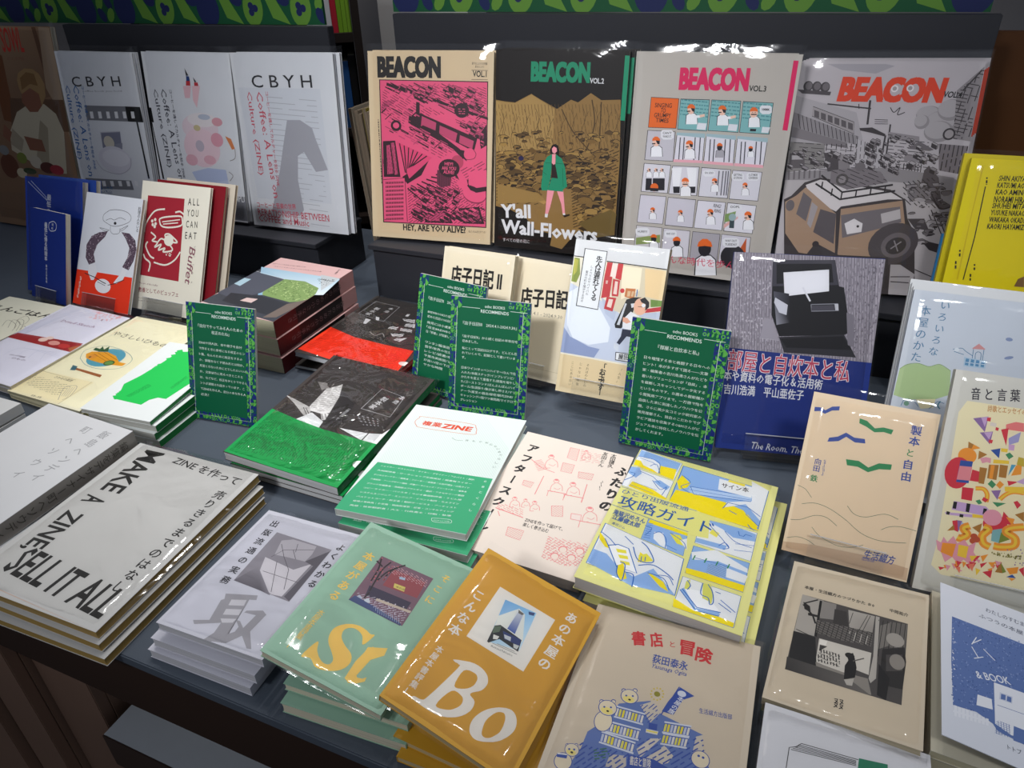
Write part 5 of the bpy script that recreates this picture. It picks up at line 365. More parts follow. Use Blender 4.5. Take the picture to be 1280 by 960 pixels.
"senjin":[["P","#e9e3d0",[[0.3,18.1],[102.8,20.6],[104.7,50.4],[94.7,93.2],[71.3,127.2],[0.4,123.8]]],["P","#c6cede",[[0.5,46.5],[51.3,66.8],[71.9,81.8],[78.3,123],[-0.6,122.4],[-1.6,92.9]]],["P","#e3e8ee",[[-0.4,57.3],[9.7,49.8],[36.2,69],[50.7,88],[50.7,103.2],[29.7,109.7],[11.4,104.9],[3.1,92.2]]],["P","#8f9dc0",[[-1.6,92.9],[8.1,103.8],[29.9,111.2],[42.7,112.2],[37.9,122.2],[-0.6,122.4]]],["P","#b9c3d6",[[35.9,56.9],[54.7,69.3],[53.3,80],[43.1,74]]],["P","#8c9a45",[[1,19.5],[6.9,20],[9.6,36.2],[6.7,45.7],[1,44.9]]],["P","#b8b550",[[0.7,20.7],[5.6,21.7],[5.7,33.7],[2.5,38.6]]],["P","#d7cdb4",[[36.4,19.5],[103.6,20.9],[100,52.5],[86.7,61.7],[79.3,71.7],[51.7,69.7]]],["P","#f0e6cc",[[53.5,21.9],[74.6,22.3],[75.3,45.6],[57.4,57]]],["P","#e8cfa0",[[77.5,21.9],[99.4,22.1],[101.4,52.3],[82,50.6]]],["P","#c62f35",[[37.3,20.2],[43.1,20.2],[42.7,35.8],[36.3,34.4]]],["P","#eee4da",[[43.1,20.2],[48.9,20.3],[48.6,36.5],[42.3,35.1]]],["P","#c62f35",[[48.9,20.3],[54.6,20.3],[54.5,37.3],[48.2,35.9]]],["P","#c0353a",[[36.3,34.4],[44.9,34.8],[45,55.7],[36.1,58.4]]],["P","#d9b8b0",[[38.6,39.3],[40.9,39.3],[40.7,42.8],[38.7,42.7]]],["P","#c0353a",[[45.9,36.9],[53.6,37.4],[54,54.4],[47.1,54.6]]],["P","#ead6cc",[[48.5,38.8],[51.6,39.1],[52.2,52.5],[48.3,52.2]]],["P","#c0353a",[[42,56.1],[52.4,56.1],[50.4,70.7],[40.8,69]]],["P","#e9d6cc",[[44.6,58],[49.2,58.1],[48.3,67.2],[43.5,66.4]]],["E","#c62f35",[57.5,47.7],2.4,2.4,0],["P","#c27840",[[60.8,44.6],[71.3,44],[70.8,55.1],[60.7,53.5]]],["P","#d8b890",[[63.2,47.2],[66.5,47.1],[66.2,52.8],[63.2,52.9]]],["P","#d8b890",[[67.7,46.9],[70.2,46.9],[69.6,52.3],[67.3,52.3]]],["L","#3a6cb0",1,[[73.1,44.4],[73.2,51.8]],0],["P","#6f9040",[[88.2,52.7],[100,52.5],[100.2,58.3],[89.5,60.6]]],["P","#c02f38",[[82.6,63.8],[105.8,56.8],[105.1,62],[84.6,67.2]]],["P","#bcc6d8",[[78.9,68.8],[105.3,62.7],[106,72.2],[76.4,72.1]]],["P","#17161a",[[63.4,56.1],[70.4,52.9],[78.5,51.8],[73.1,60.7],[71,75.9],[62.1,87],[56,87.2],[54.6,83.6],[61.8,60.8]]],["P","#cfd3da",[[62.5,60],[64.3,60.5],[60,83.6],[57,83.7]]],["P","#d8dae0",[[68.5,59.9],[74.3,58.3],[73.4,62.2],[69.9,64.1]]],["P","#e4e6ea",[[62.8,77.1],[69.7,67.9],[79.3,71.7],[77.6,79.4],[72.8,87.6],[63.4,86]]],["P","#dfa58a",[[62.5,74.9],[67.1,75],[71.4,78.8],[67.2,81],[62.7,79.4]]],["E","#e6b79c",[78.9,61.4],7,9,0],["P","#17161a",[[77.3,54.2],[82.1,51.3],[87.3,55.8],[87.8,60.8],[84.3,65],[84,58.4],[79.3,56.9]]],["L","#17161a",0.5,[[76.3,61.7],[83.7,61.4]],0],["E","#e8ecf0",[81.9,59.8],2,2,0],["P","#20253c",[[63.6,87.2],[77.2,86.9],[76.9,94.5],[69.3,94.2],[63.2,104.2],[59.8,102.5],[63.3,95.1]]],["P","#d0d6df",[[56.8,103],[62.5,104.6],[62.8,111.9],[57.5,109]]],["P","#17161a",[[60.1,112.3],[73.5,111.6],[74.9,120.8],[60.9,121.1]]],["P","#e6e8ea",[[61,113],[73.6,112.4],[74.8,120.1],[61.5,120.2]]],["T","屋田洋",[64.3,119.6],[80.6,118],6,"#17161a",2,0],["L","#17161a",1,[[0.3,18.1],[12.9,18.1]],0],["L","#17161a",1,[[36.4,19.5],[103.5,20.5]],0],["P","#17161a",[[10.7,8.7],[35.8,9.2],[34.6,71.3],[9.9,70.3]]],["P","#e6e8ea",[[11.6,9.3],[35.1,9.9],[34,70.5],[10.7,69.5]]],["V","先人は遅れてくる",[28.2,18.3],[28.1,59.2],7,"#17161a",2],["V","しゃべりのサバイバル",[21.3,27.3],[20.1,56],3.2,"#3a3a40",0.5],["V","東京の町を闊歩する日々",[16.7,33.1],[15.8,64.2],3.2,"#3a3a40",0.5],["P","#dcc9a2",[[-0.4,124],[79.9,124.8],[78.2,169.9],[-0.1,164.8]]],["V","「お玉ですー」",[49.3,130.1],[50,163.7],7.5,"#17161a",2],["V","それはわたしの",[32.6,131.6],[32,153.8],3.4,"#5a5040",0],["V","じゃない今夜",[24.5,131.5],[23.8,153.8],3.4,"#5a5040",0],["V","ここにある古い",[15.4,131.6],[15.5,155.3],3.4,"#5a5040",0],["V","「人生」",[68.7,130.5],[67.1,142.9],3.2,"#5a5040",0]],
"heya":[["P","#8c8690",[[0.1,0.1],[102.3,0.4],[104.3,72.7],[-0.6,68.7]]],["H","#aaa4ae",[[0.1,0.1],[102.3,0.4],[104.3,72.7],[-0.6,68.7]],84,1.7,0.5,5,3],["H","#6d6772",[[0.1,0.1],[102.3,0.4],[104.3,72.7],[-0.6,68.7]],86,2.3,0.4,6,5],["S","#b9b3bd",[[0.1,0.1],[25.4,1],[32,64.8],[1.1,68]],150,1.4,2],["S","#6d6772",[[73.6,2.1],[101.8,2.4],[104,70.1],[87.6,66]],150,1.4,3],["P","#141318",[[26.6,4.5],[67.9,2.4],[72.4,20.4],[75.8,21.1],[83.5,52.1],[79.6,54.2],[36.5,58.2],[29.8,43.3],[28.3,25.6]]],["P","#3c3a44",[[26.6,4.5],[67.9,2.4],[71.8,19.6],[28.5,22.9]]],["P","#141318",[[29.4,7],[65.8,5.1],[68.5,18],[30.9,21]]],["P","#e4e4ea",[[34.7,12.8],[64.6,9.2],[66.3,24.2],[37.2,29.5]]],["Q",["#50505c","#26262e","#141318","#8f8f9a"],[[29.4,26.4],[40,27.5],[43,47.8],[33.9,50.2]]],["P","#c9cad4",[[31,30.7],[40,35.5],[39.9,42.7],[34.7,41.2],[30.6,34.3]]],["L","#d8d8e0",1.2,[[48.7,22.6],[54.7,32]],0],["L","#8a8a94",0.6,[[55.5,34.2],[73,32.6],[74.1,37.3],[56.3,38.9],[55.5,34.2]],0],["P","#c4c4cc",[[70.9,32.9],[73.4,32.7],[74,37.1],[71.9,37.2]]],["P","#4a4852",[[55.9,34.9],[70.7,33.6],[71.4,37.1],[56.6,38.4]]],["P","#2b2a30",[[36.5,58.7],[79.6,53.8],[89.3,69.5],[41.1,69.6]]],["P","#141318",[[37.5,59.9],[78.9,55.1],[85.8,64.4],[42.4,65.9]]],["L","#a9a5ae",0.5,[[23.3,60.4],[36.8,61.2]],0],["P","#9d98a2",[[24.9,45.5],[31,46.8],[36.7,60.9],[23.8,60]]],["P","#7b7680",[[79.4,38.3],[84.5,39.8],[87.2,62.5],[82.9,61.1]]],["T","部屋と自炊本と私",[3.1,85.4],[86.2,87.7],15.5,"#e6dde4",3,0],["T","部屋と自炊本と私",[3.1,85.4],[86.2,87.7],15.5,"#b5425a",0.8,0],["T","本や資料の電子化＆活用術",[1.3,93],[69.3,94.6],7.4,"#dddde0",1,0],["T","吉川浩満　平山亜佐子",[2.3,103.2],[57.7,103.3],7.6,"#dddde0",1,0],["T","The Room, The Books and I",[24.7,143.2],[90.1,144.2],6,"#dddde0",0.3,0.2]],
"iro":[["V","いろいろな",[19.8,8.1],[18.6,39.5],6.2,"#4d7a9c",0.5],["V","本屋のかたち",[8.9,13.3],[9.3,52.8],7,"#4d7a9c",0.5],["P","#a9c08c",[[0.4,72.8],[1,54.5],[5,50.8],[11.2,49],[17.9,50],[23.9,47.5],[30.9,50.7],[33.2,66.5],[25.7,70.9],[9.3,74.4]]],["L","#7f9a6a",0.4,[[1,54.5],[5,50.8],[11.2,49],[17.9,50],[23.9,47.5],[30.9,50.7]],1],["P","#e6dcb4",[[14.4,73.1],[25.7,70.9],[25.5,76.9],[18.1,79.1]]],["L","#4d7a9c",0.4,[[6.2,79.2],[8,74.3],[13.4,74.8],[16.6,77.9]],1],["L","#4d7a9c",0.4,[[23.1,78.1],[27.2,72.1],[31.2,72.8]],0],["E","#6f9a80",[9.2,77.1],1.6,1.6,0],["L","#3f7a90",0.8,[[28.7,71.8],[27.7,74.9],[29.4,76.9]],1],["P","#c98b8b",[[40.4,33.6],[43.5,30.2],[47.7,33.1],[47.3,33.5],[40.4,34.1]]],["L","#4d7a9c",0.4,[[41.1,34.2],[41.6,41.4]],0],["L","#4d7a9c",0.4,[[47,33.6],[47.4,41.2]],0],["L","#4d7a9c",0.4,[[43.3,41.2],[42.8,36.9],[44.2,35.5],[45.9,36.6],[46.3,41.4]],1],["P","#aac2d4",[[36.8,40.1],[49.8,40.7],[49.9,45.8],[37.5,46.3]]],["P","#4d86ae",[[38,40.9],[39.9,41],[40.1,45.4],[38.1,45.3]]],["L","#dfe6ea",0.3,[[38.2,43.5],[40.2,43.4]],0],["P","#4d86ae",[[41,41],[42.9,41.1],[43,45.3],[41.1,45.2]]],["L","#dfe6ea",0.3,[[41.2,43.4],[43.2,43.4]],0],["P","#4d86ae",[[44,41],[45.9,41.1],[46,45.2],[44.1,45.1]]],["L","#dfe6ea",0.3,[[44.2,43.3],[46.2,43.3]],0],["P","#4d86ae",[[47,41.1],[48.9,41.2],[49,45.1],[47.1,45]]],["L","#dfe6ea",0.3,[[47.2,43.2],[49.1,43.2]],0],["L","#4d7a9c",0.4,[[29.5,36.2],[34.3,34.7],[37.1,36.4],[41.3,38.6]],1],["L","#4d7a9c",0.4,[[30.4,37.5],[34.3,38.3],[36.3,38.7]],0],["E","#d4dbe2",[31.8,36.1],1.4,1.4,0],["E","#7d8db0",[59.6,24.7],2,1.2,0],["E","#7d8db0",[61.6,36.5],2.6,1,-20]],
"oto":[["P","#e9dfb8",[[9.3,18.4],[40.4,18],[59.7,127.5],[14.2,129],[7.7,124.2],[8.6,109.3],[5.9,26.2]]],["T","音 と 言 葉",[11.1,17.3],[36.5,14.1],7.5,"#2b2730",1,0],["T","詩歌とエッセイの往復書簡",[20.9,23],[51.2,20.9],4,"#c58a4a",1,0],["P","#8a6aa0",[[14.2,28.6],[22.1,25.9],[21.8,35.8]]],["P","#c3a3cc",[[18.3,27.3],[22.1,25.9],[21.2,32.7]]],["P","#cc2f3f",[[21.5,26.7],[23.5,26.3],[23.6,28.8],[21.6,28.8]]],["P","#d9d0c8",[[23.7,29.1],[26.9,29.2],[27,31.6],[23.8,31.3]]],["P","#e07a78",[[31.9,29],[36.7,26.5],[40.9,26.5],[41.8,31.7],[32.4,32]]],["P","#cc2f3f",[[29.9,32.6],[33.6,31],[34.2,41.9]]],["P","#cc2f3f",[[27,31.6],[28.7,31.9],[28.5,33.8],[27,33.5]]],["P","#8a6aa0",[[19.2,36.6],[26,34.6],[25.7,42.8]]],["P","#c3a3cc",[[21.4,36.1],[25.7,35],[24.8,39.9]]],["P","#cc2f3f",[[24.8,39.9],[26.9,39.8],[26.7,42],[24.8,41.8]]],["P","#9d9bc8",[[34.6,37.1],[40.3,32],[40.1,38.3],[35.6,41.1]]],["P","#a8742c",[[14.3,43.3],[21.3,46.1],[15,49]]],["P","#e8952c",[[17.3,44.6],[21.3,46.1],[16.5,48.2]]],["P","#a8742c",[[20.8,47.8],[25.5,49.2],[21.2,53.3]]],["P","#2b4f9c",[[26.7,46.1],[31.6,44],[31.9,50.2]]],["P","#e9c53a",[[31.9,43.9],[35.5,43.6],[35.5,45.8],[32.2,45.9]]],["P","#c9a0c9",[[35.3,40.8],[38.5,40.5],[38.7,44],[35.9,44.2]]],["P","#dd9aa8",[[22,52.3],[25.1,50.9],[26.3,53.8],[23.8,55.1]]],["P","#dd9aa8",[[25.1,50.9],[27.8,51.1],[28.1,54.2],[25.9,53.8]]],["P","#e9c53a",[[29.2,51.5],[37.3,50.6],[37.6,52.6],[29.4,53.9]]],["P","#3f8a5a",[[34.8,47.2],[36.8,45.5],[39.1,47.5],[37.1,49.8]]],["E","#e8952c",[15.2,52.2],5,5,0],["E","#cc2f3f",[11.9,63.8],7,10,0],["P","#2b4f9c",[[12.1,55.6],[18.8,55.1],[18.8,68.9],[12.1,69.6]]],["P","#dd8a90",[[12.3,59.2],[19,58.5],[19.2,67.2],[12.1,68]]],["P","#cc2f3f",[[19.3,60],[24.1,60.6],[23.9,67],[19.2,67.2]]],["P","#a8742c",[[22.9,57.7],[26.9,57.6],[26.9,67.6],[24,67.7]]],["P","#a8742c",[[27.4,55.1],[32.6,54.3],[32.9,63.7],[27.9,63.7]]],["P","#e8952c",[[28.5,55.2],[30.5,54.9],[30.8,63.5],[28.9,63.5]]],["P","#a8742c",[[33,53.9],[37.3,53.7],[37.6,61.5],[33.7,61.6]]],["P","#4a9cc0",[[38.9,52.6],[41.3,52.4],[38.4,59.8]]],["P","#e8952c",[[41.3,52.8],[44.1,49.9],[44.8,57.6],[39.9,59.4]]],["P","#bfa830",[[41.7,47.3],[44.6,47.5],[45.5,52.7],[41.5,52]]],["P","#cc2f3f",[[15.9,72],[22,71.4],[22.4,79.4],[16.6,79.5]]],["P","#3f8a5a",[[30.4,64.2],[33.2,66.5],[31.7,69.2],[28.8,67.1]]],["P","#e8952c",[[34.7,63.7],[37.3,65.5],[35.6,68.7],[33.2,66.8]]],["P","#cc2f3f",[[38.5,62.9],[44.3,62.3],[39.7,65.8]]],["L","#e8952c",2.6,[[23,71.2],[27.2,70.7],[29.7,73.6],[29.9,78.3]],1],["L","#e9c53a",1,[[23,71.2],[27.2,70.7],[29.7,73.6],[29.9,78.3]],1],["P","#8a6aa0",[[31.3,70.8],[36.3,69.2],[35.5,75.7]]],["P","#cc2f3f",[[28.1,75.5],[30.9,76.5],[29.7,78.7],[27.5,77.6]]],["P","#3f8a5a",[[33.1,77.5],[40.3,76.6],[36.2,80]]],["P","#3f8a5a",[[24.3,78.8],[26.4,77.5],[28.1,79.5],[26.3,80.7]]],["L","#e8952c",2.6,[[36.7,75.1],[39.3,71.3],[42.9,68.9],[48.3,68.5]],1],["L","#e9c53a",1,[[36.7,75.1],[39.3,71.3],[42.9,68.9],[48.3,68.5]],1],["L","#e9c53a",3,[[38.1,68.2],[47.9,66.2]],0],["P","#cc2f3f",[[43.9,75],[45.7,73.8],[48,75.9],[46.5,78.7]]],["P","#c3a3cc",[[43.1,62.6],[46.7,59.5],[47.3,63.2]]],["P","#c3a3cc",[[13.1,81.6],[30.4,81],[33.5,83.8],[30.7,86.8],[12.7,87.2]]],["P","#141414",[[12.9,82],[14.9,81.8],[15,86.3],[13.1,86.3]]],["P","#141414",[[20,81.4],[22.1,81.3],[22.2,86.8],[20.3,86.7]]],["P","#141414",[[29.3,82.4],[31.2,82.4],[31.2,85.9],[29.4,86.1]]],["P","#c3a3cc",[[9.4,89.6],[32,86.5],[31.7,88.7],[10.3,91]]],["P","#141414",[[10.3,88.7],[12.2,88.9],[12,90.9],[10.3,90.7]]],["P","#141414",[[17.5,88.9],[19.6,88.8],[19.6,90.7],[17.6,90.8]]],["P","#e9c53a",[[24.1,87.3],[31.4,86.7],[31.4,88.4],[24.4,89.5]]],["P","#cc2f3f",[[39.9,81.9],[47.4,89],[39.8,89.4]]],["P","#e8952c",[[41.7,84.9],[46.3,85.1],[45.8,89.5]]],["P","#a8742c",[[45.9,82.4],[50.2,79.7],[51.3,85.7]]],["E","#cc2f3f",[36.9,90.9],6.5,6,0],["E","#dd9aa8",[34.8,87],5,5,0],["P","#7fb0b0",[[36.1,94.6],[41.7,92.1],[41.3,101.6],[36.6,101.3]]],["P","#7a8a30",[[40.8,94.7],[46,98.1],[40.7,101.8]]],["P","#8a6aa0",[[16.2,93.1],[19.6,92.9],[18.6,100.3]]],["P","#cc2f3f",[[14.3,94.1],[16.9,93],[18.6,100.3],[16,99.6]]],["P","#9fb4d8",[[19.3,93.6],[21.9,94.6],[18.7,99.4]]],["P","#a8742c",[[12.6,101],[15.6,96.2],[16.6,99.5]]],["P","#a8742c",[[25.5,95.6],[30.2,91.7],[30,98.2]]],["L","#e8952c",4.6,[[24,94.9],[21,97.2],[23.7,100.6],[20.8,103.7],[18.7,103.5]],1],["L","#e8952c",4.6,[[31.3,93.9],[34.1,94.7],[31.6,99.4],[33,103.8],[36.6,105.2]],1],["L","#e8952c",4.6,[[51.8,88.7],[45.4,91.1],[43.3,94],[48.4,96.7],[48.6,101.4],[42.4,103.8],[38.4,104]],1],["L","#e9c53a",1.6,[[24,94.9],[21,97.2],[23.7,100.6],[20.8,103.7],[18.7,103.5]],1],["L","#e9c53a",1.6,[[31.3,93.9],[34.1,94.7],[31.6,99.4],[33,103.8],[36.6,105.2]],1],["L","#e9c53a",1.6,[[51.8,88.7],[45.4,91.1],[43.3,94],[48.4,96.7],[48.6,101.4],[42.4,103.8],[38.4,104]],1],["E","#b8502c",[27.4,100.9],1.9,1.9,0],["E","#b8502c",[27.3,103.7],1.9,1.9,0],["E","#b8502c",[29,102.4],1.9,1.9,0],["P","#dd9aa8",[[7.7,107.9],[10.7,109.1],[11.4,105],[14,107.9],[16.6,103.2],[19.4,107.3],[22.9,104],[25.5,107.3],[29,104],[28.8,110.5],[32.2,114.4],[28.2,118.7],[24.4,116.5],[22.3,120.3],[18.2,116.5],[14.8,120.7],[11.7,115],[9.5,113.9]]],["P","#e8952c",[[11.4,108.9],[18.8,107.9],[18.2,116.5],[11.5,115]]],["P","#e9c53a",[[20.2,107.9],[25.6,107.8],[25.6,115.4],[20.7,115]]],["P","#dd9aa8",[[18.4,120.5],[22.4,119.7],[20.5,123.8]]],["P","#e07a5c",[[38.7,114.4],[41.5,115.6],[40.7,118.2]]],["P","#cc2f3f",[[25.9,119.3],[28.2,117.9],[28.6,121.9]]],["P","#cc2f3f",[[11.8,124.4],[15.6,124],[13.1,126.4]]],["P","#e8952c",[[37.4,114.8],[41.3,113.7],[39.9,117.4]]],["P","#cc2f3f",[[33.4,116.8],[37.1,114.8],[34.4,119.3]]],["P","#e8952c",[[40.4,113.7],[44.1,112.7],[42.9,116.7]]],["P","#cc2f3f",[[27.3,116.9],[31.4,116.7],[30.2,120.6]]],["P","#cc2f3f",[[41.5,115.4],[44.9,114.3],[43.5,118.6]]],["P","#e8952c",[[14.4,122.6],[18.3,122.1],[15.7,124.7]]],["P","#e8952c",[[37.8,119.2],[40.3,117.5],[40.3,120.8]]],["P","#e8952c",[[24,117.8],[26.2,118],[25.1,121.7]]],["P","#dd9aa8",[[21.8,122.6],[25.2,123.6],[23.1,124.7]]],["P","#cc2f3f",[[28.7,113.2],[32.8,111.8],[30.2,116.8]]],["P","#dd9aa8",[[40.7,112.7],[44.9,113.2],[42.3,115.7]]],["P","#e07a5c",[[27.2,119],[30.5,117.2],[30.2,122.6]]],["P","#e8952c",[[19.5,121],[22,120],[22.5,123.8]]],["P","#e9c53a",[[27.1,113.4],[31.2,112.1],[28.8,116.8]]],["P","#dd9aa8",[[15.3,122.1],[18.4,122.2],[17,125.8]]],["P","#e8952c",[[32.9,112],[36.7,109.8],[34.6,115.4]]],["P","#cc2f3f",[[20.3,120.5],[23.1,119.5],[22,123.8]]],["P","#e8952c",[[20.1,118.6],[24.3,118.3],[21.2,121.8]]],["P","#dd9aa8",[[30.7,114.8],[33.1,114.3],[32.9,116.7]]],["P","#cc2f3f",[[20.7,118],[23.9,118.6],[21.8,120.9]]],["P","#e9c53a",[[31.5,120],[34.3,120.5],[32.7,124.4]]],["P","#e07a5c",[[21.2,122.4],[23.5,121.3],[23.8,125.6]]],["P","#cc2f3f",[[35.5,121.5],[40.4,118.9],[40.4,124.2]]],["P","#a8742c",[[41.9,119.8],[44.2,112.8],[45.8,119.5]]],["P","#7a8a30",[[44,113.2],[47.6,118.2],[45.8,119.5]]],["P","#e8952c",[[47.2,116],[53.3,113.5],[53.3,117.5],[49.7,119.2]]],["P","#2b4f9c",[[48.1,121.3],[51,118.9],[53.2,120.6]]],["P","#e8952c",[[49.2,121.4],[53,120.9],[51.3,122.9]]],["P","#cc2f3f",[[53.6,115],[56,112.8],[57.1,118.8]]],["S","#8a6aa0",[[45.2,104.6],[53.7,99.3],[56,112.8],[50.5,112.7]],40,0.8,4],["S","#8a8240",[[36.4,107.7],[53.4,106.4],[53.8,108.7],[40.7,109.3]],90,1,4]],
"seihon":[["P","#2b4696",[[2.9,13.5],[7.6,12.9],[12,14.6],[16.8,10.4],[22.8,8.9],[22.9,12.5],[17.4,13.8],[12.2,17.9],[7.7,16.3],[3.2,17.3]]],["P","#16824a",[[40.2,15.9],[46.3,16.9],[53.3,22],[59.7,19.8],[67.6,20.3],[66.6,24.4],[60.4,23.7],[53.6,25.4],[46.3,21.9],[40.6,20.2]]],["P","#2b4696",[[18.7,41.6],[19.5,37.9],[26.3,35.3],[32,30.5],[39.1,33.4],[47.4,32.8],[48.5,36.5],[40.2,37.4],[32.7,34.1],[27.4,39.2]]],["P","#16824a",[[36.1,53.3],[46.4,52.5],[54.5,56.4],[61.8,50.9],[71.7,49.6],[71.7,54.3],[62.7,55.9],[54.9,60.4],[46.4,57.7],[37.8,58.3]]],["V","製本",[84.6,17.1],[84.7,26.4],8.6,"#2b4696",1.6],["V","と",[83.3,36.7],[83.4,36.9],7,"#16824a",1],["V","自由",[83.5,46.8],[84,57],8.6,"#2b4696",1.6],["V","向田",[14.6,60.7],[14.6,66.8],6,"#2b4696",1],["V","鉄",[14.2,75.8],[14.2,76],6.4,"#16824a",1],["H","#2b4696",[[19.1,58],[20.6,57.6],[21.3,71.5],[19.8,71.9]],80,0.9,0.5,1,1],["L","#3c6450",0.35,[[2.5,84.9],[9.1,86.8],[15.5,93]],1],["L","#3c6450",0.35,[[8.8,100.2],[18.8,97],[30.6,98.5],[45,104.7],[59.5,113.1],[74.6,115.4],[93.9,112]],1],["L","#3c6450",0.35,[[44.6,92.8],[51.3,98.4],[60.5,98.5],[73.9,92.4],[84.6,94]],1],["L","#3c6450",0.35,[[2.2,116.1],[10.4,113.9],[20.8,107.6],[30.3,106.9],[39.7,111.9]],1],["L","#3c6450",0.35,[[20.5,118.1],[27.8,123.9],[41.9,128.3],[52.9,127.2],[62.6,122.5]],1],["L","#3c6450",0.35,[[73.7,106.1],[79.3,102],[87.8,99.7],[99.4,100.1]],1],["L","#3c6450",0.35,[[2.3,132.6],[11.5,129.4],[21.4,130.9],[29.1,135.6]],1],["P","#c9ab8c",[[-2.8,137],[25.7,132.8],[66.4,130.6],[99,132.2],[99.5,142.5],[-1.6,145.2]]],["T","生活綴方",[64.2,133.2],[87.6,132.6],7.5,"#2b4696",1.2,0.2],["T","出版部",[64,135.3],[73.6,134.6],2.4,"#2b4696",0.3,0]],
"naka":[["T","本屋・生活綴方のつづりかた ＃0",[12,28],[63,28.4],3.6,"#141414",1.4,0],["T","中岡祐介",[73.9,28.5],[86.5,29.1],3.6,"#141414",1.4,0],["P","#4a4644",[[11.5,34.8],[86.8,35.9],[86.1,110.8],[10.5,111.5]]],["P","#a8a29a",[[11.5,34.8],[27.4,35.6],[26.3,73.5],[11.3,74.2]]],["P","#8a8580",[[26.1,36.1],[36.8,35.7],[37.3,52.1],[27.1,54.4]]],["P","#98928a",[[45.6,38.1],[64.3,37.2],[63.7,54.3],[48,55.3]]],["P","#3a3634",[[36.1,41],[44.6,40.5],[47.5,56.4],[36.5,56.3]]],["Q",["#b0aaa2","#a8a29a","#938d86","#a8a29a"],[[45.6,38.1],[64.3,37.2],[63.8,55.2],[48.1,56.2]]],["L","#161414",1.2,[[13.6,44.2],[23.4,36.2]],0],["L","#161414",1.4,[[13.5,45.2],[21.7,53.7],[24.7,61.1]],0],["L","#161414",1.8,[[25.5,36.3],[26.3,73.5]],0],["P","#221f1e",[[13.3,42.3],[18.5,45.2],[20,51.5],[15,49.6]]],["P","#221f1e",[[18.1,52.3],[25.5,52.2],[25.1,54.3],[18.5,55]]],["L","#161414",0.7,[[12.3,71.9],[26.5,75.3]],0],["P","#6a6561",[[25.4,57],[64.3,54.1],[64.1,67.7],[43.2,70.2],[26.4,69.8]]],["H","#23201f",[[25.4,57],[64.3,54.1],[64.1,67.7],[43.2,70.2],[26.4,69.8]],15,2.2,0.5,0,1],["H","#23201f",[[25.4,57],[64.3,54.1],[64.1,67.7],[43.2,70.2],[26.4,69.8]],95,3.2,0.45,0,1],["H","#cfc9c0",[[48.3,58.9],[62.2,58.6],[62.2,66.7],[49.2,67.6]],95,4,0.4,0,1],["P","#cbc5bb",[[29,74.2],[64.6,73.6],[64.4,94],[55.3,92.9],[47.5,99.5],[29.4,97]]],["P","#e2ddd4",[[29.7,74.9],[34.8,74.6],[34.3,79.2],[29.8,79.7]]],["P","#3b3735",[[30.3,80],[35.4,79.7],[30.5,86.2]]],["H","#2b2826",[[30.2,83.6],[44.6,83.7],[45.3,95.4],[30.5,95.7]],80,2,0.8,3,2],["H","#2b2826",[[30.2,83.6],[44.6,83.7],[45.3,95.4],[30.5,95.7]],15,3,0.5,5,4],["P","#1d1b1b",[[10.7,74.4],[26.4,74.4],[30,96.8],[48.1,99.2],[49.8,109.9],[11.7,109.6]]],["P","#8b857d",[[29.4,97],[48,98.5],[64.1,97.4],[67.4,110.3],[53.4,110],[33,110.6]]],["Q",["#3a3735","#5c5854","#6a6560","#2e2b2a"],[[10.1,99.9],[48.8,100.6],[67.5,111.1],[10.7,111.4]]],["P","#161414",[[48.8,82],[52.8,78.6],[54.4,83.1],[56.3,90.8],[56,100],[49.2,104.5],[48.6,92.3],[50.4,86.5]]],["E","#161414",[50.9,82],3.2,2.6,0],["L","#5a5450",0.9,[[53.5,86],[60.3,80.6]],0],["P","#b5afa6",[[49.2,104.5],[55.5,101.1],[54.9,107.8],[51.4,108.4]]],["P","#b2aca4",[[64.9,37],[67.5,36.9],[69.2,95.2],[66.1,100.6],[64.6,97.2],[66,76.5]]],["P","#7a756f",[[68.7,44.9],[75.8,39.1],[75.9,61.9],[68.5,68.5]]],["P","#6a6560",[[74.5,38.7],[86.8,36.5],[85.5,61.4],[76,63.6]]],["H","#2d2a28",[[67.1,39.9],[86.8,36.5],[85.7,64.8],[68.4,75.5]],92,3,0.5,0,1],["E","#a19b93",[79.2,55.2],6,6.5,0],["P","#2a2726",[[71.4,67.3],[85.4,59.7],[87.2,72.7],[86.1,97.6],[71.2,99.2]]],["P","#4a4644",[[74.1,71.4],[84.6,67],[85.3,81.8],[75,86.2]]],["E","#8f8981",[81.5,75.1],5,7,0],["P","#1b1919",[[70,81.6],[77.7,91.6],[76.6,111],[70.8,108.9]]],["L","#23201f",0.4,[[49.1,39.6],[47.6,51.7]],0],["L","#23201f",0.4,[[59.3,38.3],[54.5,56.3]],0],["L","#23201f",0.4,[[61.2,38.1],[57,56.2]],0],["T","ヌヌ",[45.5,126.4],[51.2,125.5],3.8,"#141414",2,0],["T","ヌヌ",[45.3,129.9],[51.1,129.8],3.8,"#141414",2,0]],
"whitebot":[["L","#3a3a3a",0.5,[[17.1,42.9],[17.7,27.9],[22.3,25.4],[24.6,22.2],[58.5,20.2]],0],["L","#3a3a3a",0.45,[[18.8,28.9],[57.3,24.9]],0],["L","#3a3a3a",0.45,[[19.8,27.6],[57.2,24]],0],["L","#3a3a3a",0.45,[[20.8,26.3],[57.2,23.2]],0],["L","#3a3a3a",0.45,[[21.9,25],[57.2,22.4]],0],["L","#3a3a3a",0.45,[[22.9,23.8],[57.2,21.6]],0],["P","#1f7a5a",[[58.8,19],[75.3,16.7],[75.2,24],[58,28.6]]]],
"house":[],
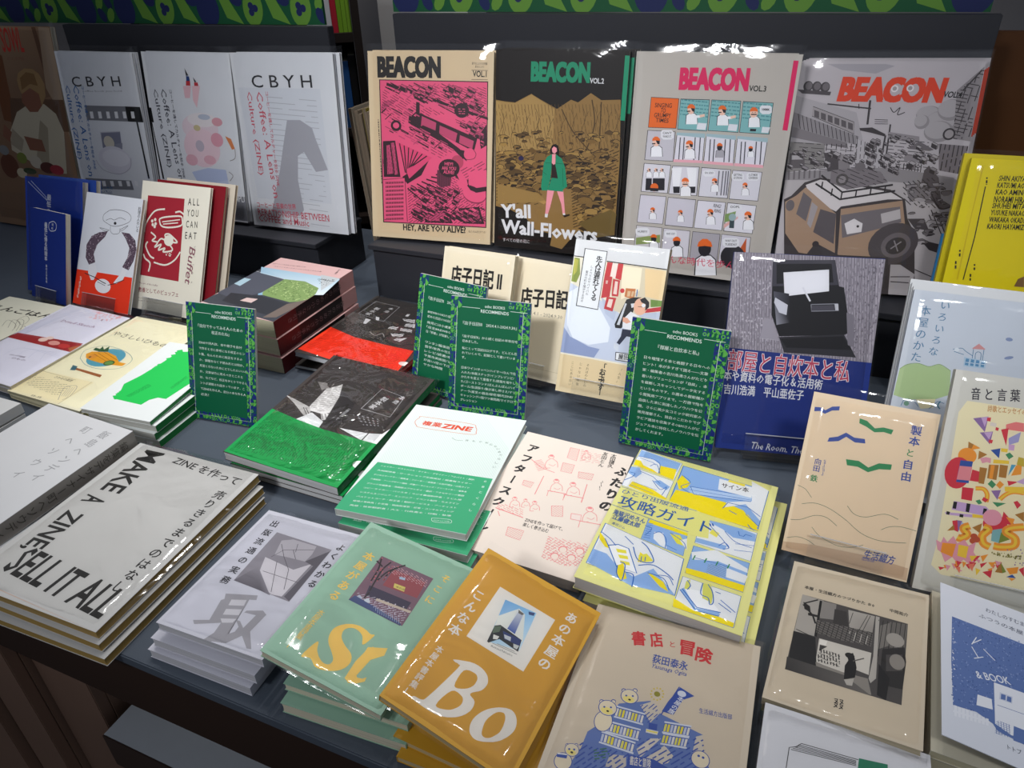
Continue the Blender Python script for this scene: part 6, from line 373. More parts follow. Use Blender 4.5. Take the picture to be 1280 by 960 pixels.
"lid":[["P","#5a72a8",[[7.4,33],[52.8,33.1],[76.5,29.7],[66.9,111.1],[45.4,122.2],[31.2,120.2],[28.9,116.2],[19.9,112.4],[6.6,114.8],[6.2,77]]],["S","#7c90bf",[[7.3,34.3],[76.5,29.7],[70.8,78.1],[29.2,110.6],[6,115.2]],420,1.1,2],["S","#41588f",[[7.3,34.3],[76.5,29.7],[70.8,78.1],[29.2,110.6],[6,115.2]],420,1.1,3],["S","#d5d9e4",[[5.9,32.7],[9.7,32.1],[7.3,116.3],[4.6,116]],60,1,4],["P","#dfe2ea",[[31.5,80.7],[70.8,78.1],[66.9,111.1],[38.9,119.1],[30.2,115.4]]],["P","#c4cadb",[[34.5,87.4],[41.9,86.9],[41.1,93.1],[33.8,93.7]]],["P","#5a72a8",[[35.2,88.4],[37.8,88],[37.4,92.5],[34.7,93]]],["P","#5a72a8",[[38.7,88.2],[41.1,87.9],[40.7,92.4],[38.1,92.6]]],["L","#5a72a8",0.4,[[32.4,99.3],[47.4,97.8]],0],["L","#5a72a8",0.5,[[31.5,80.7],[57.8,78.3]],0],["P","#dfe2ea",[[21.2,97.4],[29.3,96.4],[29.5,104.8],[20.2,106.7]]],["P","#dfe2ea",[[7.3,114.4],[8.8,114.3],[8.6,122.9],[7.2,123]]],["P","#dfe2ea",[[9.6,114.3],[11.1,114.2],[10.8,122.5],[9.4,122.6]]],["P","#dfe2ea",[[11.8,114.3],[13.3,114.2],[13.1,122],[11.6,122.2]]],["P","#dfe2ea",[[14.1,114.2],[15.5,114.1],[15.3,121.6],[13.9,121.7]]],["P","#dfe2ea",[[16.3,114.2],[17.8,114.1],[17.5,121.2],[16.1,121.3]]],["P","#dfe2ea",[[18.6,114.2],[20,114],[19.7,120.8],[18.3,120.9]]],["P","#dfe2ea",[[20.8,114.1],[22.2,114],[22,120.3],[20.5,120.5]]],["P","#dfe2ea",[[23,114.1],[24.5,113.9],[24.2,119.9],[22.7,120]]],["P","#dfe2ea",[[25.2,114],[26.7,113.9],[26.4,119.5],[25,119.6]]],["P","#dfe2ea",[[6.6,118.9],[27,115.5],[26.9,117],[6.5,120.4]]],["H","#5a72a8",[[31,112.2],[38.8,111.2],[37.7,121.6],[29.7,123.1]],0,1.5,0.3,0,1],["H","#5a72a8",[[31,112.2],[38.8,111.2],[37.7,121.6],[29.7,123.1]],90,1.5,0.3,0,1],["P","#5a72a8",[[40.7,110.9],[47.1,110.7],[45.9,121.9],[39.6,122.5]]],["L","#dfe2ea",0.6,[[19.4,53.6],[22.7,44.8]],0],["L","#dfe2ea",0.6,[[20.2,52],[25.6,45.3]],0],["L","#dfe2ea",0.6,[[19.3,55.9],[23.3,64.4]],0],["L","#dfe2ea",0.6,[[26.6,53.6],[33.3,60.4]],0],["L","#dfe2ea",0.6,[[20.4,66.2],[26.2,61.5]],0],["T","& BOOK",[21.8,83.1],[41.9,77],6,"#dfe2ea",0.8,0],["T","わたしのすむまち",[30,14],[58.2,14.7],4.4,"#5a5f70",0.5,0],["T","ふつうの本屋",[25.1,22.5],[53,24.3],4.4,"#5a5f70",0.5,0],["T","トトプ",[36.1,131],[43.5,130.9],3.6,"#4a5060",0.8,0]],
"shoten":[["T","書",[28.1,24.8],[35.6,22.6],10.5,"#c83438",2.6,0],["T","店",[39,22.3],[45.9,19.8],10.5,"#c83438",2.6,0],["T","冒",[55.7,21.5],[63.5,20.9],10.5,"#c83438",2.6,0],["T","険",[65,23.1],[74,23.1],10.5,"#c83438",2.6,0],["T","と",[49.5,18.5],[52.3,17.9],4,"#c83438",0.8,0],["T","荻田泰永",[41.7,33.4],[61.9,32.4],6.4,"#2c4a9c",1.2,0],["T","Yasunaga Ogita",[41.5,38],[61.9,37.2],4,"#2c4a9c",0.6,0.2],["T","生活綴方出版部",[72.6,57.7],[89.9,55.8],3.4,"#2c4a9c",0.6,0],["P","#5a72ac",[[17.8,100.6],[18.5,89.6],[26.3,78.9],[30.2,67],[46.2,59.3],[53.3,65.5],[63.2,67.5],[76.6,70.2],[78.3,81.3],[82.9,88.7],[86.3,100.9],[16.6,127.1],[15,110]]],["P","#c9bfb0",[[41.4,64],[48.1,58.6],[53.1,64.4],[49,72.7]]],["P","#c9bfb0",[[73.3,72.5],[76.6,70.2],[78.3,81.3],[73,82.2]]],["P","#cbc1b2",[[50.1,94.9],[58.7,83.3],[64.1,87.6],[62.2,92.4],[54.2,97.4]]],["P","#c0b6ac",[[33.2,98],[41.1,96.1],[42.9,103.6],[32.4,105.5]]],["P","#d0c6b8",[[45.4,90.4],[51,81.9],[56.2,80],[48.1,94.6]]],["H","#2c4a9c",[[16.7,96.8],[46.2,94.2],[47.5,107.8],[17.2,117.2]],-55,2.3,0.8,5,5],["H","#2c4a9c",[[44,84.5],[76.9,72.3],[81.2,89.3],[49.6,101.1]],-50,2.4,0.7,5,6],["H","#2c4a9c",[[41.4,64],[50.2,59.6],[52.2,69.3],[47.3,73.4]],-60,1.8,0.5,5,6],["P","#3a57a3",[[29.4,69.6],[44.9,69.1],[45.2,74.9],[29.7,75.6]]],["P","#dcd6cc",[[29.8,70.3],[31,70.2],[31.1,75.1],[29.9,75.1]]],["P","#d9cf5a",[[31.5,70.2],[32.7,70.2],[32.8,75],[31.6,75]]],["P","#e2cf30",[[33.3,70.2],[34.5,70.1],[34.6,74.9],[33.4,75]]],["P","#b9bfd2",[[35,70.1],[36.2,70.1],[36.3,74.9],[35.1,74.9]]],["P","#dcd6cc",[[36.7,70],[37.9,70],[38,74.8],[36.8,74.8]]],["P","#d9cf5a",[[38.5,70],[39.7,69.9],[39.7,74.7],[38.5,74.8]]],["P","#e2cf30",[[40.2,69.9],[41.4,69.9],[41.4,74.7],[40.2,74.7]]],["P","#b9bfd2",[[41.9,69.9],[43.1,69.8],[43.1,74.6],[41.9,74.6]]],["P","#dcd6cc",[[43.6,69.8],[44.8,69.8],[44.8,74.5],[43.6,74.6]]],["L","#cfd3de",1,[[29.6,75.9],[45.5,75.2]],0],["L","#cfd3de",1,[[29.3,69.2],[45.2,68.6]],0],["P","#3a57a3",[[27.2,80.2],[44.8,79.3],[45.1,84.9],[27.5,85.9]]],["P","#b9bfd2",[[27.6,80.9],[28.8,80.8],[29,85.4],[27.7,85.5]]],["P","#dcd6cc",[[29.4,80.8],[30.6,80.7],[30.7,85.3],[29.5,85.4]]],["P","#d9cf5a",[[31.1,80.7],[32.4,80.6],[32.5,85.2],[31.2,85.3]]],["P","#e2cf30",[[32.9,80.6],[34.1,80.5],[34.2,85.1],[33,85.2]]],["P","#b9bfd2",[[34.7,80.5],[35.9,80.4],[36,85],[34.7,85.1]]],["P","#dcd6cc",[[36.4,80.4],[37.7,80.3],[37.7,84.9],[36.5,85]]],["P","#d9cf5a",[[38.2,80.3],[39.4,80.2],[39.4,84.8],[38.2,84.9]]],["P","#e2cf30",[[39.9,80.2],[41.2,80.1],[41.2,84.7],[40,84.8]]],["P","#b9bfd2",[[41.7,80.1],[42.9,80],[42.9,84.6],[41.7,84.7]]],["P","#dcd6cc",[[43.4,80],[44.6,79.9],[44.6,84.5],[43.4,84.6]]],["L","#cfd3de",1,[[27.4,86.3],[45.3,85.1]],0],["L","#cfd3de",1,[[27,79.8],[45,78.8]],0],["P","#3a57a3",[[25.7,87.5],[43.8,87.8],[44.1,93.1],[26,93]]],["P","#b9bfd2",[[26.1,88.1],[27.4,88.1],[27.5,92.6],[26.3,92.6]]],["P","#dcd6cc",[[27.9,88.1],[29.2,88.1],[29.4,92.6],[28.1,92.6]]],["P","#d9cf5a",[[29.8,88.1],[31.1,88.2],[31.2,92.6],[29.9,92.6]]],["P","#e2cf30",[[31.6,88.2],[32.9,88.2],[33,92.7],[31.7,92.7]]],["P","#b9bfd2",[[33.4,88.2],[34.7,88.2],[34.8,92.7],[33.5,92.7]]],["P","#dcd6cc",[[35.2,88.2],[36.5,88.2],[36.6,92.7],[35.3,92.7]]],["P","#d9cf5a",[[37.1,88.3],[38.3,88.3],[38.4,92.7],[37.1,92.7]]],["P","#e2cf30",[[38.9,88.3],[40.1,88.3],[40.2,92.7],[38.9,92.7]]],["P","#b9bfd2",[[40.7,88.3],[41.9,88.3],[41.9,92.8],[40.7,92.8]]],["P","#dcd6cc",[[42.5,88.3],[43.7,88.4],[43.7,92.8],[42.5,92.8]]],["L","#cfd3de",1,[[25.9,93.4],[44.4,93.4]],0],["L","#cfd3de",1,[[25.6,87.1],[44.1,87.3]],0],["P","#3a57a3",[[56.1,70.1],[69.8,67.8],[69.8,73.5],[56.1,75.9]]],["P","#d9cf5a",[[56.5,70.7],[57.7,70.5],[57.6,75.2],[56.4,75.4]]],["P","#e2cf30",[[58.2,70.4],[59.4,70.2],[59.3,74.9],[58.1,75.1]]],["P","#b9bfd2",[[59.9,70.1],[61.1,69.9],[61,74.6],[59.8,74.8]]],["P","#dcd6cc",[[61.6,69.8],[62.8,69.6],[62.7,74.3],[61.5,74.5]]],["P","#d9cf5a",[[63.4,69.5],[64.5,69.3],[64.4,74],[63.2,74.2]]],["P","#e2cf30",[[65.1,69.2],[66.3,69.1],[66,73.7],[64.9,73.9]]],["P","#b9bfd2",[[66.8,69],[68,68.8],[67.7,73.5],[66.5,73.7]]],["P","#dcd6cc",[[68.5,68.7],[69.6,68.5],[69.4,73.2],[68.2,73.4]]],["L","#cfd3de",1,[[56,76.2],[70,73.8]],0],["L","#cfd3de",1,[[56,69.7],[70.1,67.3]],0],["P","#3a57a3",[[56.6,77.1],[69.6,75],[69.6,80.5],[56.5,82.7]]],["P","#d9cf5a",[[56.9,77.7],[58.1,77.5],[57.9,82.1],[56.8,82.3]]],["P","#e2cf30",[[58.6,77.4],[59.7,77.2],[59.5,81.8],[58.4,82]]],["P","#b9bfd2",[[60.2,77.2],[61.3,77],[61.2,81.5],[60,81.7]]],["P","#dcd6cc",[[61.8,76.9],[63,76.7],[62.8,81.3],[61.7,81.5]]],["P","#d9cf5a",[[63.5,76.6],[64.6,76.4],[64.4,81],[63.3,81.2]]],["P","#e2cf30",[[65.1,76.4],[66.2,76.2],[66,80.7],[64.9,80.9]]],["P","#b9bfd2",[[66.7,76.1],[67.8,75.9],[67.6,80.5],[66.5,80.7]]],["P","#dcd6cc",[[68.3,75.8],[69.5,75.6],[69.2,80.2],[68.1,80.4]]],["L","#cfd3de",1,[[56.4,83.1],[69.8,80.8]],0],["L","#cfd3de",1,[[56.5,76.7],[69.9,74.5]],0],["P","#2c4a9c",[[48.2,73],[52.8,72.4],[53.1,76.2],[48.8,76.7]]],["P","#dcd6cc",[[47.6,77.1],[54.1,76.4],[53.9,78.7],[47.8,79.3]]],["P","#e8d858",[[48,77.6],[53.7,77],[53.7,77.9],[48,78.4]]],["P","#2c4a9c",[[41.8,94.9],[55.1,93],[62.7,95.1],[63.3,98],[43.4,105.4]]],["T","書店と冒険",[43.9,100.2],[54.5,98.5],5,"#dfd8cc",1,0],["P","#2c4a9c",[[60.2,44.8],[68.5,47.9],[63,52.5],[59.7,63.7],[53.4,63.7],[55.4,56.5]]],["E","#cfd3de",[61.7,48.8],2.4,2,0],["V","本屋の旗",[61.7,52.4],[58.4,61.9],3.4,"#dfe0e4",1],["L","#2c4a9c",0.6,[[59.7,44.7],[53.4,66]],0],["E","#2c4a9c",[24.8,80.6],5,6.6,0],["E","#dccfb4",[24.8,80.6],4.6,6.2,0],["E","#2c4a9c",[20.9,69.1],1.44,1.44,0],["E","#2c4a9c",[27,66.8],1.44,1.44,0],["E","#dccfb4",[20.9,69.3],1.056,1.056,0],["E","#dccfb4",[27.1,67],1.056,1.056,0],["E","#2c4a9c",[25,71.9],5.184,4.992,0],["E","#dccfb4",[25,71.9],4.752000000000001,4.5600000000000005,0],["E","#e4d47e",[25,73.8],3.3600000000000003,2.16,0],["E","#2c4a9c",[23.1,72],0.6,0.6,0],["E","#2c4a9c",[26.6,71],0.6,0.6,0],["E","#141414",[25.5,73.9],0.8,0.6,0],["E","#2c4a9c",[30.7,57.8],1.38,1.38,0],["E","#2c4a9c",[36.7,55.6],1.38,1.38,0],["E","#dccfb4",[30.8,58],1.012,1.012,0],["E","#dccfb4",[36.7,55.8],1.012,1.012,0],["E","#2c4a9c",[34.6,60.6],4.968,4.784,0],["E","#dccfb4",[34.6,60.6],4.554,4.37,0],["E","#e4d47e",[34.6,62.5],3.22,2.07,0],["E","#2c4a9c",[32.8,60.7],0.6,0.6,0],["E","#2c4a9c",[36.3,59.7],0.6,0.6,0],["E","#141414",[35.1,62.6],0.8,0.6,0],["E","#2c4a9c",[11.3,110.4],4.8,5,0],["E","#dccfb4",[11.3,110.4],4.4,4.6,0],["E","#2c4a9c",[10.7,101],1.08,1.08,0],["E","#2c4a9c",[15.1,99.3],1.08,1.08,0],["E","#dccfb4",[10.7,101.1],0.7919999999999999,0.7919999999999999,0],["E","#dccfb4",[15.1,99.4],0.7919999999999999,0.7919999999999999,0],["E","#2c4a9c",[13.7,102.7],3.888,3.7439999999999998,0],["E","#dccfb4",[13.7,102.7],3.564,3.42,0],["E","#e4d47e",[13.7,104],2.5200000000000005,1.6199999999999999,0],["E","#2c4a9c",[12.3,102.8],0.6,0.6,0],["E","#2c4a9c",[14.8,102.1],0.6,0.6,0],["E","#141414",[14.1,104.1],0.8,0.6,0],["P","#2c4a9c",[[6.9,107.3],[12.4,106.3],[12.5,108.3],[7.5,109.2]]],["P","#dfe0e4",[[7.1,106.9],[12.2,105.9],[12.3,106.4],[7.3,107.6]]],["E","#2c4a9c",[77.4,84.7],4.8,5,0],["E","#dccfb4",[77.4,84.7],4.4,4.6,0],["E","#2c4a9c",[76.3,83],0.7,0.7,0],["E","#2c4a9c",[78.6,83.2],0.7,0.7,0],["E","#cdb832",[52.1,52.4],0.5,0.5,0],["E","#cdb832",[52.1,54.5],0.5,0.5,0],["E","#cdb832",[51.1,56.4],0.5,0.5,0],["E","#cdb832",[49.6,57.5],0.5,0.5,0],["E","#cdb832",[47.8,57.6],0.5,0.5,0],["E","#cdb832",[46.3,56.6],0.5,0.5,0],["E","#cdb832",[45.5,54.9],0.5,0.5,0],["E","#cdb832",[45.5,52.8],0.5,0.5,0],["E","#cdb832",[46.5,50.9],0.5,0.5,0],["E","#cdb832",[48,49.8],0.5,0.5,0],["E","#cdb832",[49.8,49.7],0.5,0.5,0],["E","#cdb832",[51.3,50.7],0.5,0.5,0],["E","#8a8420",[48.8,53.7],1.7,1.7,0],["H","#2f6a50",[[24.3,98.2],[30.9,94.7],[33.7,99.9],[26.3,103.7]],-30,1.6,0.7,3,1]],
"kou":[["P","#2a6ab8",[[0.9,-0.4],[32.8,3.3],[32.2,25.1],[0.1,20.5]]],["P","#e6e8ea",[[1.2,-0.1],[32.5,3.5],[31.9,24.9],[0.4,20.4]]],["P","#8fb2e0",[[1.2,0.6],[31.7,3.9],[31.4,14.7],[1.4,10]]],["P","#f0dc10",[[0.6,13.7],[17.4,13.1],[30.7,11.9],[31.5,24.7],[0.7,20.2]]],["P","#e6e8ea",[[1.1,9],[12.2,8],[18.2,11.6],[20,22.5],[14.9,19.7],[7.5,17.9]]],["L","#2a6ab8",0.5,[[1.1,9],[12.2,8],[18.2,11.6],[20,22.5]],1],["L","#2a6ab8",0.4,[[2.8,10.4],[13.3,11.8],[15.7,13.9]],0],["L","#2a6ab8",0.5,[[12.2,16.7],[16,12.7],[21,21.9]],1],["P","#2a6ab8",[[-1.1,22.8],[32.2,26.1],[32,49.4],[0.2,46.5]]],["P","#e6e8ea",[[-0.8,23.1],[31.9,26.3],[31.7,49.2],[0.5,46.3]]],["P","#f0dc10",[[5.7,38.8],[21,41.3],[32.4,46.4],[31.7,49],[4.7,45.3]]],["P","#8fb2e0",[[-1,23.2],[6.2,21.8],[9.2,27.8],[6.7,34.1],[0.2,31.1]]],["P","#8fb2e0",[[19,32.2],[23,29.2],[31.3,33.2],[30.1,37.8],[25,36.3]]],["L","#2a6ab8",0.5,[[7.3,25.5],[17.7,27.7],[24,32.8]],0],["L","#2a6ab8",0.6,[[1,29.7],[4.8,29.9],[3.8,34.6],[-0.4,40.8]],1],["L","#2a6ab8",0.5,[[18.2,31.6],[25.7,39],[29.2,34.3],[28.4,44.5]],1],["L","#2a6ab8",0.35,[[6.5,39.4],[23.8,40.9]],0],["L","#2a6ab8",0.35,[[5.2,43.1],[22.7,45.4]],0],["P","#2a6ab8",[[33.8,5.5],[94.8,7.2],[94.2,51.6],[34.4,48.2]]],["P","#8fb2e0",[[34.4,6],[94.3,7.6],[93.7,51.3],[35,47.9]]],["P","#f0dc10",[[35.7,34.3],[45.6,33.1],[69.1,32.4],[82.2,35.3],[95,51.2],[34.3,49]]],["P","#e6e8ea",[[82.1,1.4],[94.3,6.7],[94,40.8],[82.4,28.2],[70.2,37.7],[70.4,31.7],[85.7,23.1]]],["P","#b3cbe8",[[44.1,26.4],[85,18.6],[85.2,24],[48,33.6],[43.8,31.5]]],["L","#2a6ab8",0.6,[[44.1,26.4],[85,18.6],[85.2,24],[48,33.6],[44.1,26.4]],0],["L","#2a6ab8",0.4,[[44.2,30.1],[84.9,22.3]],0],["P","#f0dc10",[[34.1,25],[35.7,16.5],[43.3,23],[42.4,28.5],[37.6,33.3]]],["L","#2a6ab8",0.5,[[35.7,16.5],[43,21.9],[38.1,29.3],[45,33.4]],1],["L","#2a6ab8",0.6,[[69.1,39.4],[71.2,31.8],[84.2,30.8],[93.4,36.6]],0],["L","#2a6ab8",0.6,[[73.4,39.6],[83.7,43.6],[88.8,49.9],[91.8,51.7]],1],["P","#f0dc10",[[77.9,41.9],[85.5,38.2],[93.8,47.5],[91.6,50.7]]],["L","#2a6ab8",0.5,[[84.2,38.4],[93.6,46.5]],0],["P","#e6e8ea",[[60.8,8.8],[84,8],[84.9,19.9],[62.3,21.2]]],["P","#e9d84a",[[67.1,6.8],[78.7,7.1],[78.3,9.8],[67,9.4]]],["T","サイン本",[64.1,17.8],[82.2,15.1],5.4,"#3a3030",1,0],["P","#2a6ab8",[[57.9,55.2],[94.3,53.3],[94.7,81],[59.5,80.2]]],["P","#e6e8ea",[[58.2,55.4],[94,53.5],[94.4,80.8],[59.8,80]]],["P","#8fb2e0",[[59.3,55.6],[82.8,53.9],[93.7,55.1],[94.2,62.2],[80.8,64.6],[73.2,59.8]]],["P","#8fb2e0",[[59,75.2],[78.6,73.9],[78.2,78.2],[59.9,79.4]]],["P","#e8df60",[[67.1,62.8],[72.1,64.6],[71.1,69.3],[66,67.2]]],["L","#2a6ab8",0.5,[[61.6,56.7],[75.1,69.4],[80.2,75.2]],0],["L","#2a6ab8",0.5,[[74.8,61.1],[82.7,67.8],[93.3,68.8]],1],["L","#2a6ab8",0.4,[[83.1,69.7],[94.2,66.3]],0],["L","#2a6ab8",0.4,[[83.5,75.6],[93.9,72.5]],0],["L","#2a6ab8",0.5,[[73.9,76.3],[76.9,71.7],[80.2,75.2],[76.8,77.9]],1],["L","#2a6ab8",0.5,[[82.8,57.2],[84.1,60.8],[86.7,60.6],[87.6,58.1],[91.6,58.2]],0],["P","#2a6ab8",[[59.4,82.9],[94.4,82.7],[94.9,108.7],[60,108.5]]],["P","#8fb2e0",[[59.8,83.2],[94.1,83],[94.6,108.5],[60.3,108.3]]],["P","#e6e8ea",[[59.6,89.3],[73.4,80.5],[94,88.1],[94.6,91.6],[76.6,89.9],[61.6,95.2]]],["P","#9db8d8",[[71.2,94.5],[82.2,92],[82.9,102],[71.7,102.8]]],["P","#e6e8ea",[[82.3,92.9],[95.1,94.2],[94.4,100.9],[83.3,100.9]]],["P","#f0dc10",[[59.8,103.9],[71.7,102.8],[83,102.8],[94.7,102.6],[94.8,108.3],[60.3,108.4]]],["L","#2a6ab8",0.4,[[61.8,93.2],[83.3,91.4]],0],["P","#2e8a50",[[62,91.1],[62.8,91.1],[62.4,95.5],[61.6,95.5]]],["P","#2e8a50",[[69,90.5],[69.8,90.5],[69.3,94.8],[68.5,94.8]]],["P","#2e8a50",[[76,89.8],[76.7,89.8],[76.2,94.1],[75.5,94.1]]],["P","#2e8a50",[[82.9,89.1],[83.6,89.1],[83.1,93.4],[82.3,93.4]]],["H","#2a6ab8",[[71.2,94.5],[82.2,92],[82.9,102],[71.7,102.8]],8,1.4,0.3,0,1],["P","#2a6ab8",[[59.5,111.6],[94.5,111.9],[94.8,137.4],[59.8,137.5]]],["P","#e6e8ea",[[59.8,111.8],[94.2,112.2],[94.5,137.1],[60.1,137.3]]],["P","#f0dc10",[[58.9,130.7],[71.5,134.8],[85.4,133],[94.3,133.6],[94.4,137.1],[60,137.4]]],["P","#8fb2e0",[[60.6,122.8],[62.5,120.2],[71.9,131.3],[72.1,134.6]]],["P","#f3f4f6",[[62.6,120.5],[73.8,118.2],[85.9,129.5],[72.2,132.5]]],["P","#8fb2e0",[[72.2,132.5],[85.4,129.7],[85.4,132.7],[72.1,134.9]]],["L","#2a6ab8",0.6,[[60.6,122.8],[72.6,134.3],[85.4,132.7],[85.9,129.5],[72.6,131.8],[61.6,121.5]],0],["P","#d8d86a",[[62.4,114.7],[64.3,112],[65.7,120.4],[62.7,121]]],["P","#d8d86a",[[71.8,112],[76.2,110.7],[79.2,117.3],[79.8,126],[77.6,124.2],[74,123.4]]],["L","#2a6ab8",0.6,[[62.8,113.6],[65.5,116.9],[64.5,120.9]],1],["L","#2a6ab8",0.6,[[71.8,112],[72.5,120.6],[77.1,121.9],[79,126.4],[80.5,123.6],[78.3,116],[74.8,111.4]],1],["L","#2a6ab8",0.5,[[80,115.2],[83.1,115.4]],0],["L","#2a6ab8",0.5,[[84,120.2],[93.5,125.8]],0],["L","#2a6ab8",0.5,[[83.4,123.1],[91.3,126.8]],0],["P","#2a6ab8",[[26.6,71.4],[53.8,75.5],[55.8,95],[27.5,91.8]]],["P","#8fb2e0",[[26.9,71.7],[53.6,75.7],[55.6,94.8],[27.7,91.6]]],["P","#f0dc10",[[27.8,71.7],[53.1,72.5],[54,76.3],[27.7,75.3]]],["P","#e6e8ea",[[33.5,82],[39.1,80.2],[44.8,93.2],[40.2,92.2],[34.7,88.2]]],["P","#e6de4a",[[43.2,79],[49.4,77.6],[55.8,86.1],[49.4,86]]],["P","#e6e8ea",[[50.5,82.1],[54.2,78.7],[56.5,89]]],["L","#2a6ab8",0.5,[[33.5,83.8],[37,80.4],[42,84.7],[43.8,93.7]],1],["L","#2a6ab8",0.5,[[43,78.2],[52.8,82.7],[55.7,87.8]],1],["L","#2a6ab8",0.4,[[26.4,78.6],[31.2,79.7],[29,87.6]],1],["L","#2a6ab8",0.4,[[44,90.3],[50.8,91.8]],0],["H","#2a6ab8",[[27.5,74.6],[30.7,73.9],[32.8,89.2],[28.5,89.6]],-10,2,0.4,0,1],["P","#2a6ab8",[[2.1,87.9],[56.9,97.1],[59.2,129],[2.8,127.2]]],["P","#e6e8ea",[[2.7,88.3],[56.4,97.4],[58.7,128.7],[3.3,126.9]]],["P","#8fb2e0",[[3,126],[2.9,113.7],[11.9,114.1],[20.7,120.8],[32.7,125.4],[41.8,113.5],[47.3,118.3],[59.1,128.4],[32.9,132.7]]],["P","#f0dc10",[[1.8,97.6],[6.7,101.9],[12.4,109],[9.1,109],[3.3,103.6]]],["P","#e6e8ea",[[3.2,90],[8.6,94.2],[17.2,106.7],[10.1,105.3]]],["L","#2a6ab8",0.6,[[2.8,97.1],[9.6,100.5],[17.2,106.7]],0],["L","#2a6ab8",0.6,[[6.7,101.9],[10.5,106.7]],0],["P","#f3f4f6",[[11.3,107.2],[16.3,103.9],[22.9,103.9],[33.6,121.3],[20.2,121]]],["L","#2a6ab8",0.7,[[10.5,106.7],[16.1,103.2],[23.1,103.8],[33.7,121.7],[21.1,122.1],[10.5,106.7]],0],["P","#e6dc40",[[15.8,107.4],[21.9,106],[23.3,108.5],[17.7,110]]],["P","#e6dc40",[[18.5,111.7],[24.4,110.5],[25.7,113],[20.4,114.2]]],["P","#e6dc40",[[21.1,115.9],[26.9,115],[28.2,117.4],[23,118.4]]],["P","#f0dc10",[[21.1,120.5],[24,117.6],[29.5,128.5],[26.3,131.5],[22.3,127.5]]],["L","#2a6ab8",0.7,[[21.7,117.2],[25.3,118.5],[27.2,131.1],[22.8,127.3],[21.1,120.5]],1],["L","#2a6ab8",0.7,[[27,123.8],[32.3,124.1],[34.2,133.5]],1],["P","#f0dc10",[[31.4,112.4],[30.4,103.5],[38.5,107.4],[37.5,109.4]]],["P","#e6de4a",[[30.3,106.7],[34.6,103],[40.1,107.4],[33,112.4]]],["L","#2a6ab8",0.7,[[25.3,101.1],[31.5,110.8],[40.3,108.1],[34.3,98.3],[28.8,94.4]],1],["L","#2a6ab8",0.6,[[17.6,94.1],[24.7,99]],0],["P","#f0dc10",[[38.9,117.9],[43.3,118.8],[50.2,121.3],[54.9,127.7],[49.4,126]]],["L","#2a6ab8",0.7,[[32.7,114.9],[41,110.8],[50.2,113.9],[55.2,117.4]],1],["L","#2a6ab8",0.6,[[39.5,118.4],[49.5,118.7],[55,126.2]],1],["L","#2a6ab8",0.5,[[46,117.4],[51.8,116.1],[56.2,121.3]],1],["H","#2a6ab8",[[31.4,106.9],[35.4,105.8],[36.6,109.9],[32.6,111]],80,2.4,0.5,0,1],["P","#e3e08a",[[0.4,50.4],[6.3,46.5],[53.7,49.1],[63.2,51.7],[66.6,72.6],[56.2,74.3],[4.5,67.6]]],["L","#2a6ab8",0.4,[[0.6,47.9],[40.3,50.1],[53.9,49.9]],0],["L","#2a6ab8",0.4,[[0.2,68.8],[27.6,71],[53.6,72.2]],0],["T","ひとり出版流通",[2.4,54.3],[48.8,53.3],4.6,"#2458a8",0.6,0],["T","攻略ガイド",[3.3,68.2],[67.4,68.8],12.5,"#2458a8",0.8,0],["T","海猫沢めろん",[3.6,77.3],[25.5,77.6],5,"#2458a8",1.6,0],["T","江藤健太郎",[4.6,82.2],[23.3,83.3],5,"#2458a8",1.6,0],["T","寿司ジム",[6.1,87.2],[15.2,88.3],2.6,"#2458a8",0.3,0]],
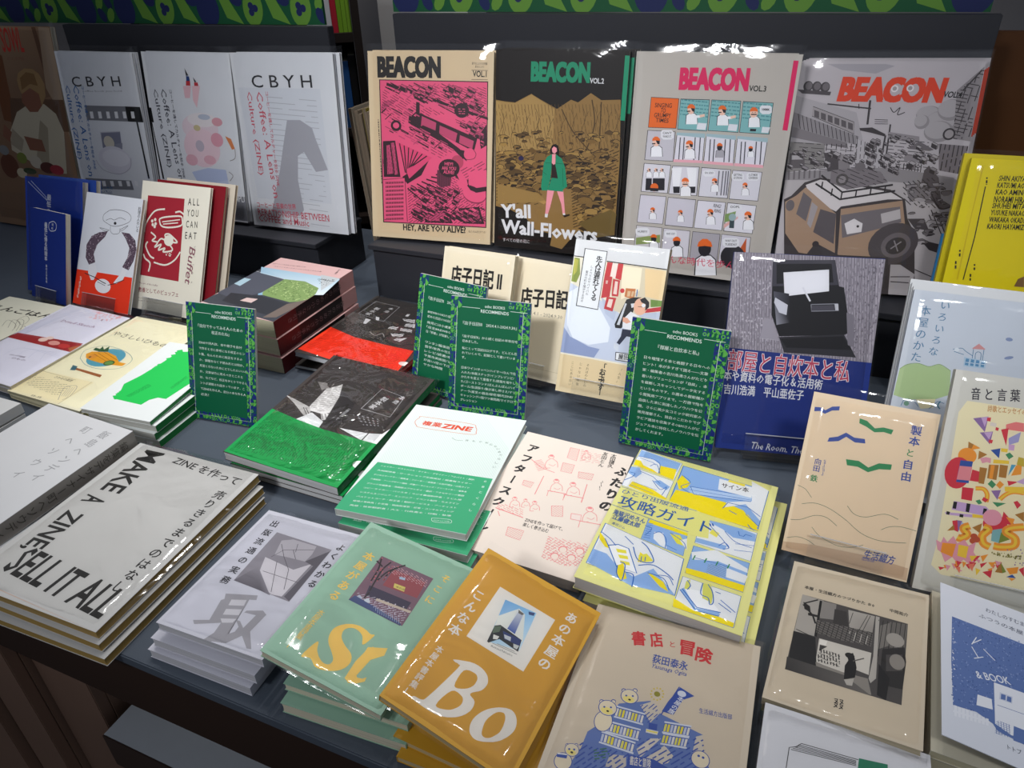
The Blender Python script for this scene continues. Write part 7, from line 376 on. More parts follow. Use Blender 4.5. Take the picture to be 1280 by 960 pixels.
"after":[["V","アフタースクール",[13.2,19.7],[10.2,117.7],10.6,"#2a2728",3.2],["V","ふたりの",[95.7,20.5],[95.2,63],12,"#2a2728",3.2],["V","太田靖久",[83.2,4.1],[84.3,17.2],5,"#2a2728",1],["V","友田とん",[75.7,4.2],[76.4,19],5,"#2a2728",1],["H","#2a2728",[[82.8,36.7],[84.2,36.6],[84.9,48.5],[83.6,48.3]],70,1.3,0.6,1,1],["T","ZINEを作って届けて、",[39.5,102.1],[71.2,100.7],4,"#2a2728",1,0],["T","楽しく巻き込む",[39.8,107.2],[61.3,106.7],4,"#2a2728",1,0],["L","#e58a8a",0.45,[[44.7,27.5],[55.2,26.9],[56,37.6],[46.3,38],[44.7,27.5]],0],["H","#e58a8a",[[44.7,27.5],[55.2,26.9],[56,37.6],[46.3,38]],-60,1.6,0.35,0,1],["L","#e58a8a",0.45,[[21.1,59.4],[30.2,59.1],[29.8,65.6],[21.8,64.8],[21.1,59.4]],0],["H","#e58a8a",[[21.1,59.4],[30.2,59.1],[29.8,65.6],[21.8,64.8]],-60,1.6,0.35,0,1],["L","#e58a8a",0.45,[[61.3,33.4],[74.2,31.8],[74.5,39.2],[63,40.4],[61.3,33.4]],0],["H","#e58a8a",[[61.3,33.4],[74.2,31.8],[74.5,39.2],[63,40.4]],-60,1.6,0.35,0,1],["L","#e58a8a",0.45,[[53.7,78.8],[62.5,75.5],[66.4,86.6],[57.8,88.9],[53.7,78.8]],0],["H","#e58a8a",[[53.7,78.8],[62.5,75.5],[66.4,86.6],[57.8,88.9]],-60,1.6,0.35,0,1],["L","#e58a8a",0.45,[[29.6,112.1],[43.1,111.5],[43.7,121.3],[31.3,120.7],[29.6,112.1]],0],["H","#e58a8a",[[29.6,112.1],[43.1,111.5],[43.7,121.3],[31.3,120.7]],-60,1.6,0.35,0,1],["L","#e58a8a",0.45,[[44.2,7],[52.5,6.3],[54.8,21.5],[45.9,20.3],[44.2,7]],0],["H","#e58a8a",[[44.2,7],[52.5,6.3],[54.8,21.5],[45.9,20.3]],-60,1.6,0.35,0,1],["E","#e58a8a",[32.5,24.1],2.72,2.56,0],["E","#ecd9cc",[32.5,24.1],2.24,2.08,0],["P","#e58a8a",[[30.7,24.1],[30.6,21.8],[32.8,21.1],[34.3,23.5]]],["L","#e58a8a",0.5,[[32.6,27],[30.8,31.3],[32.2,38.6],[36.7,37.6]],1],["L","#e58a8a",0.5,[[34.8,26.2],[39.7,28.7],[42.5,34.8]],1],["L","#e58a8a",0.4,[[33.8,33.8],[37.9,34.4],[39.4,31.7]],1],["E","#e58a8a",[47.3,50.6],2.5500000000000003,2.4,0],["E","#ecd9cc",[47.3,50.6],2.1,1.9500000000000002,0],["P","#e58a8a",[[45.7,50.5],[45.6,48.5],[47.6,47.9],[48.8,50]]],["L","#e58a8a",0.5,[[47.3,53.1],[45.6,56.9],[46.8,63.3],[50.9,62.4]],1],["L","#e58a8a",0.5,[[49.3,52.3],[53.7,54.5],[56.1,59.8]],1],["L","#e58a8a",0.4,[[48.2,59],[52,59.5],[53.3,57.1]],1],["L","#e58a8a",0.7,[[44.2,63.6],[60.4,61.8]],0],["L","#e58a8a",0.5,[[45.2,63.9],[46.1,69.7]],0],["L","#e58a8a",0.5,[[59.6,62.1],[60,66.8]],0],["E","#e58a8a",[61.7,49.3],2.72,2.56,0],["E","#ecd9cc",[61.7,49.3],2.24,2.08,0],["P","#e58a8a",[[60.1,49.3],[60,47.1],[62.1,46.5],[63.4,48.7]]],["L","#e58a8a",0.5,[[61.8,52],[59.9,56],[61,62.8],[65.3,61.8]],1],["L","#e58a8a",0.5,[[63.8,51.2],[68.4,53.5],[70.9,59.1]],1],["L","#e58a8a",0.4,[[62.6,58.3],[66.5,58.8],[68,56.2]],1],["L","#e58a8a",0.7,[[58.3,63.2],[75.3,61.3]],0],["L","#e58a8a",0.5,[[59.3,63.4],[60.2,69.6]],0],["L","#e58a8a",0.5,[[74.5,61.6],[74.9,66.6]],0],["E","#e58a8a",[22.3,81.8],2.125,2,0],["E","#ecd9cc",[22.3,81.8],1.7500000000000002,1.625,0],["P","#e58a8a",[[21,81.8],[20.8,80.2],[22.5,79.7],[23.6,81.3]]],["L","#e58a8a",0.5,[[22.4,83.8],[21.1,86.8],[22.2,91.8],[25.5,91.1]],1],["L","#e58a8a",0.5,[[24,83.2],[27.7,84.8],[29.8,88.9]],1],["L","#e58a8a",0.4,[[23.3,88.4],[26.4,88.7],[27.5,86.9]],1],["E","#e58a8a",[31.4,80.3],1.7000000000000002,1.6,0],["E","#ecd9cc",[31.4,80.3],1.4000000000000001,1.3,0],["P","#e58a8a",[[30.4,80.3],[30.3,79.1],[31.6,78.7],[32.4,79.9]]],["L","#e58a8a",0.5,[[31.5,81.9],[30.4,84.3],[31.2,88.4],[33.9,87.8]],1],["L","#e58a8a",0.5,[[32.8,81.4],[35.7,82.7],[37.4,86]],1],["L","#e58a8a",0.4,[[32.2,85.7],[34.6,85.9],[35.5,84.4]],1],["E","#e58a8a",[39.5,80.2],2.04,1.92,0],["E","#ecd9cc",[39.5,80.2],1.6800000000000002,1.56,0],["P","#e58a8a",[[38.3,80.2],[38.2,78.7],[39.8,78.2],[40.8,79.8]]],["L","#e58a8a",0.5,[[39.6,82.1],[38.3,85],[39.2,89.8],[42.4,89.1]],1],["L","#e58a8a",0.5,[[41.1,81.6],[44.6,83.1],[46.5,87.1]],1],["L","#e58a8a",0.4,[[40.4,86.6],[43.3,86.9],[44.3,85.1]],1],["E","#e58a8a",[83.9,71.2],3.06,2.88,0],["E","#ecd9cc",[83.9,71.2],2.5200000000000005,2.34,0],["P","#e58a8a",[[82.1,71.2],[82.1,68.9],[84.4,68.2],[85.7,70.5]]],["L","#e58a8a",0.5,[[83.8,74],[81.7,78.3],[82.7,85.4],[87.3,84.3]],1],["L","#e58a8a",0.5,[[86.1,73.2],[90.9,75.5],[93.3,81.4]],1],["L","#e58a8a",0.4,[[84.6,80.6],[88.7,81.1],[90.3,78.4]],1],["L","#e58a8a",0.7,[[79.8,85.9],[98,83.6]],0],["L","#e58a8a",0.5,[[80.9,86.1],[81.7,92.6]],0],["L","#e58a8a",0.5,[[97.1,83.9],[97.4,89.2]],0],["E","#e58a8a",[59.1,7.3],1.87,1.76,0],["E","#ecd9cc",[59.1,7.3],1.54,1.4300000000000002,0],["P","#e58a8a",[[57.9,7.3],[57.8,5.7],[59.4,5.2],[60.3,6.9]]],["L","#e58a8a",0.5,[[59.1,9.4],[57.8,12.4],[58.6,17.6],[61.7,16.9]],1],["L","#e58a8a",0.5,[[60.6,8.8],[63.9,10.6],[65.7,14.9]],1],["L","#e58a8a",0.4,[[59.8,14.2],[62.6,14.6],[63.6,12.7]],1],["L","#e58a8a",0.6,[[17.2,33.2],[29.3,39.9],[42.3,41.7]],0],["H","#e58a8a",[[19.4,34.7],[25.4,30.2],[35.5,39.8],[28.2,44.8]],-40,2,0.5,0,1],["P","#e9d7ce",[[71.6,80.7],[79.7,79.6],[81.1,85.7],[73,86.5]]],["L","#e58a8a",0.6,[[71.6,80.7],[79.7,79.6],[81.1,85.7],[73,86.5],[71.6,80.7]],0],["L","#e58a8a",0.9,[[11.7,96.8],[37,98.8]],0],["L","#e58a8a",0.6,[[15.1,99.5],[18.6,103.9]],0],["H","#e58a8a",[[11.3,91],[33.5,90.5],[36.3,97.2],[13.1,98.3]],15,1.8,0.5,3,4],["L","#e58a8a",0.7,[[35.1,48.7],[36,71.5]],0],["L","#e58a8a",0.7,[[72.8,45.1],[75.2,66.7]],0],["H","#e58a8a",[[62.7,109.4],[94.4,106.1],[99.9,126.2],[84.9,132.1],[65.7,131.1]],15,2.1,0.5,4,3],["H","#e58a8a",[[63.3,111],[94.9,107.6],[99.9,126.2],[84.9,132.1],[65.7,131.1]],-60,2.5,0.5,3,6],["E","#e58a8a",[74.6,126],3.4,3.4,0],["E","#ecd9cc",[74.8,126.4],2.8,2.8,0],["E","#e58a8a",[78.2,117.6],3.4,3.4,0],["E","#ecd9cc",[78.4,118.1],2.8,2.8,0],["E","#e58a8a",[86.9,122.9],3.4,3.4,0],["E","#ecd9cc",[87,123.3],2.8,2.8,0],["E","#e58a8a",[90.6,114.5],3.4,3.4,0],["E","#ecd9cc",[90.8,115],2.8,2.8,0],["H","#e58a8a",[[53.9,5.8],[72.4,5.8],[75,18.4],[57.5,20.5]],-30,2.2,0.4,4,6]],
"fuku":[["H","#cfe0d8",[[3.9,1.3],[97.9,-0.6],[98,82],[4.9,85]],50,1.7,0.35,0,1],["P","#3fa877",[[4.9,85],[97.9,81.6],[101.4,143.3],[-1.5,143.4]]],["L","#d8705c",0.5,[[11.3,18.2],[9.8,24.4],[13.2,30.1],[19.9,32.3],[61.6,31.2],[64.8,26],[62.5,20.5],[56.2,16.6],[14.7,16.5],[11.3,18.2]],1],["T","複業",[16.9,28.3],[33.8,28.1],6.4,"#d8523c",2,0],["T","ZINE",[34.7,28.4],[60.1,27.3],6.4,"#d8523c",4,0.1],["L","#8a9a94",0.4,[[48.7,39.2],[52.8,41.6],[58.9,41]],1],["T","シェイカー・ゲストハウス・ライター・デザイナー｜アルバイト｜翻訳",[9.5,89.6],[85.2,87.3],1.9,"#dcefe6",0.5,0],["T","人材開発者・ワークショップ企画設計｜図書館ライター",[9.4,95.3],[85,92.3],1.9,"#dcefe6",0.5,0],["T","デジタルマーケター｜編集者｜フリーター｜金融業｜広告代理店｜山岳ガイド",[9.3,101],[84.8,97.2],1.9,"#dcefe6",0.5,0],["T","介護施設・アートデザイン講師・声優ワークショップ｜フリーライター・編集者",[9.2,106.5],[84.6,102],1.9,"#dcefe6",0.5,0],["T","ブランド化編集者・演劇部のアウトサイ・通訳・アクセサリーの教師",[9.1,112],[84.4,106.8],1.9,"#dcefe6",0.5,0],["T","コピーライター・バリスタ｜ラジオ番組制作者・うどん屋",[9.1,117.4],[84.2,111.5],1.9,"#dcefe6",0.5,0],["T","システムエンジニア・エンジニア・イベント制作・カメラマン",[9,122.7],[84,116.1],1.9,"#dcefe6",0.5,0],["T","バスケットコーチ・校正者｜翻訳サービス士・アーティスト",[8.9,127.9],[83.9,120.7],1.9,"#dcefe6",0.5,0],["T","経理の事務員｜お花屋・映画館運営・記者・コンサルティング",[8.8,133.1],[83.7,125.2],1.9,"#dcefe6",0.5,0],["T","英語・技術翻訳者｜大工・行政書士・印刷・執筆",[8.7,138.1],[83.5,129.6],1.9,"#dcefe6",0.5,0],["L","#dcefe6",0.3,[[71.2,135],[72.4,134.1],[82.8,132.6],[85.7,133.8],[84.8,136],[73.9,137.6],[71.2,135]],1],["T","2024 vol.04号",[73.3,136.8],[84.5,135.3],1.4,"#dcefe6",0,0],["T","誰",[60.8,41.1],[63.3,40.9],2.3,"#6d7f78",0,0],["T","も",[66.4,40.5],[68.9,40.4],2.3,"#6d7f78",0,0],["T","が",[72,40],[74.4,39.9],2.3,"#6d7f78",0,0],["T","知",[77.2,40.1],[79.6,40],2.3,"#6d7f78",0,0],["T","ら",[81.4,41.6],[83.8,41.4],2.3,"#6d7f78",0,0],["T","な",[85.5,43],[87.9,42.9],2.3,"#6d7f78",0,0],["T","い",[88.6,45.7],[91,45.6],2.3,"#6d7f78",0,0],["T","あ",[90.9,49.3],[93.3,49.1],2.3,"#6d7f78",0,0],["T","た",[93.2,52.8],[95.6,52.7],2.3,"#6d7f78",0,0],["T","ら",[93.5,58],[95.8,57.9],2.3,"#6d7f78",0,0],["T","し",[93.3,63.4],[95.7,63.2],2.3,"#6d7f78",0,0],["T","い",[93.2,68.8],[95.5,68.7],2.3,"#6d7f78",0,0],["T","人",[92.9,75],[95.2,74.8],2.3,"#dcefe6",0,0],["T","の",[92.6,81],[94.8,80.8],2.3,"#dcefe6",0,0],["T","仕",[92.6,87.2],[94.8,87],2.3,"#dcefe6",0,0],["T","事",[93,93.6],[95.2,93.5],2.3,"#dcefe6",0,0],["T","と",[93.4,99.9],[95.6,99.8],2.3,"#dcefe6",0,0],["T","く",[93.5,106.8],[95.7,106.6],2.3,"#dcefe6",0,0],["T","ら",[93.5,113.7],[95.6,113.5],2.3,"#dcefe6",0,0],["T","し",[93.4,120.5],[95.5,120.3],2.3,"#dcefe6",0,0]],
"green":[["P","#3b3432",[[1.2,16.9],[16,1.9],[36.6,9],[31.1,32.3],[23.2,39.7],[12.9,39.8]]],["P","#8a8583",[[11.3,39.4],[19.5,38.1],[25.4,42.8],[21.6,48.4]]],["P","#d9d7d6",[[25.6,70.1],[23.9,44.5],[32.8,34.8],[44,58.7],[49,69.7],[40.4,75.1],[26.8,75.2]]],["P","#4a4442",[[21.2,40.5],[31.1,32.3],[32.3,36],[25.9,43.6]]],["H","#6a6462",[[25.6,70.1],[23.9,44.5],[32.8,34.8],[44,58.7],[39.4,73.7]],-30,1.8,0.4,4,1],["P","#b9b6b4",[[-1.9,65],[9.4,67.2],[26.6,71.5],[34.8,81],[28.1,82],[11.8,72]]],["P","#d9d7d6",[[38,73.3],[45.2,73.1],[50.1,78.3],[45.4,82.1]]],["L","#2a2524",0.5,[[21.8,73.5],[32,82.2]],0],["L","#2a2524",0.5,[[24.3,73.4],[33.9,81.4]],0],["L","#2a2524",0.5,[[40.4,75.1],[45.8,81]],0],["L","#2a2524",0.5,[[42.8,74.1],[48.5,79.9]],0],["P","#e4e4e6",[[25.9,88.3],[32.2,76.6],[47.3,83],[48.8,91.2]]],["P","#2c2625",[[49.3,87.5],[38.6,43.4],[56.6,51.6],[60.5,68.6],[64.2,81.3]]],["P","#e4e4e6",[[63.5,84.8],[87.1,82.2],[86.9,91]]],["P","#e4e4e6",[[88,81.8],[97.6,78.7],[101.4,66],[105.8,67.6],[102.7,90.7],[87.9,90.6]]],["H","#8a8a8e",[[97.6,78.7],[101.8,66.7],[104.9,68],[100.3,86.8]],-50,1,0.5,0,1],["L","#c9c9cc",0.4,[[65.3,57.4],[66.5,28],[89.4,31.4],[92.1,58.3],[65.3,57.4]],0],["V","製本家",[75.7,39.9],[72.6,51.7],6,"#d9d9dc",1.2],["V","本造",[87.9,33],[86.3,39.4],5,"#d9d9dc",1],["H","#b9b9bd",[[63.8,66.3],[86.4,64.2],[86.8,65],[64.3,67.1]],15,1.5,0.6,2,1],["H","#b9b9bd",[[68.5,68.9],[87.7,66.4],[88.1,67.1],[69,69.6]],15,1.5,0.6,2,1],["H","#b9b9bd",[[73.2,71.5],[89,68.5],[89.4,69.2],[73.6,72.2]],15,1.5,0.6,2,1],["H","#b9b9bd",[[77.7,74],[90.3,70.6],[90.7,71.3],[78.2,74.7]],15,1.5,0.6,2,1],["V","一冊の本のこと",[57.1,61.7],[55.7,76],3,"#c9c9cc",0.6],["P","#0f9648",[[-0.7,84.4],[26.4,88.4],[54.2,91],[102.7,90.5],[100.5,142.3],[0.3,140.4]]],["H","#0b5a2c",[[8,96],[86.8,97.6],[93.3,131.9],[3.9,134.2]],87,1.9,0.5,7,2],["E","#dfe4e0",[100.7,114.9],5,4,0]],
"red":[["P","#3a3634",[[-0.1,3.9],[52.7,-3.3],[97.9,78],[90.1,86],[28.8,89],[13.5,84.2],[-1.2,80.8]]],["P","#5a5654",[[-11.4,44.8],[8.4,44],[30,58.1],[13.8,66.5]]],["H","#8a8684",[[-3.8,52.7],[13.6,55.2],[58.8,81.8],[27.8,87.4],[4.6,71.2]],15,2.4,0.5,4,1],["L","#b9b9bd",0.5,[[6.8,13.1],[6.8,44.8],[37.9,49.5],[34.8,13.4],[6.8,13.1]],0],["V","製本家",[17,27.6],[16.1,41.2],6,"#c9c9cc",1.6],["V","本造",[29.4,21.1],[29.1,28.5],5,"#c9c9cc",1.4],["P","#dcdcdf",[[19.3,51.2],[25.3,51.5],[25.9,61.3],[23,61.7]]],["P","#dcdcdf",[[49.9,24.8],[52.7,23.4],[53.3,28.9],[50.6,29.6]]],["P","#dcdcdf",[[51.2,35.8],[63.2,31.9],[66.4,39.3],[55.3,39.4]]],["P","#dcdcdf",[[59.4,42.9],[68.1,40.7],[71.3,47.9],[60.8,48.9]]],["P","#dcdcdf",[[49.3,54.8],[57.2,53],[57.9,59.1],[49.5,60.2]]],["P","#dcdcdf",[[59.8,53.8],[71.7,52.1],[73.7,57.5],[61.9,59.2]]],["P","#dcdcdf",[[57.3,68],[69.1,63],[70.4,68.7],[61.7,72.1]]],["P","#dcdcdf",[[25.7,43.2],[30,43.4],[33,49.8],[29.8,49.7]]],["P","#dcdcdf",[[67.4,73.4],[75.6,69.1],[73.3,78.5],[66.3,78]]],["H","#26221f",[[47,56],[57.1,21.1],[74.5,57.1],[71.1,79.7]],-50,3,1,0,1],["L","#b9b6b4",0.7,[[37.9,73.7],[46.5,77.8],[50.5,71.5],[55.9,77.1]],1],["P","#e8391c",[[-1.9,81.2],[32.1,89.4],[63.6,89.6],[93.3,88.2],[101.8,140.1],[-5.3,130.7]]],["H","#b02408",[[5.1,96.9],[88,98.6],[95.1,134.9],[4.8,125.5]],-3,2.1,0.4,7,3],["E","#e4ddd8",[97.5,112.4],5,3.6,0]],
"stack":[["P","#3a3d45",[[2,104],[-7.6,43],[-2.1,30.3],[113.3,41.1],[100.8,137.4],[-4.1,127.2]]],["Q",["#8fb0c4","#a9c4d2","#cfd9de","#7fa6bf"],[[-3.3,30.8],[101.8,26.6],[108.9,67.4],[44.2,93.2]]],["P","#b4babd",[[74.6,24.1],[105.2,25.2],[107.7,49.6],[106.6,68.3]]],["P","#7a9458",[[44.9,86.9],[38.3,67.8],[44.7,49.2],[69.5,45.8],[94.1,55],[106.2,83.1],[86.7,95],[48.7,91.4]]],["S","#a9bd80",[[43.4,81.4],[46.7,51.6],[71.3,48.3],[94.7,57.8],[103.4,81.3],[85.3,93.2]],120,2.2,1],["S","#5a7440",[[43.4,81.4],[46.7,51.6],[71.3,48.3],[94.7,57.8],[103.4,81.3],[85.3,93.2]],120,2.2,5],["P","#4a4d58",[[-0.3,104.9],[-6.7,44],[44.2,49.3],[43.8,87.3],[29.5,110.9]]],["P","#9db8c4",[[-9.7,77.2],[-6.5,62.8],[9.5,63.1],[10.3,82.1]]],["L","#c9ced2",0.6,[[-7.6,43],[44.2,49.3]],0],["P","#2b2d33",[[13.3,99.5],[49.4,94.1],[89.4,98.5],[94.4,129.5],[18.1,118.4]]],["P","#c9b0ac",[[35.8,111.3],[37.6,103],[50.9,101.2],[50.5,111.2]]],["L","#2a2a2e",1,[[79.7,35.3],[99.5,33.9]],0],["S","#2a2f28",[[75.5,33.7],[96,28.9],[104.2,44.7],[92.8,49.3]],60,1.4,1],["P","#6b5f58",[[87.2,99.4],[100.1,82.7],[101.4,99.3],[96.5,128.7],[83.9,133.8]]],["T","自分でやってみる人のための校正のたね",[3.2,19.1],[45.3,13.8],2.6,"#4a3538",0.8,0],["T","本をつくる人のための小さな校正の手引き書",[9.7,25],[70,17.8],1.8,"#4a3538",0.5,0],["V","小さな校正",[85.7,4.8],[88,15.4],3,"#4a3538",1]],
"brush":[["P","#22c455",[[30.1,18.8],[43.8,14.3],[101.7,30.3],[87.1,112.8],[75.7,112.9],[68.6,119.8],[66.2,130.4],[23.7,128.3],[22,115],[13.9,99.5],[20.6,79.6],[25.9,49.8]]],["P","#22c455",[[20.3,102.9],[25.3,99.8],[33.1,106.6],[28.4,108.7]]],["P","#22c455",[[24.8,20.6],[30.2,17.1],[38.5,25.2],[33.5,27.5]]],["P","#22c455",[[19.7,113.3],[24.7,110.3],[32.4,116.9],[27.8,119]]],["P","#22c455",[[23.1,50.7],[28.4,47.4],[36.5,55],[31.6,57.2]]],["P","#22c455",[[19.5,117.5],[24.5,114.5],[32.2,121.1],[27.5,123.1]]],["P","#22c455",[[20.4,100.8],[25.5,97.7],[33.3,104.5],[28.6,106.6]]],["P","#22c455",[[25,16.1],[30.5,12.7],[38.8,20.8],[33.8,23.1]]],["P","#22c455",[[20.2,104.7],[25.2,101.6],[33,108.4],[28.3,110.5]]],["P","#22c455",[[22.7,57.9],[28,54.6],[36.1,62],[31.2,64.2]]],["P","#22c455",[[21.6,78.1],[26.8,74.9],[34.7,82.1],[30,84.2]]],["P","#22c455",[[21.6,78.8],[26.8,75.6],[34.7,82.7],[29.9,84.9]]],["P","#22c455",[[21.9,74.2],[27,71],[35,78.2],[30.2,80.4]]],["P","#22c455",[[20.1,106.5],[25.1,103.4],[32.9,110.2],[28.2,112.3]]],["P","#22c455",[[23.9,36.2],[29.3,32.8],[37.5,40.6],[32.5,42.9]]],["P","#22c455",[[19.5,117.1],[24.5,114],[32.2,120.6],[27.6,122.7]]],["P","#22c455",[[20.3,102.2],[25.4,99],[33.2,105.8],[28.5,108]]],["P","#22c455",[[19.1,124.1],[24.1,121.1],[31.7,127.6],[27.1,129.7]]],["P","#22c455",[[20.5,98.7],[25.6,95.6],[33.4,102.5],[28.7,104.6]]],["P","#22c455",[[21.3,83.7],[26.5,80.5],[34.4,87.6],[29.6,89.8]]],["P","#22c455",[[24.4,27.7],[29.8,24.4],[38,32.3],[33.1,34.5]]],["P","#22c455",[[21.2,86.8],[26.3,83.6],[34.2,90.7],[29.4,92.8]]],["P","#22c455",[[19.6,114.6],[24.6,111.6],[32.4,118.2],[27.7,120.3]]],["P","#22c455",[[20.5,99.6],[25.5,96.5],[33.3,103.3],[28.6,105.5]]],["P","#22c455",[[25,17],[30.4,13.6],[38.7,21.7],[33.7,24]]],["P","#22c455",[[19.4,119.8],[24.3,116.7],[32,123.3],[27.4,125.4]]],["P","#22c455",[[22.6,60.3],[27.9,57],[35.9,64.5],[31.1,66.6]]],["P","#22c455",[[21.2,87],[26.3,83.8],[34.2,90.8],[29.4,93]]],["P","#22c455",[[22.9,55.7],[28.1,52.4],[36.2,59.9],[31.3,62.1]]],["P","#22c455",[[20.9,91.1],[26,88],[33.9,95],[29.2,97.1]]],["P","#22c455",[[23.1,52.2],[28.3,49],[36.4,56.5],[31.6,58.7]]],["H","#0b7a34",[[43.3,91.8],[51.2,94.2],[41.7,120.6],[35.4,120.1]],-35,1.5,0.6,2,1],["H","#0b7a34",[[77.5,64.8],[82.3,67.2],[79.8,93.3],[75.3,91.4]],-35,1.5,0.6,2,1]],
"himono":[["T","やさしいひもの",[6.4,36.3],[86.9,39.5],6.5,"#5a5545",0.3,0],["E","#5aa0b4",[42.8,70.4],20.5,15,0],["L","#3c7a8c",0.4,[[16.8,78.9],[8.6,66.4],[22.5,54.6],[53.8,56.7],[73,65.6],[73.9,79.5],[55.8,86.8],[35.1,86.1],[16.8,78.9]],1],["P","#e0a02c",[[15.9,71.8],[17.8,66.7],[35.2,62.3],[50.3,65.2],[63.3,72.2],[72.8,72.1],[72.7,76.4],[61.2,78.1],[45.9,79.2],[30.6,78.4],[23,77.1]]],["E","#d8953a",[26.8,73],5,4.4,0],["E","#3a3a30",[25.4,74.5],1.2,1.2,0],["L","#8a5a18",0.4,[[26.6,66.7],[59.9,75]],0],["L","#8a5a18",0.4,[[24.2,69.3],[56.9,77]],0],["L","#8a5a18",0.4,[[31.1,63.5],[58,70.2]],0],["E","#3a5a30",[54.9,76.5],6,4.2,0],["E","#6a9450",[54.9,76.5],4.8,3.1,0],["P","#2f5a34",[[16,64.2],[14.8,60],[21.6,60.6],[20,56.1],[26.8,60.2],[27,54.1],[34.5,61.7],[26.2,64.2]]],["P","#9a5a30",[[26,92.4],[67.3,93.6],[69.2,97.1],[28.8,95.1]]],["P","#3c6a78",[[27.5,97.3],[21.9,90.1],[29,90.4],[33.2,96.2]]],["P","#e9dfb9",[[0.8,106.2],[71.2,104.8],[70.7,139.8],[14.2,145],[0.6,142.9]]],["L","#8a8468",0.3,[[1.9,106.9],[50,107.4]],0],["L","#8a8468",0.3,[[68.6,104.9],[70.1,139.4]],0],["T","さかなの履歴",[24.1,111.5],[48.4,111.3],3,"#5a5545",0.5,0],["H","#6a6550",[[-2.2,114.2],[55.7,115.6],[56.1,131.5],[7.6,127.5]],-14,3,0.5,2.4,1],["L","#7a7a80",0.4,[[64.1,135.2],[51.2,120.3],[55.1,115.1],[62.1,115.2],[69.3,127.3],[67.8,134]],1],["H","#8a8a90",[[59.9,130.3],[53.1,119.7],[60.2,115.8],[68.9,129]],60,2,0.3,0,1],["T","名無し出版",[31.5,139.4],[44.8,138.9],2.4,"#5a5545",0.4,0]],
"marble":[["Q",["#cfcfdf","#dcdae4","#d4d4e0","#c6c8d8"],[[-2,71.6],[5.8,2.6],[25.7,0.8],[14.9,71.5]]],["P","#9c2a2c",[[1.1,79.6],[4.3,68.8],[97.4,59.7],[99.2,77]]],["E","#e2c8bc",[46.4,69.2],6,4,0],["E","#d89a90",[65.1,70],8,4,0],["E","#e2c8bc",[50.8,64.1],5,3,0],["E","#c03c3a",[81.7,70.6],8,4,0],["P","#b0643c",[[89.7,72],[99,61.7],[99.2,77]]],["T","Dried Sketch",[27.7,34],[78.2,31.4],4.6,"#8a5a7a",0.2,0.15],["L","#c2c2d2",0.5,[[13.7,68.3],[5.8,37.9],[25.5,6]],1],["L","#c4c6d6",0.5,[[33.3,105.2],[42.7,89],[99.8,89.3]],1],["L","#c2c2d2",0.5,[[17.2,58.7],[17,31],[36,6.4]],1],["L","#c4c6d6",0.5,[[50,103.3],[53.6,87.6],[96.5,86.8]],1],["L","#c2c2d2",0.5,[[20.7,49],[28.2,24.1],[46.4,6.8]],1],["L","#c4c6d6",0.5,[[66.4,101.5],[64.5,86.2],[93.2,84.2]],1],["L","#c2c2d2",0.5,[[24.3,39.1],[39.5,17.2],[56.8,7.1]],1],["L","#c4c6d6",0.5,[[82.7,99.6],[75.3,84.9],[89.9,81.7]],1],["T","わたしの干物図鑑",[40.6,104.7],[62.2,103],2.6,"#7a6a80",0.3,0],["T","ひもの",[49.4,108.5],[68.3,107.3],2.6,"#7a6a80",0.3,0],["S","#e4b4b8",[[48.5,3],[89,-1.2],[87.4,13.9],[52.1,16.7]],60,3,1]],
"engohan":[["T","えんごはん",[6.3,32.2],[104.7,30.3],11,"#2d2b28",1.6,0],["L","#7a7568",0.45,[[69.1,60.5],[61.2,47.3],[82.5,53.4],[92.2,65.6]],1],["L","#7a7568",0.45,[[79.7,61.1],[66.9,45.4],[82.3,48.3],[96.7,64.1]],1],["L","#7a7568",0.45,[[90.2,61.7],[72.7,43.5],[82,43.1],[101.1,62.6]],1],["L","#7a7568",0.45,[[71.5,43.9],[72.1,33],[85.3,39.4],[89.3,51.2],[71.5,43.9]],1],["L","#7a7568",0.45,[[97.7,61.2],[93.9,52.2],[104.3,56.5]],1]],
"shirospine":[["V","飯島ヘンデイ",[82.6,12.6],[78.8,67.6],9.5,"#9a9a9c",0.4],["V","町へソウイ",[63.1,13.6],[62.2,71],9,"#9a9a9c",0.4]],
"make":[["T","MAKE",[10.2,4.6],[12.6,47.7],15.5,"#24221f",1.8,0],["T","A",[9.2,53.5],[9.6,60.2],15.5,"#24221f",1.8,0],["T","ZINE,",[7.1,68.9],[7.8,103.4],15.5,"#24221f",1.8,0],["T","SELL IT ALL",[14.2,119.8],[94.6,126.9],20,"#24221f",1.8,0],["T","ZINE を作って",[36.4,10.3],[92.6,14.5],7.4,"#24221f",0.9,0],["V","売りきるまでのはなし",[89.3,25.5],[87.6,105.8],8,"#24221f",1],["L","#d0a890",0.3,[[101.1,5.4],[101.4,134.3],[23.1,130.3]],0]],
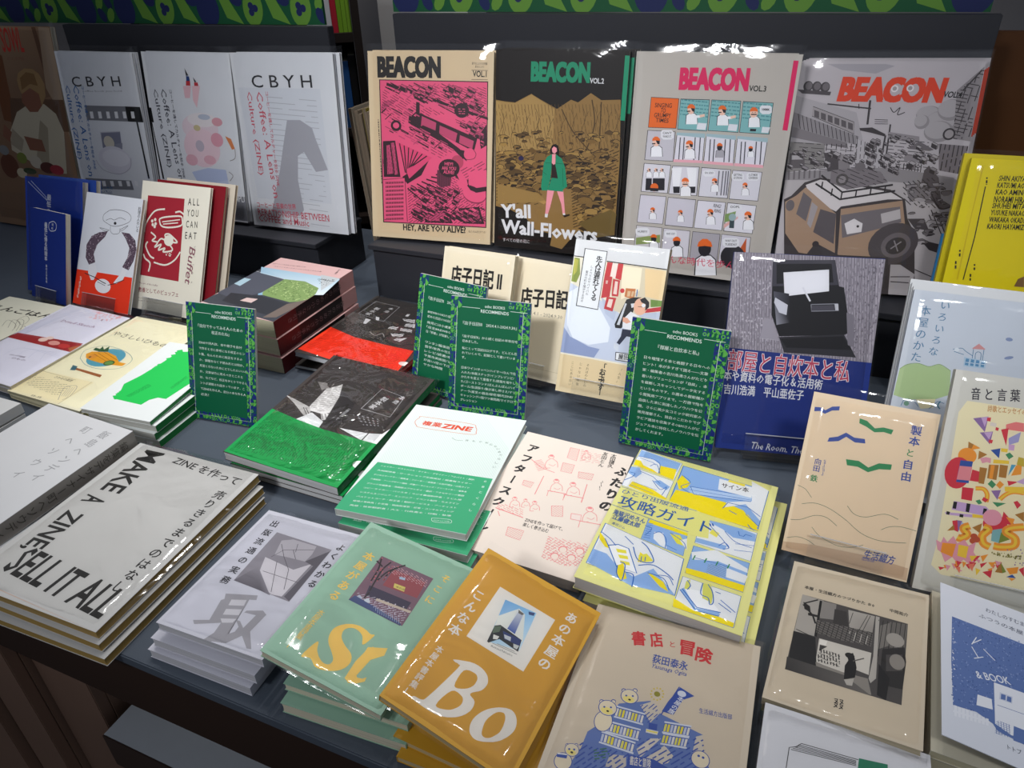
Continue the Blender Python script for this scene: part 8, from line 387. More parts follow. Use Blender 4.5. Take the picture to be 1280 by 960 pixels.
"toru":[["P","#8b878f",[[25.7,22.8],[84.4,25],[84.9,87.5],[27.8,84.1]]],["P","#b0acb3",[[36.2,30.4],[45,25.6],[69.5,25.9],[71.5,35.9],[70.7,45.1],[52.4,46],[41.2,47.2]]],["P","#c9c5cb",[[35.4,52.4],[67.1,56.7],[77.9,45.4],[76,85],[66.5,86],[45.1,77.6]]],["Q",["#6a666e","#8b878f","#7b7780","#5c5860"],[[27.8,84.1],[36.8,63.7],[66.3,87.3],[56.1,85.8]]],["P","#5f5b63",[[70.7,45.1],[84.2,26.6],[84.6,87.1],[77.7,84.4],[80.4,47.4]]],["L","#5a565e",0.5,[[40.1,50.6],[45.3,39.6],[70.1,30.3]],0],["L","#5a565e",0.5,[[50.5,46.7],[63.4,58.1]],0],["L","#5a565e",0.5,[[52.9,36.7],[61.6,45.6]],0],["L","#5a565e",0.5,[[43.9,66.8],[79.3,67.6]],0],["L","#5a565e",0.5,[[48.2,53.5],[64.9,83.9]],0],["L","#5a565e",0.5,[[63.4,58.1],[73.2,78.1]],0],["L","#5a565e",0.5,[[38.9,34.2],[50.5,46.7]],0],["L","#5a565e",0.5,[[52.4,29.1],[56.5,38.4]],0],["V","出版流通の実務",[16.8,14.2],[21.1,86],8.6,"#26242a",1.2],["V","よくわかる",[90.4,19.7],[91.3,64.5],8.6,"#26242a",1.4],["P","#9a989e",[[31.3,98.3],[57.1,90.8],[59.2,95.3],[53.6,96.8],[61.2,139.8],[62.3,137.2],[57.8,138.4],[48.5,144.2],[45.7,143.4],[49.5,133.7],[48,124],[29.3,132.4],[25.6,129.5],[37.6,124.9],[32.4,105.3],[34.2,103.3]]],["P","#c6c4ca",[[40,101.9],[51.8,98],[53.7,103.8],[41.6,107.5]]],["P","#c6c4ca",[[42.5,111.3],[54.6,107.3],[56.1,113],[43.9,116.9]]],["P","#c6c4ca",[[44.8,120.7],[56.8,116.7],[56.5,120.8],[48.8,123.7]]],["P","#9a989e",[[58.4,109.2],[58.9,107],[71,102.4],[76.1,105],[74.8,123],[86.1,136.2],[82.4,136.9],[71.5,128.5],[64.5,138.6],[51.5,141.2],[63.9,127.2],[63.5,122.5],[57.2,117.6],[60.9,117.4],[67.6,122.2],[68.8,108.3]]]],
"st":[["V","本屋がある",[19,32.6],[17.9,77.5],9.4,"#f0c75e",1.6],["V","本屋本書評集II",[17.8,95.6],[16.8,129.2],5.6,"#f0c75e",0.8],["V","そこに",[83.7,20.3],[82.6,44.3],8,"#f0c75e",1.2],["P","#f0c75e",[[63,92.5],[62.7,94.8],[61.9,98.2],[61,101.3],[60,103.1],[59,102.7],[58,101],[56.9,98.9],[55.7,97.3],[54.2,96.3],[52.6,95.5],[51,95],[49.4,94.7],[48,94.6],[46.6,94.8],[45.3,95.1],[44.1,95.7],[43.1,96.5],[42.2,97.6],[41.5,98.7],[41.2,99.9],[41.3,101.2],[41.7,102.6],[42.3,104],[43.1,105.2],[44.2,106.4],[45.5,107.5],[47,108.5],[48.6,109.5],[50.5,110.4],[52.6,111.3],[54.7,112.1],[56.4,113.1],[57.7,114.3],[58.8,115.6],[59.5,117],[60,118.4],[60.3,119.9],[60.2,121.5],[59.9,123],[59.4,124.5],[58.5,125.9],[57.5,127.4],[56.2,128.7],[54.7,129.9],[53.1,130.9],[51.2,131.9],[49.3,132.6],[47.5,133.2],[45.8,133.7],[44.1,134],[42.4,134.1],[40.8,134],[39,133.2],[37.3,132],[35.5,130.8],[33.8,130.1],[31.9,130.5],[30,131.6],[28.3,132.3],[27.4,131.7],[27.4,128.7],[28.2,124],[29.3,119.4],[30.3,116.7],[31.2,116.7],[32.2,118.3],[33.2,120.6],[34.3,122.5],[35.6,123.8],[37,125.1],[38.5,126.3],[40,127.2],[41.4,127.9],[42.9,128.4],[44.3,128.7],[45.5,128.7],[46.5,128.6],[47.4,128.2],[48.1,127.7],[48.6,127],[48.8,126.2],[48.9,125.2],[48.7,124.1],[48.2,123],[47.4,122],[46.2,120.9],[44.9,119.7],[43.6,118.6],[42.1,117.4],[40.6,116.3],[39,115.1],[37.7,113.8],[36.6,112.4],[35.6,110.8],[34.8,109.2],[34.3,107.6],[34,105.9],[33.9,104.2],[34,102.6],[34.4,101],[35.1,99.5],[36,98.1],[37.1,96.8],[38.3,95.7],[39.5,94.6],[40.8,93.7],[42.2,93],[43.6,92.3],[45,91.8],[46.5,91.4],[48,91.1],[49.5,90.9],[51.1,91],[52.7,91.1],[54.3,91.4],[55.7,91.6],[56.9,92],[57.9,92.4],[58.9,92.7],[59.8,92.9],[60.8,92.7],[61.8,92.1],[62.6,91.9]]],["P","#f0c75e",[[64.2,111.6],[64.2,102.8],[76.9,96.7],[78,103],[71.6,110.4]]],["P","#f0c75e",[[67.2,100.6],[71.9,106.5],[69.6,124.8],[66.7,132.4],[63.5,131.2],[62.7,117],[64.6,105.3]]],["P","#f0c75e",[[63.2,130.7],[67.5,133],[73,130.6],[77,126.7],[76.4,123.3],[74.4,125.6],[70.8,126.7],[68.4,124.5]]],["P","#7a5a6a",[[27.6,26.7],[75.1,25.3],[76.3,75.5],[28.9,75.6]]],["P","#96474f",[[43.4,33.4],[71.6,31.7],[73.3,48.2],[43.9,51.2]]],["H","#c79aa0",[[41.2,29.7],[72.9,29.3],[74,35.8],[43.7,38.2]],20,1.6,0.6,3,1],["P","#5c4a68",[[28.9,75.6],[45.7,70.4],[74.8,74.4],[74.7,76.2]]],["P","#383048",[[35.2,56.3],[71.5,53.9],[71.7,62.9],[37.6,66]]],["P","#d8c96a",[[50.9,44.8],[60.3,43.8],[61.6,48.1],[52.3,48.8]]],["T","本の店",[53.6,47.8],[61.1,47.2],1.8,"#5a4a20",0.5,0],["H","#c3bccb",[[30.4,67],[48.5,62.7],[76.1,61.8],[73.9,74.9],[43.4,74.8]],-40,2,0.5,3,2],["S","#c8c0d0",[[31.9,69.3],[73.5,57.3],[73.2,73.8],[38.2,74.8]],70,1.2,3],["P","#c9b9a8",[[46.6,63.8],[75.5,60.7],[75.5,62.8],[46.8,66.1]]],["P","#b8bfcf",[[31.7,70.9],[33.9,67.5],[37.2,69.3],[35.5,72.7]]],["P","#c8cfd9",[[38.8,69.9],[41.3,66.9],[44.6,69.6],[42,72]]],["P","#3a4a78",[[28.9,75.6],[31,69.8],[51.6,71.6],[73.2,73.8],[75.6,75.6]]],["H","#9aa3c0",[[45.7,70.4],[71.3,70.6],[73.9,74.9],[53.7,74.8]],60,1.6,0.4,0,1],["L","#251a20",1.3,[[28.7,28.5],[32.6,39.8],[33.9,52.2]],1],["L","#251a20",1.3,[[37.6,28.4],[35.6,38.1],[36.8,50.5],[38.2,60.9]],1],["L","#251a20",1.3,[[45.9,28.6],[40,38.8],[37.8,50]],1],["L","#251a20",1.3,[[34,35.6],[26.9,33]],1],["L","#251a20",1.3,[[49.1,25],[43.4,33.4],[41.3,43]],1],["L","#251a20",1.3,[[38.9,62],[38.1,68.7]],1],["S","#b8646c",[[28.5,26.9],[49.8,26.2],[41.2,51.2],[30.1,54.5]],50,1.6,6],["P","#a7c0d8",[[51.1,37.2],[55.7,36.1],[56.5,38.3],[51.9,39.4]]]],
"bo":[["P","#e6e2da",[[25.3,25.2],[73.2,25.6],[72.3,74.5],[25.4,74.6]]],["Q",["#6fa8d8","#8fc4e8","#cfe2ec","#a8cfe6"],[[34.1,32.5],[58.9,28.8],[62.6,62.4],[40.1,69.3]]],["P","#e2e4dc",[[36.4,47.2],[46.4,33.1],[52.3,34.8],[61.1,54.7],[59.1,58.3],[38.3,56.1]]],["P","#d9dcdc",[[45.9,34],[51.7,34.6],[53.9,53.1],[46.9,52.9]]],["Q",["#c8ccd4","#b9c0cf","#3a56a0","#4a64a8"],[[47.2,34.9],[51.2,35.6],[53.6,53.1],[46.9,52.4]]],["P","#6b6660",[[46.5,34.2],[51.5,34.8],[50.9,36.7],[47.6,36.7]]],["P","#3c4a78",[[53.4,31.1],[58,29.4],[58.3,32],[54.7,33.3]]],["P","#26292e",[[38.1,55.7],[41.4,52.8],[48.6,53.4],[60,54.4],[62.1,63.7],[56.2,63.5],[46.2,62.9],[41,69.9],[39.7,69.5]]],["P","#5a6a58",[[38,56.3],[42.6,53.1],[43.4,58.1],[39.7,61.8]]],["P","#2d3c70",[[45.1,55.9],[59.4,54.3],[60.7,59.3],[49,60.9]]],["P","#c9ced2",[[47.2,57.8],[52.5,56.8],[53.7,59.8],[49.1,60.3]]],["P","#e2e0d8",[[40.8,62.2],[45.3,61.3],[45,64.2],[42.3,65.5]]],["P","#c9ccc8",[[56.3,60.2],[60.7,59.3],[60.6,62.7],[57.9,62.9]]],["L","#8a8a86",0.4,[[43.5,68.5],[62.4,65.9]],0],["L","#8a8a86",0.4,[[46.6,67],[60,65]],0],["T","Illustrated Publication",[43.9,71.5],[60.2,69.3],1.5,"#5a5550",0,0],["V","あの本屋の",[82.8,17],[82.2,60.6],9.6,"#e6e2da",1.8],["V","こんな本",[15.5,41.1],[16.1,74.9],9.6,"#e6e2da",1.8],["V","本屋本書評集I",[15,94],[14.7,130.5],5.8,"#e6e2da",1],["P","#e6e2da",[[28,94.1],[30.3,92.9],[33.8,91.3],[37.5,89.7],[40.9,88.8],[43.7,88.6],[46.5,88.8],[49,89.4],[51,90.2],[52.7,91.2],[54,92.6],[55,94.1],[55.7,95.6],[55.9,97.2],[55.8,98.9],[55.4,100.6],[54.8,102.3],[53.5,104],[51.7,105.7],[50.2,107.3],[49.5,108.7],[50.2,109.6],[51.8,110.2],[53.5,110.7],[54.8,111.7],[55.4,113.1],[55.8,114.9],[55.8,116.7],[55.6,118.5],[54.9,120.4],[54,122.3],[52.7,124.2],[51.2,126],[49.4,127.6],[47.2,129.2],[44.9,130.6],[42.5,131.7],[40.2,132.5],[37.8,133],[35.2,133.3],[32.4,133.5],[29.1,133.6],[25.4,133.5],[21.9,133.4],[19.5,133.1],[18.4,132.6],[18.2,132],[18.6,131.4],[19.2,131],[20.2,130.8],[21.6,130.7],[23.2,130.6],[24.5,130.2],[25.2,129.8],[25.8,129.5],[26.3,128.4],[27.1,125.6],[28.5,120.1],[30.2,112.3],[31.8,104.5],[32.9,98.8],[33.2,96.2],[33.1,95.4],[32.6,95.6],[32.1,95.6],[31.3,95.4],[30.2,95.4],[29.2,95.6],[28.5,95.5],[27.8,95.3],[27.2,95.1],[27.1,94.7]]],["P","#cf9a2c",[[37.3,97.5],[38.6,96],[40.6,95.1],[42.7,94.8],[44.4,94.7],[45.7,94.8],[46.7,95.3],[47.6,96.1],[48.2,97],[48.6,98.3],[48.7,99.9],[48.7,101.5],[48.3,103],[47.7,104.4],[46.8,105.7],[45.7,107],[44.5,108],[42.9,109.1],[40.9,110.2],[39.1,110.7],[37.8,110.2],[37,107.8],[36.7,104.2],[36.7,100.4]]],["P","#cf9a2c",[[38,114.1],[39.7,112.8],[41.8,112.6],[43.9,112.9],[45.5,113.3],[46.6,113.8],[47.4,114.6],[47.9,115.5],[48.2,116.6],[48.3,117.7],[48.2,118.9],[47.8,120.1],[47.2,121.4],[46.3,122.7],[45.3,124.1],[44,125.4],[42.5,126.4],[40.4,127.4],[38,128.4],[35.8,128.8],[34.5,128.1],[34.4,125.4],[35.2,121.3],[36.5,117.1]]],["P","#e6e2da",[[61.7,129.6],[60.9,128.1],[60.2,126.2],[59.9,124.1],[59.9,122],[60.3,119.8],[61.1,117.4],[62.1,115],[63.4,112.9],[64.8,110.9],[66.6,109],[68.5,107.3],[70.4,105.8],[72.5,104.6],[74.6,103.5],[76.8,102.8],[78.7,102.6],[80.4,103],[82.1,103.9],[83.5,105.2],[84.6,106.6],[85.5,108.3],[86.1,110.2],[86.4,112.3],[86.3,114.4],[85.7,116.7],[84.7,119.3],[83.3,121.7],[81.9,123.9],[80.2,125.7],[78.4,127.3],[76.4,128.6],[74.5,129.8],[72.7,130.8],[70.8,131.6],[69,132.2],[67.3,132.4],[65.7,132.2],[64.2,131.6],[62.8,130.8]]],["P","#cf9a2c",[[68.9,125.9],[68.4,124.4],[67.9,122.4],[67.5,120.2],[67.5,118],[67.9,115.9],[68.7,113.6],[69.6,111.5],[70.5,109.9],[71.6,108.7],[72.8,107.9],[74,107.4],[75.1,107.3],[76,107.7],[76.8,108.5],[77.5,109.6],[78.1,111],[78.5,112.8],[78.9,115],[79,117.3],[78.9,119.4],[78.3,121.2],[77.4,123],[76.4,124.7],[75.5,125.9],[74.5,126.9],[73.5,127.5],[72.6,127.9],[71.7,128],[70.9,127.9],[70.2,127.6],[69.5,127]]]],
"navyB":[["L","#b9c4dc",0.8,[[5.4,6.5],[38.2,27]],0],["L","#b9c4dc",0.8,[[10.6,5],[35.1,21.5],[42,32.5]],0],["V","最低の料理本",[42.3,23.2],[38.8,65.4],8,"#d9dce4",1]],
"navyF":[["V","最低に帰る料理本",[45,25.2],[43.6,84.6],9,"#d9dce4",1],["L","#d9dce4",1,[[54.2,20.7],[66.6,16.7],[74.5,21.1],[71.6,31.2],[58.2,34.1],[53,28.9],[54.2,20.7]],1],["V","続続",[64.3,22.5],[63.2,29.2],5,"#d9dce4",0.5],["V","藤村公洋著者",[44.9,97.8],[44.3,125.8],5,"#d9dce4",0.5]],
"chef":[["L","#2b2a2e",0.5,[[44.8,19.1],[35.9,25.2],[35.3,31.2],[39.3,34.3],[53.4,38],[66.3,36.1],[81.5,29.7],[82.8,22.6],[72.8,17.8],[56.2,17.2],[44.8,19.1]],1],["L","#2b2a2e",0.45,[[40.6,32.3],[48.4,29.1],[55.3,30.2],[64.5,26.4],[74.7,28.1]],1],["L","#2b2a2e",0.45,[[50,37.9],[51.3,44.8],[56.9,47.7],[66.4,45.5],[67,39.5]],1],["E","#2b2a2e",[57.4,34.2],2.4,1.8,0],["L","#2b2a2e",0.45,[[49.5,43.9],[37.5,42.8],[31.4,42.8],[41.4,45.5],[48,44.7]],1],["L","#2b2a2e",0.45,[[67.3,41.1],[80.1,34.5],[73.7,40.4],[67.6,43]],1],["P","#5a4a58",[[31.7,48.3],[46.4,45.4],[42.7,52.9],[31.2,63.8],[26.7,76.4],[31.3,86.6],[20.8,91.1],[13.1,82.9],[11.7,66.2],[19.2,54.5]]],["S","#b9a9b4",[[31.7,48.3],[46.4,45.4],[42.7,52.9],[31.2,63.8],[26.7,76.4],[31.3,86.6],[20.8,91.1],[13.1,82.9],[11.7,66.2],[19.2,54.5]],120,1.5,3],["S","#2a2430",[[31.7,48.3],[46.4,45.4],[42.7,52.9],[31.2,63.8],[26.7,76.4],[31.3,86.6],[20.8,91.1],[13.1,82.9],[11.7,66.2],[19.2,54.5]],80,1.3,5],["P","#5a4a58",[[70.4,43.8],[84.2,43.9],[96,51.4],[100,62.5],[97.5,76.8],[91,88.9],[79.7,86.6],[86.5,73.5],[87.5,61.7],[79,51]]],["S","#b9a9b4",[[70.4,43.8],[84.2,43.9],[96,51.4],[100,62.5],[97.5,76.8],[91,88.9],[79.7,86.6],[86.5,73.5],[87.5,61.7],[79,51]],120,1.5,3],["S","#2a2430",[[70.4,43.8],[84.2,43.9],[96,51.4],[100,62.5],[97.5,76.8],[91,88.9],[79.7,86.6],[86.5,73.5],[87.5,61.7],[79,51]],80,1.3,5],["P","#e8391e",[[-3.1,99.6],[99,97.2],[101.1,143.1],[-0.7,144.5]]],["P","#dfe0e6",[[20.9,91.6],[31.5,87.3],[37.1,99],[32.8,109.2],[27.8,109.9],[21,101.2]]],["P","#dfe0e6",[[80.8,87.2],[89.5,89.6],[83.6,102.1],[73.2,108.3],[68.1,107.9],[77.5,95.9]]],["E","#e6e6ea",[50.2,114.5],14,9,0],["L","#2b2a2e",1,[[15,102.8],[33.8,105.5],[48.2,109.5],[55.3,110.9]],0],["L","#2b2a2e",0.9,[[85.9,101.8],[70,108.8],[58.9,112.3]],0],["L","#2b2a2e",0.6,[[39.9,110.6],[54.1,113.4]],0],["V","料理の人のいる",[96,12],[96.8,38.5],5,"#2b2a2e",0.6],["H","#e8e0d8",[[7.6,107.9],[10.4,108],[9.3,135.7],[6.4,135.6]],82,1.6,1,1.4,1]],
"buffet":[["P","#a02634",[[9.9,15.9],[64.3,14.9],[67,105.6],[9,105.6]]],["L","#e6e2d6",1.8,[[37.1,28.7],[23.3,31.7],[14.5,40.9],[9.9,49.8],[9.4,57.3]],1],["L","#e6e2d6",1.8,[[65.5,72.9],[58,83.1],[44.9,90],[27.7,89]],1],["L","#e6e2d6",1.8,[[52.7,30.9],[59.3,29.3],[65.1,31.8]],1],["L","#e6e2d6",1.8,[[30.1,40.4],[38.2,37.5],[60,34.3],[63.8,38],[62.7,44.3],[45.2,48.2],[33.8,47.3],[30.1,40.4]],1],["L","#e6e2d6",1.2,[[34.7,43.1],[60.5,38]],0],["L","#e6e2d6",1.2,[[36.4,45.4],[58.2,41.7]],0],["E","#e6e2d6",[19.7,43.6],1.8,1.8,0],["E","#e6e2d6",[24,41.7],1.8,1.8,0],["E","#e6e2d6",[21.1,47.6],1.8,1.8,0],["E","#e6e2d6",[25.2,46.1],1.8,1.8,0],["E","#e6e2d6",[24.2,49.4],1.8,1.8,0],["L","#e6e2d6",1.8,[[19.3,56.2],[27,60.6],[22.4,65.3],[30.6,66.5],[27,72.2],[36.4,67.9],[33,74.6],[42.5,71.4],[40.3,75.9],[53.8,72.2],[47.2,64.6],[59.6,63.2],[52,57.9],[46.1,55.4],[40.7,57],[44.2,62.9],[35.6,61.7],[30.6,66.5]],1],["E","#e6e2d6",[47,62.6],7,6,0],["S","#e6e2d6",[[45.8,75.2],[52.7,74.4],[53.3,79.5],[44.9,79.5]],14,1.6,1],["L","#e6e2d6",2,[[15.8,67.1],[13.6,72.7],[21.1,82.4],[27.8,84.7]],1],["L","#e6e2d6",2,[[10.9,81.5],[14.4,86.3],[22.2,90.7],[21.1,100.4]],1],["T","A L L",[69.7,21.1],[85.8,20.4],7.5,"#3b3836",0.5,0],["T","Y O U",[70,33.3],[86.1,32.5],7.5,"#3b3836",0.5,0],["T","C A N",[70.2,45.6],[86.3,44.7],7.5,"#3b3836",0.5,0],["T","E A T",[70.4,57.9],[86.6,56.9],7.5,"#3b3836",0.5,0],["T","Buffet",[78.2,65.2],[76.1,105.8],9,"#8a5a64",0.8,0.25],["V","ビュッフェ",[85.8,65.4],[85.9,103.5],3,"#6a4a50",0],["T","The art of the buffet",[7.9,115.6],[37.3,115.3],2,"#8a5a64",0,0],["T","教養としてのビュッフェ",[8.5,125],[68.7,122.9],5.6,"#8a3040",0.8,0],["T","Reading about the food and buffet",[9.4,132.6],[51.4,130.2],1.6,"#7a6a60",0,0],["T","culture from hotels",[9.7,135.2],[52,134.6],1.6,"#7a6a60",0,0]],
"poster":[["P","#8f6f55",[[50.6,0.1],[99.5,0.3],[101.8,100.7],[88.8,110.4],[9.7,117.4]]],["Q",["#a08468","#9a7a5e","#7d5e46","#8a6b52"],[[50.6,0.1],[82.9,0.5],[89.4,44.2],[30.6,57.6]]],["P","#6b4a34",[[81.9,0.5],[85.9,0.5],[94,49.3],[88.9,49.5]]],["P","#7a4a2a",[[37.2,14.4],[46,19.4],[45.7,61],[41.4,64],[33.1,63.1],[32,17.1]]],["P","#a89078",[[88.8,0.4],[99.4,0.7],[101.5,86.7],[98.2,62.4],[84.9,39.1]]],["P","#6a4e3a",[[44.9,47.4],[102.8,46.3],[100.7,67.6],[40,68.3]]],["T","SOWL",[48.5,17],[70.7,16.6],16,"#c8382c",1.6,0],["T","よりよい食の時間",[51,21.9],[68,21.8],2.4,"#8a5a44",0,0],["P","#c9bfa8",[[49.3,56.7],[60.3,52.1],[79.6,49.9],[90,56.1],[94.6,68],[89.3,97.4],[69.4,97.6],[34.6,84.3],[36.8,71.3]]],["P","#a89c86",[[72.1,61],[78.8,66.1],[71.5,97.4],[57.1,95.6]]],["P","#ab9f8a",[[40,68.3],[50.4,76.1],[45.4,85],[35,79.9]]],["P","#8f5e48",[[59.2,41.4],[79.8,39.3],[78.6,50],[71.7,55.6],[63.2,56],[56.9,49.6]]],["P","#a8885c",[[56.5,34.9],[59.1,30.2],[66.3,27],[74.5,27.1],[80.6,30.2],[84.1,36.6],[82.9,44.5],[77.1,51.4],[76.5,43.4],[68.4,39.7],[58.7,44.1],[56.8,40.2]]],["P","#8a683f",[[60.1,33.4],[67.6,29.3],[75.5,30.3],[77.1,38.1],[69.3,37.1],[59.6,41.4]]],["P","#8f5e48",[[32.1,65.9],[39,71.2],[34.4,78.5],[28,74.7]]],["P","#8f5e48",[[51.3,73.3],[69.9,74.9],[71.6,83.2],[54.7,82.9]]],["E","#6a3c28",[28.3,96.4],9.9,9,0],["E","#7f8a3c",[43.9,89.4],5.4,4.05,0],["E","#c9c0ae",[58.5,91.2],6.3,4.5,0],["E","#5a2a24",[70.2,94.6],8.1,4.05,0],["E","#a83440",[79.5,95.4],7.2,3.6,0],["E","#d0c4a8",[40.3,100.6],5.4,3.6,0],["E","#8a8a8a",[25.6,84.9],5.4,3.6,0],["E","#3a4a2c",[49.8,98.4],7.2,2.25,0]],
"yellow":[["T","SHIN AKIYAMA, KEN",[17,13.3],[41.1,12.4],4,"#17140c",1.8,0],["T","KATSUMI AOYAMA, M",[17,17.4],[41.1,16.5],4,"#17140c",1.8,0],["T","KAO AMINO, KAT",[17.1,21.5],[41.2,20.5],4,"#17140c",1.8,0],["T","NORAMI HIRAYAMA",[17.1,25.6],[41.3,24.6],4,"#17140c",1.8,0],["T","SHUHEI MITA, SHU",[17.1,29.8],[41.4,28.6],4,"#17140c",1.8,0],["T","YUSUKE NAKAOKA, K",[17.1,34],[41.5,32.7],4,"#17140c",1.8,0],["T","WAKAKA OKADA, KIS",[17.2,38.2],[41.5,36.9],4,"#17140c",1.8,0],["T","KAORI HAYAMIZU, RI",[17.2,42.4],[41.6,41],4,"#17140c",1.8,0],["L","#17140c",0.6,[[10.8,16.4],[11.7,47.6],[11.1,74.7]],0],["H","#17140c",[[10.3,11],[11.4,10.9],[11.8,15.4],[10.6,15.2]],80,2,0.8,1.5,1],["H","#17140c",[[5.2,56.2],[6.4,56.1],[5.6,68.9],[4.2,68.9]],80,2,0.9,2,1],["H","#17140c",[[15.1,64.1],[16.3,64.1],[15.3,74.7],[13.9,74.7]],80,2,0.9,2,1],["P","#c9b200",[[6.5,4.7],[7.4,4.9],[7.3,35.6],[8.3,75],[7.3,74.8]]],["P","#7a5a34",[[40.4,70.5],[43.2,68.6],[44.7,75.2],[39.3,75.4]]]]}''')
def flat_frame(k, t):
    x, y, z, th, h, r, ax, ay = FLAT[k]; w = h * r
    R = Matrix.Rotation(th, 3, 'Z') @ Matrix.Rotation(ay, 3, 'Y') @ Matrix.Rotation(ax, 3, 'X')
    o = Vector((x, y, z)) + R @ Vector((-w/2, -h/2, -t)); M = R.to_4x4(); M.translation = o; return M, w, h
def stand_frame(k, t):
    x, y, z, yaw, lean, roll, h, r = STAND[k]; w = h * r
    u = Vector((math.cos(yaw), math.sin(yaw), 0)); n = Vector((-math.sin(yaw), math.cos(yaw), 0)); v = math.sin(lean) * n + math.cos(lean) * Vector((0, 0, 1))
    u, v = math.cos(roll) * u + math.sin(roll) * v, -math.sin(roll) * u + math.cos(roll) * v; nn = u.cross(v)
    o = Vector((x, y, z)) - nn * t; M = Matrix((u, v, nn)).transposed().to_4x4(); M.translation = o; return M, w, h
# ------------------------------------------------------------------ book builder
def book(M, w, h, t, cover, label, pages='#cfc8b8', spine_col=None, spine='left', art=None, wrap=None, group=None, rough=.45, back=None, name='book', cat='book', hard=False, obi=None, over=0):
    """local frame: x right, y up the cover, z out of the front cover; origin at the lower left of the back cover"""
    root = empty(name, M); tag(root, label, cat, group); ct = .0011 if hard else .00045; ins = .003 if hard else .0006
    cm = paper(cover, rough); bmt = paper(back or cover, rough); sm = paper(spine_col or cover, rough)
    sx0, sx1 = (ins * .2, w - ins) if spine == 'left' else (ins, w - ins * .2)
    # page block: fore edge slightly rounded
    n = 5; V = []; F = []
    for j in range(n + 1):
        zz = ct + (t - 2 * ct) * j / n; c = .0009 * math.sin(math.pi * j / n)
        a, b = (sx0 + ct, sx1 - c) if spine == 'left' else (sx0 + c, sx1 - ct)
        V += [(a, ins, zz), (b, ins, zz), (b, h - ins, zz), (a, h - ins, zz)]
    for j in range(n):
        for i in range(4): F.append((4*j + i, 4*j + (i+1) % 4, 4*j + 4 + (i+1) % 4, 4*j + 4 + i))
    F += [(3, 2, 1, 0), tuple(4*n + i for i in range(4))]
    link('page_block', mesh_from(V, F, pages_mat(pages)), root)
    fc = link('front_cover', box_me(0, w, 0, h, t - ct, t, cm), root)
    link('back_cover', box_me(0, w, 0, h, 0, ct, bmt), root)
    if spine == 'left': link('spine', box_me(0, ct, 0, h, ct, t - ct, sm), root)
    elif spine == 'right': link('spine', box_me(w - ct, w, 0, h, ct, t - ct, sm), root)
    if obi:
        frac, oc = obi; g = .0002
        ob = box_me(-g - .0002, w + g + .0002, 0, h * frac, -g, t + g, paper(oc, rough)); link('paper_belt', ob, root)
    if art and ART.get(art):
        ink = Ink(w, 100 * h / w); ink.run(ART[art]); ink.build('cover_print', fc, h, t + (.0003 if obi else .00006), rough)
    if wrap: film(root, w, h, t, wrap)
    return root
def film(root, w, h, t, kind, sheets=True):
    """clear plastic sleeve: a slightly loose skin with a crimped flap at the top"""
    R = random.Random(int(w * 1e5) + len(kind)); e = .0035; nx, ny = 14, 20; V = []; F = []; fl = .007
    ph = [R.uniform(0, 6.28) for _ in range(6)]
    lift = .0014 + .0012 * (kind != 'tight')
    for j in range(ny + 1):
        for i in range(nx + 1):
            x = -e + (w + 2*e) * i / nx; y = -e + (h + 2*e + fl) * j / ny; edge = min(i, nx - i, j) == 0
            a = .0006 * (math.sin(x * 90 + ph[0] + 30 * y) + math.sin(y * 70 + ph[1] + 40 * x) * .7)
            if kind == 'loose': a += .0009 * math.sin((x + y * .6) * 120 + ph[2]) * math.exp(-((y - h * .6) / (h * .4)) ** 2)
            z = t * .5 if edge else t + lift + a * .6
            if y > h + .001: z = t * .55 + .0008 * math.sin(x * 400 + ph[3]) + .0006 * math.sin(x * 900 + y * 700)
            V.append((x, y, z))
    for j in range(ny):
        for i in range(nx): k = j * (nx + 1) + i; F.append((k, k + 1, k + nx + 2, k + nx + 1))
    link('plastic_sleeve', mesh_from(V, F, FILM2() if kind == 'loose' else FILM(), smooth=True), root)
def copies(k, specs, w, h, cover, label_fn, group, **kw):
    """plain lower copies of a stack, flat on the table: (z0, t, dx, dy, yaw)"""
    x, y = FLAT[k][0], FLAT[k][1]
    for i, (z0, t, dx, dy, yaw) in enumerate(specs):
        M = Matrix.Translation((x + dx, y + dy, z0)) @ Matrix.Rotation(yaw, 4, 'Z') @ Matrix.Translation((-w/2, -h/2, 0))
        book(M, w, h, t, cover, label_fn(i), group=group, **kw)
ORD = ['lowest', 'second lowest', 'third lowest', 'fourth lowest', 'fifth lowest']
def flat_stack(k, t, cover, label, lower, what, cat='book', group=None, lowart=None, **kw):
    M, w, h = flat_frame(k, t); g = group or (what + ' in one stack')
    book(M, w, h, t, cover, label, art=k, group=g if lower else None, cat=cat, **kw)
    kw2 = dict(kw); kw2['wrap'] = None
    copies(k, lower, w, h, cover, lambda i: (ORD[i] if len(lower) > 1 else 'lower') + ' copy under ' + what, g, art=lowart, cat=cat, **kw2)
def stand_book(k, t, cover, label, lower=0, **kw):
    M, w, h = stand_frame(k, t); return book(M, w, h, t, cover, label, art=k, **kw), M, w, h
def acrylic(M, w, h, t, label, frac=.6, lip=.022, back=.55):
    """bent clear stand: back plate, foot under the book and a front lip"""
    root = empty('book_stand', M); tag(root, label, 'book stand', 'clear acrylic book stands'); a = w * (1 - frac) / 2; b = w - a; m = ACRYL()
    link('back_plate', box_me(a, b, -.0058, h * back, -.0048, -.0028, m, .0006), root)
    link('foot', box_me(a, b, -.0080, -.0060, -.0048, t + .0042, m), root)
    link('lip', box_me(a, b, -.0080, lip, t + .0044, t + .0064, m, .0006), root)
    em = clear_mat('acrylic_edge', tint=(.8, .86, .9), rough=.1, bump=0, base=.25, gain=1, haze=.35)
    link('lip_edge', box_me(a, b, lip + .0001, lip + .0008, t + .0044, t + .0064, em), root)
